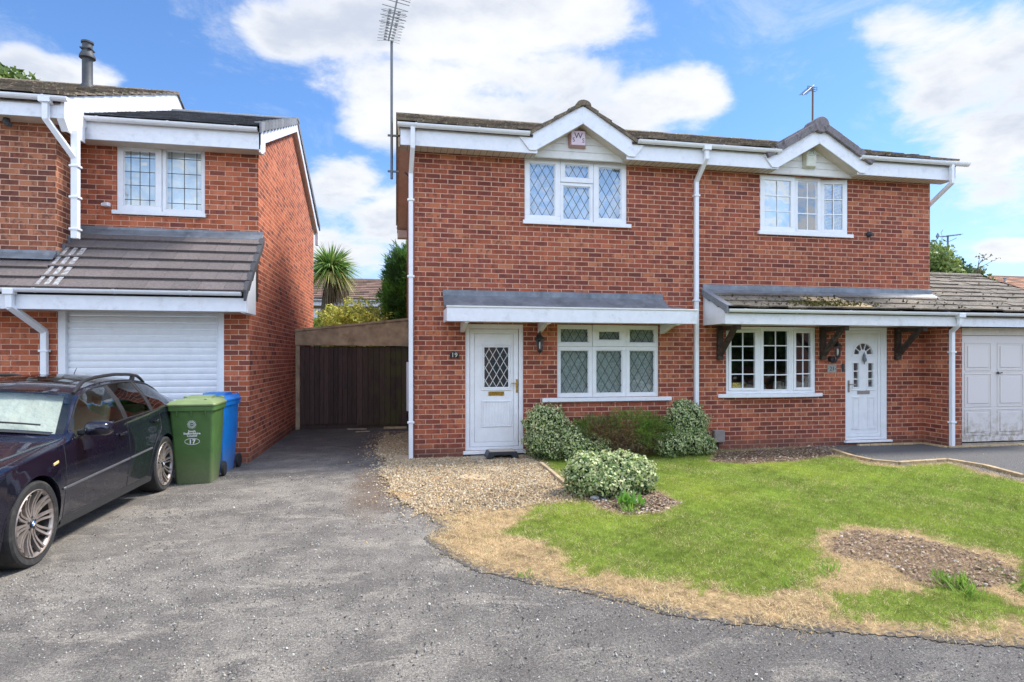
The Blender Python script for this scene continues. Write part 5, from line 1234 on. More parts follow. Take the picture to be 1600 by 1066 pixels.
# a few coarse tufts
tv = []; tt = []
def tuft(cx_, cy_, n, L, colr):
    for k in range(n):
        a = random.uniform(0, 6.28); l = random.uniform(.2, 1.1); L_ = L*random.uniform(.6, 1.2); r_ = random.uniform(0, .10)
        b_ = np.array((cx_+r_*math.cos(a*1.7), cy_+r_*math.sin(a*1.7), .012)); d = np.array((math.cos(a)*math.sin(l), math.sin(a)*math.sin(l), math.cos(l)))*L_; s = np.array((-math.sin(a), math.cos(a), 0))*.005
        tv.append([b_-s, b_+s, b_+d*.6+s, b_+d]); v_ = random.uniform(.7, 1.3); tt.append([c_*v_ for c_ in colr])
for (px, py, n, L) in [(1478, 912, 40, .10), (1498, 920, 50, .11), (1515, 932, 36, .10), (1296, 897, 26, .07), (985, 802, 60, .10), (822, 905, 14, .04), (1240, 915, 16, .05), (1598, 925, 24, .08)]:
    tuft(*gp(px, py), n, L, (.22, .36, .06))
tag(np_mesh('grass_tufts', np.array(tv), 4, MAT['grass'], np.array(tt)), 'coarser bright green tufts scattered along the worn lawn', 'grass tufts', kind='stuff')

# pebbles: small squashed octahedra
def pebbles(P, r, tint, name, lab, cat, z0=.01, flat=.6):
    n = len(P); a = rng.uniform(0, 6.28, n); rr_ = r*rng.lognormal(0, .32, n); e = rng.uniform(.6, 1.0, n)
    ca, sa = np.cos(a), np.sin(a); z = z0+rng.uniform(0, .006, n)+rr_*flat*.4
    ax = np.column_stack([ca, sa, rng.normal(0, .25, n)])*rr_[:, None]; ay = np.column_stack([-sa, ca, rng.normal(0, .25, n)])*(rr_*e)[:, None]; az = np.column_stack([rng.normal(0, .15, n), rng.normal(0, .15, n), np.ones(n)])*(rr_*flat)[:, None]
    c = np.column_stack([P, z]); T3 = [(ax, ay), (ay, -ax), (-ax, -ay), (-ay, ax)]; q = .62
    v = []
    # flattened crystal: square top plate + four flanks
    top = [c+az+ax*.5, c+az*.95+ay*.5, c+az*1.02-ax*.5, c+az*.9-ay*.5]; v.append(np.stack(top, 1)); eq = [c+ax, c+ay, c-ax, c-ay]
    for i in range(4): j = (i+1) % 4; v.append(np.stack([eq[i], eq[j], top[j], top[i]], 1))
    bo_ = c-az*.6; 
    v = np.concatenate(v, 0); tt = np.tile(tint, (5, 1))
    return tag(np_mesh(name, v, 4, MAT['pebble'], tt), lab, cat, kind='stuff')
lo, hi = gravel.min(0)-.3, gravel.max(0)+.1; Pp = rng.uniform(lo, hi, (120000, 2)); s_ = sdist(Pp, gravel)+fbm(Pp, 3, 9)*.10
Pp = Pp[(s_ > 0) | (rng.random(len(Pp)) < np.exp(np.minimum(s_, 0)/.10)*.22)]
Pp = Pp[~((Pp[:, 0] > .26) & (Pp[:, 1] > YW-.02))]
front_ = sdist(Pp, np.array([gp(690, 800), gp(760, 770), gp(840, 760), gp(900, 778), gp(860, 800), gp(760, 840), gp(680, 850)])) > 0
Pp = Pp[~(front_ & (rng.random(len(Pp)) < .55))]
pal = np.array([(.64, .52, .34), (.74, .65, .48), (.48, .36, .22), (.38, .30, .22), (.80, .76, .66), (.58, .41, .22), (.30, .25, .20)]); ti = pal[rng.choice(7, len(Pp), p=[.26, .16, .18, .12, .06, .13, .09])]*rng.uniform(.55, .95, (len(Pp), 1))
ti = ti*np.array((1., .93, .82)); brn = np.clip((fbm(Pp, 2.6, 11)-.25)*2.5, 0, 1)[:, None]; ti = ti*(1-brn*.45)+np.array((.45, .26, .10))*brn*.45
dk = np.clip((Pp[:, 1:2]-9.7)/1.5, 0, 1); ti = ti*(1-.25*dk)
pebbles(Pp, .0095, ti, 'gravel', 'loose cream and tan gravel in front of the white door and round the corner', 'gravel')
# stray chips over the tarmac
ch = np.column_stack([rng.uniform(-4.2, 4.5, 900), rng.uniform(1.7, 9.5, 900)]); ch = ch[(sdist(ch, lawn_all) < -.05) & (sdist(ch, gravel) < -.05) & (ch[:, 0] > -2.4)]
gr = rng.uniform((-4.6, 1.75), (9.5, 8.4), (150000, 2)); gd = gr[:, 0]*math.sin(TH)+gr[:, 1]*math.cos(TH); gx2, _ = topix(gr[:, 0], gr[:, 1])
gr = gr[(gd > 2.4) & (gx2 > -30) & (gx2 < 1630) & (rng.random(len(gr)) < np.clip(1.3-gd*.12, .2, 1)*np.clip(.75+.9*fbm(gr, 1.3, 16)+.6*fbm(gr, 5, 17), .12, 1)) & (sdist(gr, lawn_all) < .02)]
gr = gr[~((gr[:, 0] < -2.63) & (gr[:, 1] > 4.3))]
gp_ = np.array([(.42, .39, .34), (.30, .28, .25), (.55, .52, .46), (.075, .07, .066), (.14, .13, .12)])
pebbles(gr, .0042, gp_[rng.choice(5, len(gr), p=[.28, .22, .12, .22, .16])]*rng.uniform(.75, 1.15, (len(gr), 1)), 'surface_grit', 'fine grey grit worn loose over the tarmac surface', 'grit', z0=-.001, flat=.7)
near = rng.random(len(ch)) < np.clip(np.exp(-(-np.maximum(sdist(ch, gravel), sdist(ch, lawn_all)))/.6)+.13, 0, 1); ch = ch[near]
pebbles(ch, .009, pal[rng.choice(7, len(ch))]*rng.uniform(.7, 1.1, (len(ch), 1)), 'loose_chippings', 'stray pale chippings lying on the tarmac drive', 'chippings', z0=-.002)
# mulch / debris in the beds and the bare patch
dz = []
for pl_, n in ((bedw, 3200), (bedf, 2200), (bare, 1800)):
    q = rng.uniform(pl_.min(0), pl_.max(0), (n, 2)); dz.append(q[sdist(q, pl_) > -.03])
dz = np.concatenate(dz); mp = np.array([(.30, .19, .115), (.19, .12, .08), (.46, .33, .21), (.50, .44, .36)])
pebbles(dz, .011, mp[rng.choice(4, len(dz), p=[.4, .35, .17, .08])]*rng.uniform(.7, 1.2, (len(dz), 1)), 'bark_litter', 'brown bark litter on the beds and the bare patch of the lawn', 'mulch', z0=.012, flat=.35)

# path of 21 and its tan block edging, lawn edging by the gravel
pm, t, b, o_ = newmat('tarmac_new'); P = obj_co(t); c_ = t.mix(1., (.085, .082, .080), t.ramp(t.noise(P, 110, 4, .8), [(.3, .5), (.7, 1.6)]), 'MULTIPLY')
t.set(b.inputs['Base Color'], c_); b.inputs['Roughness'].default_value = .8; t.set(b.inputs['Normal'], t.bump(t.noise(P, 120, 4, .8), .008))
path = [gp(1322, 706), gp(1362, 719), gp(1404, 723), gp(1480, 718), gp(1600, 742), (13.5, 6.4), (16, 6.4), (16, GY+.04), (GX0+.02, GY+.04), (GX0, YW-.03), (7.9, YW-.03)]
g = MB(); g.add([(x, y, .006) for x, y in path], [tuple(range(len(path)))]); tag(g.build('garden_path', pm), kind='structure')
def edging(name, line, wd, L, matn, z=.02, shade=(.8, 1.15)):
    g = MB(); line = [Vector((x, y, z)) for x, y in line]
    for a, b_ in zip(line[:-1], line[1:]):
        n = max(1, int((b_-a).length/L)); d = (b_-a)/n
        for k in range(n): g.tint = (random.uniform(*shade),)*3; g.bar(a+d*(k+.02), a+d*(k+.98), wd, .05)
    return tag(g.build(name, MAT[matn], bevel=.005), kind='structure')
edging('kerb_edging', [gp(1300, 705), gp(1330, 715), gp(1362, 722), gp(1404, 726), gp(1480, 721), gp(1540, 731), gp(1600, 747), (12.5, 6.2)], .075, .21, 'stone_tan')
edging('kerb_edging', [(7.9, YW-.09), (9.22, YW-.09), (GX0-.07, GY-.06), (12, GY-.06)], .08, .21, 'stone_tan', .006)
edging('lawn_edging', [gp(845, 727), gp(862, 741), gp(880, 757), gp(897, 772)], .05, .6, 'timber_tan', .025)
g = MB(); g.box(-.0, 0, 0, 0, 0, 0)
g = MB(); g.box(1.13, 1.62, 9.02, YW-.012, .0, .030); g.box(1.63, 2.06, 9.05, YW-.012, .0, .026); tag(g.build('paving_slabs', MAT['slab'], bevel=.006), kind='structure')
x_, y_ = gp(780, 724)
# half step
r = thing('door_step', 'black plastic half step with a beige tread at the door beside the gravel', 'step', (1.55, 9.08, 0)); g = MB()
a, b_, c, d = 1.34, 1.83, 8.93, YW-.06; z0, z1 = .03, .125
g.prism([(a, z0), (a+.02, z1-.03), (a+.03, z1), (b_-.03, z1), (b_-.02, z1-.03), (b_, z0), (b_-.09, z0), (b_-.12, z0+.045), (a+.12, z0+.045), (a+.09, z0)], c, d, 'xz'); g.build('body', MAT['plastic_black'], r, bevel=.006)
g = MB(); g.box(a+.05, b_-.05, c+.03, d-.02, z1+.0005, z1+.010); g.build('tread', MAT['mat_beige'], r, bevel=.003)
# log slice and stepping stones
g = MB(); X, Y = gp(628, 718); g.lathe([(.12, 0), (.125, .02), (.12, .05), (.001, .052)], (X, Y, .0), 18); tag(g.build('log_slice', MAT['timber_tan'], None), 'flat round slice of log at the foot of the left corner downpipe', 'log slice')
ssl = ['upper brown stepping stone sunk in the gravel, nearer the black step', 'lower brown stepping stone sunk in the gravel, farther from the black step']
for k, (px, py, rr_) in enumerate([(775, 734, .17), (742, 747, .20)]):
    g = MB(); X, Y = gp(px, py); g.lathe([(rr_, 0), (rr_, .018), (rr_-.01, .022), (.001, .023)], (X, Y, .0), 20); tag(g.build('stepping_stone', MAT['timber_tan'], None), ssl[k], 'stepping stone', 'stepping stones in the gravel')
rlab = ['larger pale grey stone at the foot of the front bush', 'grey stone right of the pale one under the front bush', 'smallest dark stone beside the pale ones under the front bush']
for k, (px, py, rr_) in enumerate([(929, 782, .055), (951, 778, .06), (943, 784, .035)]):
    X, Y = gp(px, py); g = MB(); rs = random.Random(k); prof = [(.001, -.02), (.7, 0), (1, .35), (.85, .8), (.4, 1.05), (.001, 1.1)]
    g.lathe([(p*rr_, h*rr_*.7) for p, h in prof], (X, Y, .012), 7); g.v = [(x+rs.uniform(-.01, .01), y+rs.uniform(-.01, .01), z+rs.uniform(-.004, .004)) for x, y, z in g.v]
    tag(g.build('stone', MAT['slate_plaque'] if k < 2 else MAT['lead'], None, bevel=.006), rlab[k], 'stone')
# ================================================================== plants
def leaf_quads(C, size, nrm=None, spread=.7, aspect=.5, rnd=None):
    """pointed leaf shaped quads at C, facing roughly along nrm"""
    n = len(C); r = rng.normal(0, 1, (n, 3)); r /= np.linalg.norm(r, axis=1)[:, None]
    N_ = r if nrm is None else nrm+r*spread; N_ /= np.linalg.norm(N_, axis=1)[:, None]
    a = rng.normal(0, 1, (n, 3)); a -= (a*N_).sum(1)[:, None]*N_; a /= np.linalg.norm(a, axis=1)[:, None]; b_ = np.cross(N_, a)
    s = (size*rng.uniform(.6, 1.3, n))[:, None]
    return np.stack([C-a*s, C+b_*s*aspect-a*s*.1, C+a*s, C-b_*s*aspect-a*s*.1], 1)
def blob_points(n, lobes, shell=(.72, 1.05), bumpy=.09, zmin=.02, seed=3):
    """points near the surface of a union of ellipsoids; returns points, outward normals, depth 0..1"""
    L = np.array(lobes, float); w_ = (L[:, 3]*L[:, 4]+L[:, 4]*L[:, 5]+L[:, 3]*L[:, 5]); w_ /= w_.sum(); k = rng.choice(len(L), n, p=w_)
    d = rng.normal(0, 1, (n, 3)); d /= np.linalg.norm(d, axis=1)[:, None]; rad = rng.uniform(shell[0]**3, shell[1]**3, n)**(1/3)
    bm_ = 1+bumpy*(np.sin(d[:, 0]*9+k)*np.sin(d[:, 1]*8+k*2)+np.sin(d[:, 2]*11+d[:, 0]*7+k))
    rad = np.where(rng.random(n) < .05, rad*rng.uniform(1.0, 1.17, n), rad); P = L[k, :3]+d*L[k, 3:6]*(rad*bm_)[:, None]; nn_ = d/L[k, 3:6]; nn_ /= np.linalg.norm(nn_, axis=1)[:, None]
    ok = P[:, 2] > zmin
    for j in range(len(L)):
        q = (((P-L[j, :3])/L[j, 3:6])**2).sum(1); ok &= (q > (shell[0]-.08)**2) | (k == j)
    return P[ok], nn_[ok], rad[ok]
def twigs(mb, base, tips, r=.008):
    for t_ in tips:
        b_ = Vector(base)+Vector((random.uniform(-.06, .06), random.uniform(-.06, .06), 0)); t_ = Vector(t_); m_ = b_.lerp(t_, .5)+Vector((random.uniform(-.05, .05),)*3)
        mb.tube([b_, m_, t_], [r, r*.7, r*.35], 5)
def variegated(name, lab, loc, lobes, n, size=.019):
    r = thing(name, lab, 'shrub', loc, 'variegated shrubs under the windows'); P, nn_, rad = blob_points(n, lobes)
    q = rng.random(len(P)); v = rng.uniform(.72, 1.15, (len(P), 1)); ti = np.where((q < .50)[:, None], np.array((.66, .70, .38)), np.where((q < .74)[:, None], np.array((.36, .47, .16)), np.array((.10, .18, .06))))*v
    q2 = fbm(P[:, :2]+P[:, 2:3], 5, 2)[:, None]; ti = ti*(1+.12*q2)
    lv = leaf_quads(P, size, nn_, .75, .55); o = np_mesh('foliage', lv, 4, MAT['leaf'], ti, r)
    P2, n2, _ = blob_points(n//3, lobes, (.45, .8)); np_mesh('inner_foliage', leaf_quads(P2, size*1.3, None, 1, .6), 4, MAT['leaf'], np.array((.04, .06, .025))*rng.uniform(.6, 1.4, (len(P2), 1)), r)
    g = MB(); L = lobes; c = np.mean([l[:3] for l in L], axis=0)
    tips = []
    for l in L:
        for k in range(9): a = random.uniform(0, 6.28); tips.append((l[0]+l[3]*.8*math.cos(a), l[1]+l[4]*.8*math.sin(a), l[2]+random.uniform(-.2, .8)*l[5]))
    twigs(g, (c[0], c[1], .0), tips); g.build('stems', MAT['bark'], r)
    return r
X1 = wx(858, 8.95); X3 = wx(1070, 8.95)
variegated('variegated_shrub', 'tall cream-and-green variegated bush against the wall just right of the door with the brass letterbox', (X1, 8.95, 0),
           [(2.25, 8.93, .50, .35, .28, .33), (2.26, 8.90, .25, .36, .30, .27), (2.60, 8.76, .25, .26, .25, .26), (2.88, 8.68, .18, .30, .20, .20)], 15000)
variegated('variegated_shrub', 'tall variegated bush with a pointed top at the right end under the wide leaded window', (X3, 8.95, 0),
           [(4.54, 8.93, .50, .36, .28, .35), (4.55, 8.90, .25, .37, .30, .27), (4.47, 8.92, .78, .14, .12, .10), (4.16, 8.70, .19, .28, .20, .20), (4.76, 8.84, .16, .22, .20, .17)], 14000)
bx_, by_ = gp(958, 775)
variegated('variegated_shrub', 'low wide variegated bush standing alone in a round bed on the lawn', (bx_, by_, 0),
           [(bx_-.25, by_+.12, .22, .28, .28, .25), (bx_+.10, by_+.14, .23, .32, .30, .24), (bx_+.33, by_+.10, .18, .22, .24, .21), (bx_-.03, by_-.02, .16, .36, .25, .20)], 15000, .021)
# juniper / conifer mound between
r = thing('juniper_shrub', 'low spreading green juniper going brown underneath, between the two tall variegated bushes', 'shrub', (3.3, 8.85, 0))
lob = [(3.05, 8.84, .42, .42, .32, .22), (3.55, 8.82, .47, .50, .34, .25), (3.35, 8.76, .32, .75, .36, .26), (3.98, 8.82, .38, .32, .28, .22), (2.75, 8.88, .40, .26, .22, .15)]
P, nn_, rad = blob_points(15000, lob, (.55, 1.05), .12)
hgt = (P[:, 2]-.28)/.3+.35*fbm(P[:, :2], 4, 3)+np.clip((P[:, 0]-3.5)*.5, -.15, .3); gfac = np.clip(hgt-.12+np.where(P[:, 0] > 3.5, .35, 0)+np.where(P[:, 0] < 2.85, .2, 0)-np.where((P[:, 0] > 2.85) & (P[:, 0] < 3.5), .30, 0), 0, 1)[:, None]; v = rng.uniform(.6, 1.3, (len(P), 1))
gfac = np.clip(gfac+rng.normal(0, .25, gfac.shape)+.25*fbm(P[:, [0, 2]], 9, 21)[:, None], 0, 1); ti = (np.array((.15, .27, .04))*gfac+np.array((.20, .135, .07))*(1-gfac))*v
d = nn_+rng.normal(0, .5, nn_.shape)+np.array((0, -.2, .3)); d /= np.linalg.norm(d, axis=1)[:, None]; s = np.cross(d, rng.normal(0, 1, d.shape)); s /= np.linalg.norm(s, axis=1)[:, None]
Ln = rng.uniform(.03, .065, (len(P), 1)); np_mesh('foliage', np.stack([P-s*.004, P+s*.004, P+d*Ln*.7+s*.005, P+d*Ln], 1), 4, MAT['leaf'], ti, r)
g = MB()
for k in range(70):
    a = random.uniform(0, 6.28); x = random.uniform(2.8, 4.0); y = random.uniform(8.62, 8.95); g.tube([(3.4+random.uniform(-.2, .2), 8.85, .0), ((x+3.4)/2, y, random.uniform(.08, .2)), (x, y, random.uniform(.15, .38))], [.013, .009, .004], 5)
g.build('stems', MAT['bark'], r)
# leafy weed at the foot of the front bush
wxx, wyy = gp(985, 793); lv = []; lt = []
for k in range(46):
    a = random.uniform(0, 6.28); l = random.uniform(.3, 1.2); L = random.uniform(.10, .20); b_ = np.array((wxx+random.uniform(-.13, .13), wyy+random.uniform(-.05, .05), .015)); d = np.array((math.cos(a)*math.sin(l), math.sin(a)*math.sin(l), math.cos(l)))*L; s = np.array((-math.sin(a), math.cos(a), 0))*.022
    lv.append([b_, b_+d*.5+s, b_+d, b_+d*.5-s]); v_ = random.uniform(.7, 1.25); lt.append((.16*v_, .34*v_, .05*v_))
tag(np_mesh('leafy_plant', np.array(lv), 4, MAT['leaf'], np.array(lt)), 'bright green leafy weed at the foot of the low bush on the lawn', 'plant')

# ------------------------------------------------------------------ generic tree / hedge
def tree(name, lab, cat, base, lobes, n, size, cols, trunk=.12, group=None, spread=1., shell=(.35, 1.05), nrm=True):
    r = thing(name, lab, cat, base, group); P, nn_, rad = blob_points(n, lobes, shell, .16)
    v = rng.uniform(.6, 1.3, (len(P), 1)); cl = fbm(P[:, :2]*1.0+P[:, 2:3]*.8, 1.6, 4)[:, None]; A, B = np.array(cols[0]), np.array(cols[1]); m_ = np.clip(.5+.8*cl, 0, 1)
    np_mesh('crown', leaf_quads(P, size, nn_ if nrm else None, spread, .55), 4, MAT['leaf'], (A*m_+B*(1-m_))*v, r)
    g = MB(); top = np.mean([l[:3] for l in lobes], axis=0); g.tube([(base[0], base[1], 0), (base[0]*.6+top[0]*.4, base[1]*.6+top[1]*.4, top[2]*.55), tuple(top)], [trunk, trunk*.7, trunk*.3], 8)
    for l in lobes: g.tube([(base[0]*.6+top[0]*.4, base[1]*.6+top[1]*.4, top[2]*.55), ((l[0]+top[0])/2, (l[1]+top[1])/2, l[2]*.85), (l[0], l[1], l[2]+l[5]*.5)], [trunk*.45, trunk*.3, trunk*.1], 6)
    g.build('trunk', MAT['bark'], r)
    return r
# cordyline palm behind the gate
Yp = 19.; px0 = wx(514, Yp); zc = wz(516, 420, Yp)
r = thing('cabbage_palm', 'spiky green cabbage palm with a shaggy skirt of dead leaves behind the timber gate', 'palm', (px0-.1, Yp, 0))
lv = []; lt = []; cc0 = np.array((px0+.05, Yp, zc-.05))
for k in range(620):
    u_ = random.uniform(-.55, 1.); a = random.uniform(0, 6.28); c_ = math.sqrt(max(0, 1-u_*u_)); d = np.array((c_*math.cos(a), c_*math.sin(a), u_)); L = random.uniform(.70, 1.05)*(.95 if u_ > 0 else .85)
    s = np.cross(d, (0, 0, 1.)); s /= np.linalg.norm(s)+1e-6; s = s*.5+np.cross(d, s)*random.uniform(-.6, .6); s = s/np.linalg.norm(s)*.020
    st = cc0+d*.05; m1 = st+d*L*.55; tip = st+d*L+np.array((0, 0, -.10-.20*(1-u_)*L)); v_ = random.uniform(.7, 1.25)
    colr = (.17, .29, .06) if u_ > -.15 else (.42, .42, .13)
    if random.random() < .12: colr = (.36, .38, .14)
    lv.append([st-s*.5, st+s*.5, m1+s, m1-s]); lv.append([m1-s, m1+s, tip, tip-s*.1]); lt += [[q*v_ for q in colr]]*2
for (ox, zo_) in ((-.03, 0), (.38, -.25)):
    for k in range(140):
        a = random.uniform(0, 6.28); st = cc0+np.array((ox*.8+.10*math.cos(a), .1*math.sin(a), -.25+zo_*.4)); L = random.uniform(.5, 1.15)*(1 if ox < 0 else .8); tip = st+np.array((random.uniform(.0, .20)*math.cos(a)+.02, random.uniform(0, .2)*math.sin(a), -L)); m1 = (st+tip)/2+np.array((.05*math.cos(a), .05*math.sin(a), .08)); s = np.array((math.cos(a+1.5), math.sin(a+1.5), 0))*.014; v_ = random.uniform(.6, 1.3)
        lv.append([st-s, st+s, m1+s, m1-s]); lv.append([m1-s, m1+s, tip+s*.2, tip-s*.2]); lt += [[.30*v_, .22*v_, .13*v_]]*2
np_mesh('leaves', np.array(lv), 4, MAT['leaf'], np.array(lt), r)
g = MB(); g.tube([(px0-.28, Yp, 0), (px0-.2, Yp, 2.2), (px0-.05, Yp, 3.3), (px0+.03, Yp, zc)], [.17, .14, .15, .08], 10); g.tube([(px0-.1, Yp, 3.0), (px0+.25, Yp, 3.5), (px0+.36, Yp, zc-.35)], [.09, .08, .05], 8); g.build('trunk', MAT['bark_palm'], r)
# yellow-leaved shrub, small green one, conifer
yb = 17.2; tree('spotted_laurel', 'rounded yellow-green leaved shrub showing above the timber gate', 'shrub', (wx(560, yb), yb, 0), [(wx(525, yb), yb, 2.4, .55, .5, .55), (wx(560, yb), yb, 2.5, .65, .5, .62), (wx(590, yb), yb+.1, 2.2, .5, .5, .6), (wx(550, yb), yb, 1.6, .9, .5, .8)], 13000, .045, ((.75, .68, .16), (.34, .42, .07)), .06)
yb = 18.; tree('garden_shrub', 'small bright green shrub left of the palm trunk', 'shrub', (wx(492, yb), yb, 0), [(wx(490, yb), yb, 2.2, .32, .3, .5), (wx(497, yb), yb, 2.0, .25, .3, .4)], 2500, .04, ((.18, .34, .03), (.09, .20, .02)), .04)
yb = 17.6
r = thing('conifer_tree', 'dense dark green conifer rising behind the gate against the corner of the semi', 'tree', (wx(628, yb), yb, 0)); P, nn_, _ = blob_points(26000, [(wx(628, yb), yb, 2.2, .60, .6, 1.1), (wx(629, yb), yb, 3.2, .60, .55, .9), (wx(632, yb), yb, 3.9, .52, .5, .75), (wx(640, yb), yb, 3.5, .6, .6, 1.2)], (.6, 1.06), .12)
d = nn_*.8+np.array((0, 0, .5))+rng.normal(0, .45, nn_.shape); d /= np.linalg.norm(d, axis=1)[:, None]; s = np.cross(d, rng.normal(0, 1, d.shape)); s /= np.linalg.norm(s, axis=1)[:, None]; Ln = rng.uniform(.08, .19, (len(P), 1)); cl = np.clip(.5+.9*fbm(P[:, [0, 2]], 2.2, 5), 0, 1)[:, None]
np_mesh('crown', np.stack([P-s*.012, P+s*.012, P+d*Ln*.6+s*.014, P+d*Ln], 1), 4, MAT['leaf'], (np.array((.15, .33, .05))*cl+np.array((.05, .12, .03))*(1-cl))*rng.uniform(.6, 1.3, (len(P), 1)), r)
g = MB(); g.tube([(wx(628, yb), yb, 0), (wx(630, yb), yb, 4.2)], [.14, .03], 8)
for k in range(60):
    z = random.uniform(3.2, 4.6); a = random.uniform(0, 6.28); L = random.uniform(.5, .78); x0_ = wx(631, yb); g.tube([(x0_, yb, z-.2), (x0_+L*.7*math.cos(a), yb+L*.6*math.sin(a), z), (x0_+L*math.cos(a), yb+L*math.sin(a), z+.12)], [.012, .008, .003], 4)
g.build('trunk', MAT['bark'], r)
# tree over the far-left roof
Yt = 22.; tx = wx(15, Yt); tz = wz(20, 115, Yt)
tree('garden_tree', 'leafy yellow-green tree top showing over the mossy roof at the far left', 'tree', (tx-1.5, Yt, 0), [(tx-1.2, Yt, tz-.6, 1.3, 1.2, .8), (tx+.1, Yt, tz-.55, .75, .8, .55), (tx-.3, Yt, tz-.1, .55, .6, .30), (tx+.75, Yt, tz-.55, .40, .5, .28), (tx-2.4, Yt, tz-.3, 1.2, 1.2, .9), (tx-1.5, Yt, tz-1.8, 2.4, 1.6, 1.6)], 9000, .11, ((.26, .34, .07), (.10, .16, .04)), .2, nrm=False, shell=(.2, 1.1))
# trees to the right of the garage roof
Yt = 21.
def TX(px, Y_=Yt): return wx(px, Y_)
tl = [('pale yellow-green tree directly behind the right end of the semi', (1463, 412), .85, 1.3, ((.34, .40, .12), (.18, .25, .06)), 6500), ('dark green tree between the pale tree and the small bush above the garage roof', (1488, 425), .75, .9, ((.10, .17, .045), (.045, .09, .025)), 5200), ('small olive bush nearest the end of the garage ridge', (1513, 428), .40, .45, ((.20, .24, .07), (.10, .13, .04)), 2200), ('tall dark tree half hidden behind the right edge of the semi', (1452, 398), .70, 1.1, ((.12, .18, .05), (.05, .09, .03)), 3500)]
for k, (lab, (px, py), w_, h_, cs, n) in enumerate(tl):
    Y_ = Yt+[0, .9, 1.6, 2.0][k]; X = TX(px, Y_); Z = wz(px, py, Y_); tree('garden_tree', lab, 'tree', (X, Y_, 0), [(X, Y_, Z, w_*.75, .7, h_*.55), (X-w_*.3, Y_, Z-h_*.4, w_*.7, .7, h_*.6), (X+w_*.35, Y_, Z-h_*.35, w_*.65, .7, h_*.5), (X, Y_, Z-h_*1.2, w_*1.2, 1, h_)], n, .085, cs, .1, 'trees above the garage roof', nrm=False, shell=(.3, 1.08))
# thin straggly stem
Yt = 14.5; X = wx(1524, Yt); r = thing('thin_sapling', 'thin straggly sapling with few leaves rising beyond the garage ridge', 'sapling', (X, Yt, 0)); g = MB(); lv = []
tp = (wx(1531, Yt), Yt, wz(1531, 400, Yt)); g.tube([(X, Yt, 0), (X, Yt, 3.0), ((X+tp[0])/2, Yt, wz(1527, 420, Yt)), tp], [.03, .018, .012, .004], 6); P3 = []
for (a, b_) in (((1525, 428), (1541, 408)), ((1527, 420), (1552, 404)), ((1529, 412), (1540, 400)), ((1524, 432), (1519, 418)), ((1528, 415), (1534, 398)), ((1526, 424), (1545, 417))):
    A, B = Vector((wx(a[0], Yt), Yt, wz(*a, Yt))), Vector((wx(b_[0], Yt), Yt+random.uniform(-.2, .2), wz(*b_, Yt))); g.tube([A, B], [.008, .003], 5)
    for q in np.linspace(.35, 1, 6): P3.append(np.array(A.lerp(B, q))+rng.normal(0, .02, 3))
for k in range(22): P3.append(np.array(tp)+rng.normal(0, .045, 3))
for k in range(22): P3.append(np.array((wx(1527, Yt), Yt, wz(1527, 429, Yt)))+rng.normal(0, .06, 3))
g.build('stem', MAT['bark'], r); np_mesh('leaves', leaf_quads(np.array(P3), .035), 4, MAT['leaf'], np.array((.14, .15, .08))*rng.uniform(.6, 1.3, (len(P3), 1)), r)

# ------------------------------------------------------------------ houses beyond
def simple_roof(mb, x0, x1, eave, ridge, tw=.33, g_=.34): tile_slope(mb, x0, x1, eave, ridge, g_, tw, .03, jit=1., lift=.02, shade=(.55, 1.5))
Yq = 22.; Yr = 25.6; xa, xb = wx(470, Yq), wx(628, Yq); ze = wz(545, 473, Yq); zr = wz(545, 438, Yr)
r = thing('bungalow', 'tan-walled house with a brown tiled roof seen beyond the palm and gate', 'house', ((xa+xb)/2, Yq+2, 0))
g = MB(); g.box(xa-1, xb+1.5, Yq+.2, Yq+6.6, 0, ze-.05); g.build('wall', MAT['ochre_wall'], r)
g = MB(); simple_roof(g, xa-1.2, xb+1.8, (Yq, ze+.12), (Yr, zr)); simple_roof(g, xa-1.2, xb+1.8, (Yr+3.6, ze+.12), (Yr, zr), 1, .8); x = xa-1.2
while x < xb+1.8: g.prism([(Yr+.13*math.cos(math.pi*i/6), zr-.02+.1*math.sin(math.pi*i/6)) for i in range(7)], x, x+.44, 'yz'); x += .45
g.build('roof', MAT['far_tile'], r)
g = MB(); g.box(xa-1.2, xb+1.8, Yq-.02, Yq, ze-.12, ze+.03); gutter(g, xa-1.2, xb+1.8, Yq-.022, ze+.10, .06); g.build('fascia', MAT['upvc'], r)
g = MB(); X = wx(594, Yq); g.box(X-.05, X+.05, Yq+.1, Yq+.19, 0, ze-.13); g.build('downpipe', MAT['upvc'], r)
cv_x0, cv_x1 = wx(489, Yq), wx(505, Yq); o = window(r, cv_x0-.15, cv_x1, ze-1.2, ze-.22, Yq+.14, [(0, .45, 0, 1, .06, .01), (.45, 1, 0, 1, .06, .01)], nolat, back='curtain_white')
# roof far to the right, with its aerial standing up beyond the trees
Yq = 27.; Yr = 30.5; xa = wx(1534, Yr); zr = wz(1570, 433, Yr); ze = zr-1.5
r = thing('bungalow', 'orange-brown tiled roof of a low house at the far right edge', 'house', (xa+4, Yq+3, 0))
g = MB(); g.box(xa+.2, xa+13, Yq+.2, Yq+6.8, 0, ze-.05); g.build('wall', MAT['far_brick'], r)
g = MB(); simple_roof(g, xa, xa+13, (Yq, ze), (Yr, zr)); simple_roof(g, xa, xa+13, (Yr+3.5, ze), (Yr, zr), 1, .8)
g.build('roof', plain('far_tile_orange', (.34, .16, .085), .85, nscale=30, namt=.4, tint=True), r)
g = MB(); x = wx(1560, Yr)-.6
while x < xa+13: g.prism([(Yr+.13*math.cos(math.pi*i/6), zr-.02+.1*math.sin(math.pi*i/6)) for i in range(7)], xa if x < xa else x, x+.44, 'yz'); x += .45
g.build('ridge_tiles', MAT['far_tile'], r)
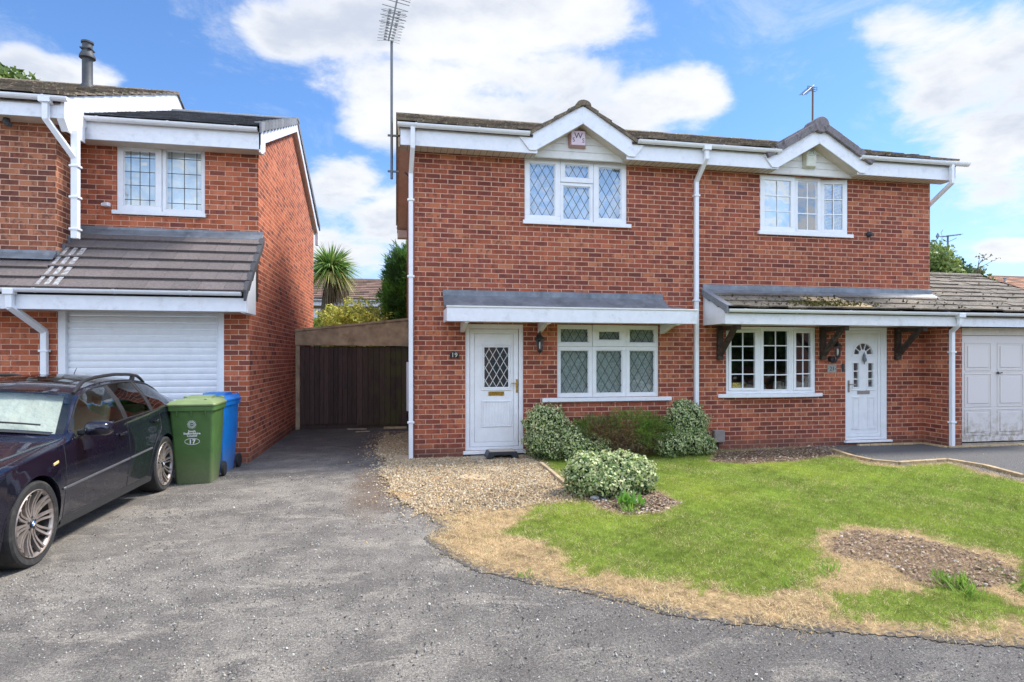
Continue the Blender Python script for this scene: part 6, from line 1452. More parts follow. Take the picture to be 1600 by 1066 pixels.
g = MB(); X = wx(1565, Yr-1); Z = wz(1565, 443, Yr-1); g.lathe([(.12, -.1), (.10, .05), (.06, .10), (.06, .22), (.1, .25), (.1, .3), (.01, .31)], (X, Yr-1.2, Z), 12); g.box(X-.35, X+.35, Yr-1.4, Yr-1.1, Z-.08, Z-.04); tag(g.build('roof_vent', MAT['aluminium'], None), 'pale vent cowl on the orange-brown roof at the far right', 'roof vent')
Y = 24.5; X = wx(1481, Y); Z = wz(1481, 368, Y)
r = thing('tv_aerial', 'long horizontal aerial on a grey pole above the trees right of the semi', 'aerial', (X, Y, 3.5)); g = MB(); g.tube([(X, Y, 0), (X, Y, Z)], .04, 8); g.build('mast', MAT['steel_mast'], r)
g = MB(); a, b_ = Vector((wx(1472, Y), Y, wz(1472, 370, Y))), Vector((wx(1501, Y), Y, wz(1501, 366.5, Y))); g.tube([a, b_], .022, 6)
for k in range(14): c = a.lerp(b_, k/13); g.bar(c-Vector((.03, .16, .01)), c+Vector((.03, .16, .01)), .014, .014); g.bar(c-Vector((0, 0, .045)), c+Vector((0, 0, .045)), .012, .012)
g.build('boom', MAT['steel_mast'], r)
g = MB(); c = Vector((wx(1465, Y), Y, wz(1465, 369, Y))); g.obox(c, (.10, .05, .09), (.04, .0, -.07), (0, .02, 0)); g.bar(c, a, .02, .02)
for s in (-1, 1): g.tube([a+Vector((.02, 0, .0)), a+Vector((-.06, 0, s*.2)), a+Vector((.05, 0, s*.33))], .010, 5)
g.tube([a+Vector((0, 0, -.1)), Vector((X, Y, Z-.32)), Vector((X+.5, Y, Z-.1))], .012, 5); g.build('reflector', MAT['steel_mast'], r)

# ------------------------------------------------------------------ the other side of the close, behind the camera (seen only as reflections)
r = thing('opposite_house', 'brick house across the close behind the camera', 'house', (2, -15, 0))
g = MB(); g.box(-9, 16, -20, -14, 0, 4.8); g.build('wall', MAT['far_brick'], r)
g = MB(); g.prism([(-13.6, 4.8), (-17, 6.4), (-20.4, 4.8)], -9.3, 16.3, 'yz'); g.build('roof', MAT['far_tile'], r)
g = MB()
for (a, b_) in ((-2, -.2), (2, 4), (5.4, 7.2)):
    g.box(a, b_, -14, -13.97, 3.2, 4.3); g.box(a, b_, -14, -13.97, .9, 2.1)
g.build('window', MAT['obscure'], r)
tree('garden_tree', 'broad tree across the close behind the camera, right', 'tree', (12, -13, 0), [(12, -13, 4.2, 2.4, 2, 2.2), (13.5, -13, 3.2, 1.8, 1.8, 1.8), (10.6, -13, 3.2, 1.8, 1.8, 1.7), (9.5, -12.5, 1.6, 2.4, 1, 1.5)], 11000, .26, ((.14, .22, .05), (.05, .10, .03)), .2, nrm=False)
for k_, (hx_, lab_) in enumerate(((22, 'brick house across the close behind the camera, farther right'), (38, 'brick house across the close behind the camera, farthest right'))):
    r = thing('opposite_house', lab_, 'house', (hx_, -15, 0))
    g = MB(); g.box(hx_-5.5, hx_+8, -20, -14, 0, 4.8); g.build('wall', MAT['far_brick'], r)
    g = MB(); g.prism([(-13.6, 4.8), (-17, 6.4), (-20.4, 4.8)], hx_-5.8, hx_+8.3, 'yz'); g.build('roof', MAT['far_tile'], r)
tree('garden_tree', 'broad tree across the close behind the camera, far right', 'tree', (20, -12, 0), [(20, -12, 3.6, 2.4, 1.8, 2.2), (22, -12, 2.4, 2, 1.6, 1.8), (18, -12, 2.2, 1.8, 1.6, 1.7)], 9000, .24, ((.14, .22, .05), (.05, .10, .03)), .2, nrm=False)
tree('garden_tree', 'broad tree across the close behind the camera, left', 'tree', (-7, -14, 0), [(-7, -14, 4.6, 2.4, 2, 2.4), (-9, -13, 3.6, 2, 1.8, 1.8)], 8000, .26, ((.14, .22, .05), (.05, .10, .03)), .2, nrm=False)
# ================================================================== parked estate car
YF = 4.23; XCAR = -3.495
car = thing('parked_car', 'dark blue estate car with dusty alloy wheels parked before the roller garage door', 'car', (XCAR, YF+2.2, 0))
def itp(x, pts): return float(np.interp(x, [p[0] for p in pts], [p[1] for p in pts]))
def sm(x, pts):   # smoothed interpolation
    return (itp(x-.06, pts)+2*itp(x, pts)+itp(x+.06, pts))/4
Wp = [(0, .60), (.06, .68), (.15, .755), (.3, .815), (.6, .862), (1.2, .868), (2.4, .870), (3.3, .868), (3.8, .855), (4.15, .82), (4.35, .76), (4.48, .66)]
BELT = [(0, .57), (.1, .63), (.3, .71), (.6, .765), (1.1, .825), (1.44, .855), (2.39, .900), (3.23, .930), (3.8, .955), (4.1, .965), (4.48, .95)]
EH = [(0, .50), (.2, .62), (.6, .68), (1.1, .72), (1.44, .790), (1.80, .690), (2.2, .620), (3.0, .595), (3.6, .585), (3.95, .60), (4.3, .66), (4.48, .60)]
EZ = [(0, .595), (.1, .66), (.3, .735), (.6, .79), (1.1, .85), (1.43, .88), (1.62, 1.055), (1.80, 1.205), (2.0, 1.255), (2.4, 1.295), (2.8, 1.31), (3.2, 1.30), (3.55, 1.262), (3.8, 1.18), (4.05, 1.07), (4.3, .965), (4.48, .93)]
CR = [(0, .03), (.3, .07), (.8, .085), (1.35, .085), (1.8, .065), (2.2, .065), (3.4, .065), (4.0, .04), (4.48, .02)]
SILL = [(0, .20), (.4, .19), (1.2, .175), (3.0, .185), (3.9, .22), (4.48, .30)]
AX = [(.87, .315), (3.45, .315)]; RA = .345
def arch(s):
    z = itp(s, SILL)
    for (c, zc_) in AX:
        if abs(s-c) < RA: z = max(z, zc_+math.sqrt(RA*RA-(s-c)**2))
    return z
def wf(z): return itp(z, [(.15, .945), (.25, .962), (.40, .985), (.55, 1.0), (.66, 1.0), (.80, .985), (.88, .965), (1.0, .945)])
st = sorted({round(x, 4) for x in list(np.arange(0, 4.481, .06))+[1.44, 1.48, 2.44, 2.52, 3.12, 3.19, 3.78, 4.48]+[c+RA*math.cos(a) for c, _ in AX for a in np.linspace(0, math.pi, 17)]+[c+s*(RA+.002) for c, _ in AX for s in (-1, 1)]})
LOW = [0, .10, .22, .36, .5, .64, .78, .9, 1.0]; GH = [.07, .30, .55, .80, .93, 1.0]; RF = [.98, .9, .75, .55, .35, .15, 0]
def ring(s):
    W = sm(s, Wp); zb = arch(s); zt = sm(s, BELT); eh, ez = sm(s, EH), sm(s, EZ); pts = []
    wheelbulge = 0
    for f in LOW:
        z = zb+(zt-zb)*f; x = W*wf(z)
        for (c, zc_) in AX:     # arch flare
            dd = math.hypot(s-c, z-zc_)-RA
            if dd < .10: x += .012*max(0, 1-dd/.10)
        pts.append((x, s, z))
    xb = pts[-1][0]
    for f in GH:
        cab = max(0., ez-zt)
        x = xb+(eh-xb)*f+.03*math.sin(math.pi*f)*min(1, cab/.3); z = zt+(ez-zt)*f+(.012*math.sin(math.pi*f) if cab < .15 else 0); pts.append((x, s, z))
    sh = 0.
    if s > 1.44 and s < 2.2: sh = .20*max(0, 1-max(0, s-1.80)/.4)
    elif s <= 1.44: sh = .20*max(0, 1-(1.44-s)/.7)
    if s > 3.9: sh = -.05*(s-3.9)/.5
    cr = sm(s, CR)
    for f in RF:
        q = 1-f*f; pts.append((eh*f, s-sh*q, ez+cr*q+(.015*q if 1.55 < s < 1.85 else 0)))
    return pts
rings = [ring(s) for s in st]; NR = len(rings[0]); nl = len(LOW); ng = len(GH); nf = len(RF)
def region(i, j):
    """which part the quad between stations i,i+1 and rows j,j+1 belongs to"""
    s = (st[i]+st[i+1])/2; z = (rings[i][j][2]+rings[i+1][j][2])/2
    if nl <= j < nl+ng-2:            # glasshouse side rows (.07 to .93)
        top = itp(s, EZ)-itp(s, BELT)
        if 1.52 < s < 2.44: return 'side_window_front'
        if 2.52 < s < 3.12: return 'side_window_rear'
        if 3.19 < s < 3.78: return 'quarter_window'
    if j >= nl+ng:
        if 1.44 < s < 1.88: return 'windscreen'
        if 3.90 < s < 4.36: return 'tailgate_window'
    if 1.24 < s < 2.48 and j < nl: return 'door_front'
    if 2.48 < s < 3.36 and j < nl and not (s > 3.04 and z < .315+math.sqrt(max(0, (RA+.07)**2-(s-3.45)**2))): return 'door_rear'
    if s < 1.44 and j >= nl+ng-1: return 'bonnet'
    return 'body'
parts = {}
for i in range(len(st)-1):
    for j in range(NR-1):
        reg = region(i, j); q = [rings[i][j], rings[i+1][j], rings[i+1][j+1], rings[i][j+1]]
        for sgn in (1, -1):
            key = reg if reg in ('body', 'windscreen', 'tailgate_window', 'bonnet') else (reg, sgn)
            mb = parts.setdefault(key, {'v': {}, 'l': [], 'f': []}); ids = []
            for p in q:
                w_ = (round(XCAR+sgn*p[0], 5), round(YF+p[1], 5), round(p[2], 5))
                if w_ not in mb['v']: mb['v'][w_] = len(mb['l']); mb['l'].append(w_)
                ids.append(mb['v'][w_])
            ids = ids if sgn > 0 else ids[::-1]
            ids2 = [k for n_, k in enumerate(ids) if k not in ids[:n_]]
            if len(ids2) >= 3: mb['f'].append(ids2)
names = {'side_window_front': 'window', 'side_window_rear': 'window', 'quarter_window': 'window', 'door_front': 'door', 'door_rear': 'door'}
doors = {}
for key, d_ in parts.items():
    base = key if isinstance(key, str) else key[0]; mb = MB(); mb.v = d_['l']; mb.f = d_['f']; mb.t = [(1, 1, 1)]*len(mb.f); mb.m = [0]*len(mb.f)
    mt = {'windscreen': 'glass_car', 'tailgate_window': 'glass_tint', 'side_window_front': 'glass_car', 'side_window_rear': 'glass_tint', 'quarter_window': 'glass_tint'}.get(base, 'car_paint')
    o = mb.build(names.get(base, base), MAT[mt], car, fix=False); o.data.polygons.foreach_set('use_smooth', [True]*len(o.data.polygons))
    if base.startswith('door'): doors[key] = o
def surf(s, z, sgn=1, off=0.):
    """point on the body side at length s, height z"""
    r_ = ring(s); zs = [p[2] for p in r_[:nl+ng]]; xs_ = [p[0] for p in r_[:nl+ng]]
    return (XCAR+sgn*(float(np.interp(z, zs, xs_))+off), YF+s, z)
# front and rear caps
g = MB()
for rg, fl in ((rings[0], 1), (rings[-1], -1)):
    vs = [(XCAR+p[0], YF+p[1], p[2]) for p in rg]+[(XCAR-p[0], YF+p[1], p[2]) for p in rg[::-1]]; g.add(vs, [tuple(range(len(vs)))])
g.build('end_panel', MAT['car_paint'], car)
# sills, arch lips, seams, trims on both flanks
for sgn in (1, -1):
    g = MB()
    pts_l = [s for s in st if 1.215 <= s <= 3.1]
    for a, b_ in zip(pts_l[:-1], pts_l[1:]):
        vs = []
        for s in (a, b_):
            x = sm(s, Wp)*.955; z = itp(s, SILL)
            vs += [(XCAR+sgn*(x+.006), YF+s, z+.085), (XCAR+sgn*(x+.010), YF+s, z+.01), (XCAR+sgn*(x-.03), YF+s, z-.02), (XCAR+sgn*(x-.30), YF+s, z-.0), (XCAR+sgn*(x-.012), YF+s, z+.10)]
        g.add(vs, [(0, 1, 6, 5), (1, 2, 7, 6), (2, 3, 8, 7), (4, 0, 5, 9)])
    g.build('sill', MAT['car_sill'], car, smooth=True)
for sgn in (1, -1):
    for (c, zc_) in AX:
        g = MB(); pr = []
        for a in np.linspace(-.12, math.pi+.12, 30):
            s = c+RA*math.cos(a); z = zc_+RA*math.sin(a); x = sm(s, Wp)*wf(z)+.010; pr.append((x, YF+s, z, a))
        for p, q in zip(pr[:-1], pr[1:]):
            def lip(p_): cx, sx = math.cos(p_[3]), math.sin(p_[3]); return [(XCAR+sgn*p_[0], p_[1]+cx*.012, p_[2]+sx*.012), (XCAR+sgn*(p_[0]+.004), p_[1], p_[2]), (XCAR+sgn*(p_[0]-.05), p_[1]-cx*.004, p_[2]-sx*.004)]
            g.add(lip(p)+lip(q), [(0, 1, 4, 3), (1, 2, 5, 4)])
        g.build('arch_lip', MAT['car_paint'], car, smooth=True)
def seamline(sgn, pl):
    P = [surf(s, z, sgn, .0008) for s, z in pl]; g.tube(P, .0032, 5)
for sgn in (1, -1):
    g = MB()
    seamline(sgn, [(1.28, z) for z in np.linspace(.20, .84, 8)]); seamline(sgn, [(2.48, z) for z in np.linspace(.20, .90, 8)])
    seamline(sgn, [(3.34, .925), (3.35, .85), (3.34, .76), (3.31, .72)]+[(3.45+(RA+.07)*math.cos(a), .315+(RA+.07)*math.sin(a)) for a in np.linspace(1.97, 2.75, 7)]+[(3.02, .30), (3.0, .22)])
    seamline(sgn, [(s, .255) for s in np.linspace(1.3, 3.0, 12)])
    g.build('panel_gap', MAT['black_rubber'], car)
for sgn in (1, -1):
    g = MB()
    for a, b_ in ((1.23, 1.275), (1.285, 2.47), (2.49, 3.04)):
        q = list(np.linspace(a, b_, 8))
        for s0, s1 in zip(q[:-1], q[1:]):
            z0, z1 = .485+(s0-1.14)*.036, .485+(s1-1.14)*.036; A, B = Vector(surf(s0, z0, sgn, .006)), Vector(surf(s1, z1, sgn, .006)); g.bar(A, B, .012, .020)
    g.build('side_trim', MAT['car_mould'], car, bevel=.003)
for sgn in (1, -1):
    g = MB()       # window surround: bright-black strip below and above glass
    q = [s for s in st if 1.48 <= s <= 3.78]
    lo_ = [Vector((XCAR+sgn*(ring(s)[nl][0]+.003), YF+s, ring(s)[nl][2]-.002)) for s in q]; hi_ = [Vector((XCAR+sgn*(ring(s)[nl+ng-2][0]+.003), YF+s, ring(s)[nl+ng-2][2]+.002)) for s in q]
    g.tube(lo_, .007, 6); g.tube(hi_, .007, 6); g.tube([lo_[-1], hi_[-1]], .007, 6); g.tube([lo_[0], hi_[0]], .006, 6)
    for sc_ in (2.44, 2.52, 3.12, 3.19):
        r_ = ring(sc_); g.tube([(XCAR+sgn*(p[0]+.002), YF+sc_, p[2]) for p in r_[nl:nl+ng-1]], .005, 6)
    g.build('window_trim', MAT['car_trim'], car)
g = MB()      # black B and C pillar covers
for sgn in (1, -1):
    for a, b_ in ((2.44, 2.52), (3.12, 3.19)):
        g = MB(); ra, rb = ring(a), ring(b_)
        for j in range(nl, nl+ng-2): g.add([(XCAR+sgn*(p[0]+.0025), YF+p[1], p[2]) for p in (ra[j], rb[j], rb[j+1], ra[j+1])], [(0, 1, 2, 3)])
        g.build('pillar_cover', MAT['car_trim'], car)
# roof rails
for sgn in (1, -1):
    g = MB(); pts = []
    for k, s in enumerate(np.linspace(1.84, 3.62, 20)):
        r_ = ring(max(s, 1.88)); e = r_[nl+ng-1]; lift = .045*min(1, (s-1.84)/.25)*min(1, (3.62-s)/.18)+.004; pts.append(Vector((XCAR+sgn*(e[0]-.02), YF+s, sm(s, EZ)+.008+lift)))
    g.tube(pts, [.016]+[.017]*18+[.014], 8)
    for s in (3.30,): g.obox((XCAR+sgn*(sm(s, EH)-.02), YF+s, sm(s, EZ)+.03), (.012, 0, 0), (0, .04, 0), (0, .015, .03))
    g.build('roof_rail', MAT['car_trim'], car, smooth=True)
g = MB(); g.tube([(XCAR, YF+3.25, 1.35), (XCAR, YF+3.32, 1.43)], [.006, .003], 6); g.build('antenna', MAT['black_rubber'], car)
g = MB(); g.prism([(2.10, 0), (2.9, 0), (2.9, 1), (2.1, 1)], 0, 0, 'xy'); g = MB()
for i, s in enumerate(st[:-1]):
    if 2.12 < s < 2.80:
        r0, r1 = rings[i], rings[i+1]
        for sgn in (1, -1):
            for j in range(nl+ng+2, NR-1): g.add([(XCAR+sgn*p[0], YF+p[1], p[2]+.003) for p in (r0[j], r1[j], r1[j+1], r0[j+1])], [(0, 1, 2, 3)])
g.build('sunroof', MAT['glass_tint'], car, fix=False); 
g = MB(); g.box(XCAR-.36, XCAR+.36, YF+2.1, YF+2.8, 1.285, 1.29); g.build('sunroof_blind', MAT['car_trim'], car)
# mirrors
for sgn in (1, -1):
    B = Vector(surf(1.60, .90, sgn, .0)); g = MB(); rs_ = []
    prof = [(.0, .78), (.012, .95), (.05, 1.0), (.10, .92), (.13, .7), (.145, .3)]
    c0 = B+Vector((sgn*.150, -.02, .035)); vs = []; n = 16
    for (dy, f) in prof:
        for k in range(n):
            a = 2*math.pi*k/n; ex = abs(math.cos(a))**.6*(1 if math.cos(a) > 0 else -1); ez = abs(math.sin(a))**.6*(1 if math.sin(a) > 0 else -1); vs.append((c0.x+ex*.105*f, c0.y+.05-dy, c0.z+ez*.066*f))
    fs = [(i*n+k, i*n+(k+1) % n, (i+1)*n+(k+1) % n, (i+1)*n+k) for i in range(len(prof)-1) for k in range(n)]+[tuple(range(n)), tuple((len(prof)-1)*n+k for k in range(n))]
    g.add(vs, fs); mo_ = g.build('wing_mirror', MAT['car_paint'], car, smooth=True)
    g = MB(); g.bar(B+Vector((-sgn*.02, -.01, -.0)), B+Vector((sgn*.075, -.01, .015)), .06, .05); g.build('mirror_arm', MAT['car_trim'], mo_, bevel=.01)
    g = MB(); g.box(c0.x-.09, c0.x+.09, c0.y+.051, c0.y+.053, c0.z-.055, c0.z+.055); g.build('mirror_glass', MAT['chrome'], mo_)
    for key, s in (('door_front', 2.33), ('door_rear', 3.20)):
        d_ = doors[(key, sgn)]; zh = .795 if key == 'door_front' else .83; P = [Vector(surf(s-.09+k*.03, zh+.002*k, sgn, .012+.016*math.sin(math.pi*min(1, (k+.5)/6)))) for k in range(7)]; g = MB(); g.tube(P, [.010, .013, .014, .014, .014, .013, .009], 8); g.build('handle', MAT['car_paint'], d_, smooth=True)
    g = MB(); A = Vector(surf(1.10, .705, sgn, .003)); B2 = Vector(surf(1.175, .718, sgn, .003)); g.bar(A, B2, .008, .024); g.build('side_marker', MAT['marker_amber'], car, bevel=.004)
# wipers and cowl
g = MB()
for (xa, xb, sa, sb, za, zb) in ((.05, -.50, 1.40, 1.47, .955, .985), (.62, .04, 1.52, 1.43, .955, .975)): 
    pass
for k, (xa, xb) in enumerate(((.60, .02), (.0, -.55))):
    def wp(h):  # just above the glass near its lower edge
        q = 1-(h/.74)**2; return Vector((XCAR+h, YF+1.53-.20*q-.02, .945+.085*q+.012))
    g.tube([wp(xa+(xb-xa)*q) for q in np.linspace(0, 1, 8)], .008, 6); g.tube([wp(xa*.5+xb*.5)+Vector((0, -.01, .01)), wp(xb)+Vector((-.06, -.10, -.045))], .010, 6)
g.build('wiper', MAT['black_rubber'], car)
g = MB()
for sgn in (1,):
    hs = np.linspace(-.70, .70, 15)
    for a, b_ in zip(hs[:-1], hs[1:]):
        def cw(h, ds, dz): q = 1-(h/.755)**2; return (XCAR+h, YF+1.435-.20*q+ds, sm(1.43, EZ)+sm(1.43, CR)*q+dz)
        g.add([cw(a, -.035, .006), cw(b_, -.035, .006), cw(b_, .03, .02), cw(a, .03, .02)], [(0, 1, 2, 3)])
g.build('cowl', MAT['black_rubber'], car, fix=False)
# interior
g = MB(); g.box(XCAR-.74, XCAR+.74, YF+1.3, YF+4.25, .30, .32); g.box(XCAR-.74, XCAR-.72, YF+1.3, YF+4.2, .3, .80); g.box(XCAR+.72, XCAR+.74, YF+1.3, YF+4.2, .3, .80); g.box(XCAR-.68, XCAR+.68, YF+1.35, YF+1.55, .7, .86); g.box(XCAR-.6, XCAR+.6, YF+3.3, YF+4.2, .3, .84)
g.build('interior_tub', MAT['car_trim'], car)
for sgn in (1, -1):
    cx_ = XCAR+sgn*.36; g = MB(); g.obox((cx_, YF+2.25, .48), (.25, 0, 0), (0, .26, -.02), (0, .02, .09)); g.obox((cx_, YF+2.60, .76), (.24, 0, 0), (0, .06, -.012), (0, .10, .30)); so_ = g.build('seat', MAT['seat_beige'], car, bevel=.05, segs=3)
    g = MB(); g.obox((cx_, YF+2.72, 1.12), (.135, 0, 0), (0, .045, 0), (0, .01, .085)); g.tube([(cx_-.06, YF+2.70, 1.0), (cx_-.06, YF+2.72, 1.07)], .007, 6); g.tube([(cx_+.06, YF+2.70, 1.0), (cx_+.06, YF+2.72, 1.07)], .007, 6); g.build('headrest', MAT['seat_beige'], so_, bevel=.03, segs=3)
g = MB(); g.obox((XCAR, YF+3.42, .74), (.62, 0, 0), (0, .07, 0), (0, .08, .26)); g.build('rear_seat', MAT['seat_beige'], car, bevel=.04, segs=2)
g = MB(); xs_ = np.linspace(-.62, .62, 26); pr = []
for h in xs_:
    q = 1-(h/.70)**2; wv = .008*math.sin(h*38)
    lo_ = Vector((XCAR+h*1.08, YF+1.56-.19*q+wv, .885+.07*q)); hi_ = Vector((XCAR+h*.90, YF+1.93-.165*q+wv*.5, 1.185+.06*q)); pr.append((lo_, hi_))
for (a, b_), (c, d) in zip(pr[:-1], pr[1:]): g.add([a, c, d, b_], [(0, 1, 2, 3)]); g.add([a+Vector((0, .006, -.002)), c+Vector((0, .006, -.002)), d+Vector((0, .006, -.002)), b_+Vector((0, .006, -.002))], [(3, 2, 1, 0)])
tag(g.build('sunshade', MAT['sunshade'], None, fix=False), 'crumpled pale sunshade behind the windscreen of the dark blue car', 'sunshade')
# underside + wheel wells
g = MB(); g.box(XCAR-.60, XCAR+.60, YF+.15, YF+4.3, .22, .30); g.box(XCAR-.84, XCAR+.84, YF+1.22, YF+3.08, .185, .24); g.box(XCAR-.84, XCAR+.84, YF+1.225, YF+1.25, .2, .75); g.box(XCAR-.84, XCAR+.84, YF+3.08, YF+3.10, .2, .75); g.box(XCAR-.80, XCAR+.80, YF+3.81, YF+3.83, .25, .75); g.box(XCAR-.8, XCAR+.8, YF+.48, YF+.50, .25, .7)
for c in (.87, 3.45): g.box(XCAR-.60, XCAR+.60, YF+c-.38, YF+c+.38, .3, .76); g.box(XCAR-.82, XCAR+.82, YF+c-.38, YF+c+.38, .70, .73)
g.build('underbody', MAT['black_rubber'], car)
# wheels
RW = .318
def make_wheel(x, y, sgn):
    g = MB(); g.lathe([(.245, -.10), (.262, -.108), (.296, -.112), (.312, -.100), (RW, -.075), (RW, .075), (.312, .100), (.296, .112), (.262, .108), (.245, .10)], (x, y, RW-.008), 48, 'x', cap=False)
    wl_ = g.build('wheel', MAT['tyre'], car, smooth=True)
    g = MB(); g.lathe([(.232, -.10), (.228, .02), (.231, .078)], (x, y, RW-.008), 40, 'x', cap=False); g.build('wheel_barrel', MAT['tyre'], wl_)
    g = MB(); g.lathe([(.246, .112), (.250, .104), (.240, .100), (.233, .088), (.231, .080)], (x, y, RW-.008), 48, 'x', cap=False); f0 = x
    g2 = MB()
    for k in range(10):
        a = 2*math.pi*k/10+.08
        for j in (-1, 1):
            pts = []
            for q in np.linspace(0, 1, 6):
                rr_ = .045+(.236-.045)*q; da = j*(.0115+.013*q*q)/rr_; h = .068+.030*q*q-.012*math.sin(math.pi*q); pts.append(Vector((x+h*1.0, y+rr_*math.cos(a+da), RW-.008+rr_*math.sin(a+da))))
            for p, q_ in zip(pts[:-1], pts[1:]): g.bar(p, q_, .0165, .026, up=(1, 0, 0))
    g.lathe([(.001, .082), (.045, .080), (.062, .070), (.066, .05), (.066, .0)], (x, y, RW-.008), 24, 'x')
    rim = g.build('rim', MAT['rim_alloy'], wl_, smooth=True)
    g = MB(); 
    for k in range(5): a = 2*math.pi*k/5+.3; g.lathe([(.010, .078), (.010, .0835)], (x, y+.046*math.cos(a), RW-.008+.046*math.sin(a)), 8, 'x')
    g.build('wheel_bolts', MAT['car_trim'], rim)
    g = MB(); g.lathe([(.15, .02), (.15, .035), (.06, .036)], (x, y, RW-.008), 32, 'x'); g.build('brake_disc', MAT['disc'], wl_)
    g = MB(); g.lathe([(.215, -.02), (.001, -.02)], (x, y, RW-.008), 24, 'x'); g.build('hub_backing', MAT['black_rubber'], wl_)
    g = MB(); g.lathe([(.001, .091), (.028, .090), (.031, .086), (.031, .08)], (x, y, RW-.008), 24, 'x'); cp = g.build('centre_cap', MAT['car_trim'], rim)
    g = MB(); n = 8
    for k in range(4):
        a0 = k*math.pi/2; g.mi = k % 2; g.add([(x+.092, y, RW-.008)]+[(x+.092, y+.020*math.cos(a0+i*math.pi/2/n), RW-.008+.020*math.sin(a0+i*math.pi/2/n)) for i in range(n+1)], [tuple(range(n+2))])
    g.build('roundel', [MAT['cap_blue'], MAT['ink_white']], cp, fix=False)
    # the far side is the same wheel turned about
    if sgn < 0:
        for o in (wl_, *wl_.children_recursive):
            o.data.transform(Matrix.Translation((XCAR, 0, 0)).inverted() if False else Matrix.Identity(4)); 
            M_ = Matrix.Translation((x-XCAR, 0, 0)) @ Matrix.Diagonal((-1, 1, 1, 1)) @ Matrix.Translation((-(x-XCAR), 0, 0)); o.data.transform(M_); o.data.flip_normals()
for (c, _) in AX:
    for sgn in (1, -1): make_wheel(XCAR+sgn*.755, YF+c, sgn)

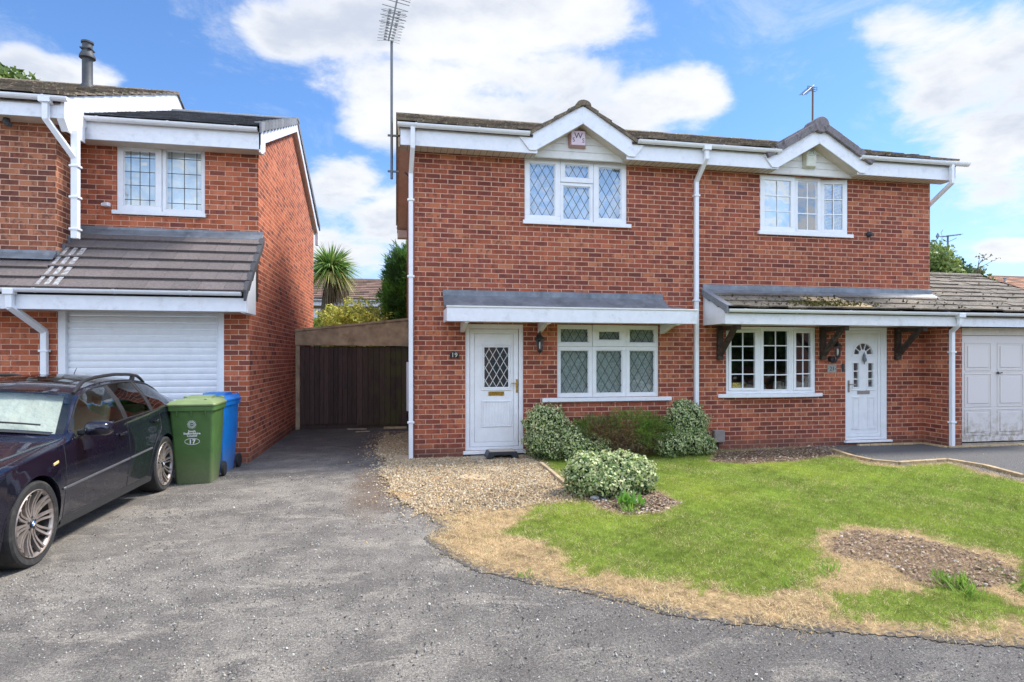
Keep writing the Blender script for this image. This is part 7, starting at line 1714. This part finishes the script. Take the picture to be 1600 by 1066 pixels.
# ================================================================== wheelie bins
def wheelie(lab, X, Y, bm_, lm_, rz, group, text=None):
    r = thing('wheelie_bin', lab, 'bin', (X, Y, 0), group, 0.); parts_ = []
    g = MB(); secs = [(0.0, .215, -.22, .24), (.04, .222, -.23, .25), (.50, .250, -.275, .285), (.92, .268, -.315, .30), (.945, .270, -.318, .305), (.945, .290, -.340, .325), (1.0, .292, -.342, .327)]
    n = 8; vs = []
    def rr(hw, y0, y1, z, c=.045):
        q = []; 
        for (cx_, cy_, a0) in ((hw-c, y0+c, -90), (hw-c, y1-c, 0), (-hw+c, y1-c, 90), (-hw+c, y0+c, 180)):
            for k in range(5): a = R(a0+k*22.5); q.append((cx_+c*math.cos(a), cy_+c*math.sin(a), z))
        return q
    for (z, hw, y0, y1) in secs: vs += rr(hw, y0, y1, z)
    m_ = 20; fs = [(i*m_+k, i*m_+(k+1) % m_, (i+1)*m_+(k+1) % m_, (i+1)*m_+k) for i in range(len(secs)-1) for k in range(m_)]+[tuple(range(m_))[::-1], tuple((len(secs)-1)*m_+k for k in range(m_))]
    g.add(vs, fs); g.box(-.20, .20, .24, .30, .02, .14)
    for k in (-.17, .0, .17): g.box(k-.006, k+.006, -.338, -.312, .88, .945)
    parts_.append(('body', g, bm_, True, 0))
    g = MB(); vs = []; ls = [(1.003, .300, -.352, .335), (1.03, .302, -.356, .337), (1.035, .292, -.345, .330), (1.062, .270, -.315, .31), (1.078, .20, -.20, .29)]
    for (z, hw, y0, y1) in ls: vs += rr(hw, y0, y1, z, .05)
    fs = [(i*m_+k, i*m_+(k+1) % m_, (i+1)*m_+(k+1) % m_, (i+1)*m_+k) for i in range(len(ls)-1) for k in range(m_)]+[tuple(range(m_))[::-1], tuple((len(ls)-1)*m_+k for k in range(m_))]
    g.add(vs, fs); g.prism([(-.02, 1.07), (.10, 1.105), (.30, 1.11), (.34, 1.08), (.34, 1.05), (-.02, 1.05)], -.155, .155, 'yz'); g.box(-.26, -.20, .28, .345, 1.05, 1.09); g.box(.20, .26, .28, .345, 1.05, 1.09); g.box(.13, .17, -.23, -.19, 1.06, 1.09)
    parts_.append(('lid', g, lm_, True, .006))
    g = MB(); g.tube([(-.24, .37, 1.07), (.24, .37, 1.07)], .014, 8); g.tube([(-.22, .32, 1.04), (-.22, .37, 1.07)], .012, 6); g.tube([(.22, .32, 1.04), (.22, .37, 1.07)], .012, 6); g.box(-.16, .16, .335, .345, 1.0, 1.075); parts_.append(('handle', g, bm_, True, 0))
    for s in (-1, 1):
        g = MB(); xx = s*.262; g.lathe([(.02, -.028), (.06, -.026), (.088, -.024), (.10, -.018), (.10, .018), (.088, .024), (.06, .026), (.02, .028)], (xx, .285, .10), 22, 'x'); parts_.append(('wheel', g, MAT['black_rubber'], True, 0))
    if text:
        g = MB(); yf = lambda z: -float(np.interp(z, [0.04, .5, .92], [.23, .275, .315]))-.0025
        zc_ = .77; yc = yf(zc_)
        for k in range(18):
            a = 2*math.pi*k/18; p = [(.037*math.cos(a-.12), .037*math.sin(a-.12)), (.037*math.cos(a+.12), .037*math.sin(a+.12)), (.062*math.cos(a), .062*math.sin(a))]; g.add([(x, yf(zc_+z), zc_+z) for x, z in p], [(0, 1, 2)])
        for k in range(24):
            a0, a1 = 2*math.pi*k/24, 2*math.pi*(k+1)/24; g.add([(r_*math.cos(a), yf(zc_+r_*math.sin(a)), zc_+r_*math.sin(a)) for r_, a in ((.026, a0), (.031, a0), (.031, a1), (.026, a1))], [(0, 1, 2, 3)])
        up = Vector((0, -.085, 1)).normalized()
        text_mb(g, 'CO', .022, (0, yf(zc_)-.0005, zc_-.008), (1, 0, 0), up)
        for s_, z_, q in (('South', .673, .036), ('Staffordshire', .644, .036), ('Council', .615, .036)): text_mb(g, s_, q, (0, yf(z_)-.0005, z_), (1, 0, 0), up, spacing=1.08, bold=.0012)
        zc_ = .553
        for k in range(32):
            a0, a1 = 2*math.pi*k/32, 2*math.pi*(k+1)/32; g.add([(ex*math.cos(a), yf(zc_+ez*math.sin(a)), zc_+ez*math.sin(a)) for ex, ez, a in ((.086, .036, a0), (.092, .042, a0), (.092, .042, a1), (.086, .036, a1))], [(0, 1, 2, 3)])
        text_mb(g, '17', .072, (0, yf(zc_-.02)-.0005, zc_-.025), (1, 0, 0), up, spacing=1.2, bold=.003); parts_.append(('lettering', g, MAT['ink_white'], False, 0))
    M_ = Matrix.Translation((X, Y, 0)) @ Matrix.Rotation(rz, 4, 'Z') @ Matrix.Diagonal((.92, .97, .955, 1))
    for nm, g, mt, s_, bv in parts_:
        g.v = [tuple(M_ @ Vector(v)) for v in g.v]; o = g.build(nm, mt, r, smooth=s_, bevel=bv, fix=(nm != 'lettering'))
    return r
wheelie('green wheelie bin with a pale green lid, council lettering and number 17', -2.43, 8.19, MAT['bin_green'], MAT['bin_green_lid'], R(3), 'wheelie bins beside the garage', True)
wheelie('bright blue wheelie bin behind the green one at the corner of the garage', -2.44, 8.87, MAT['bin_blue'], MAT['bin_blue'], R(-4), 'wheelie bins beside the garage')
print('objects', len(bpy.data.objects))
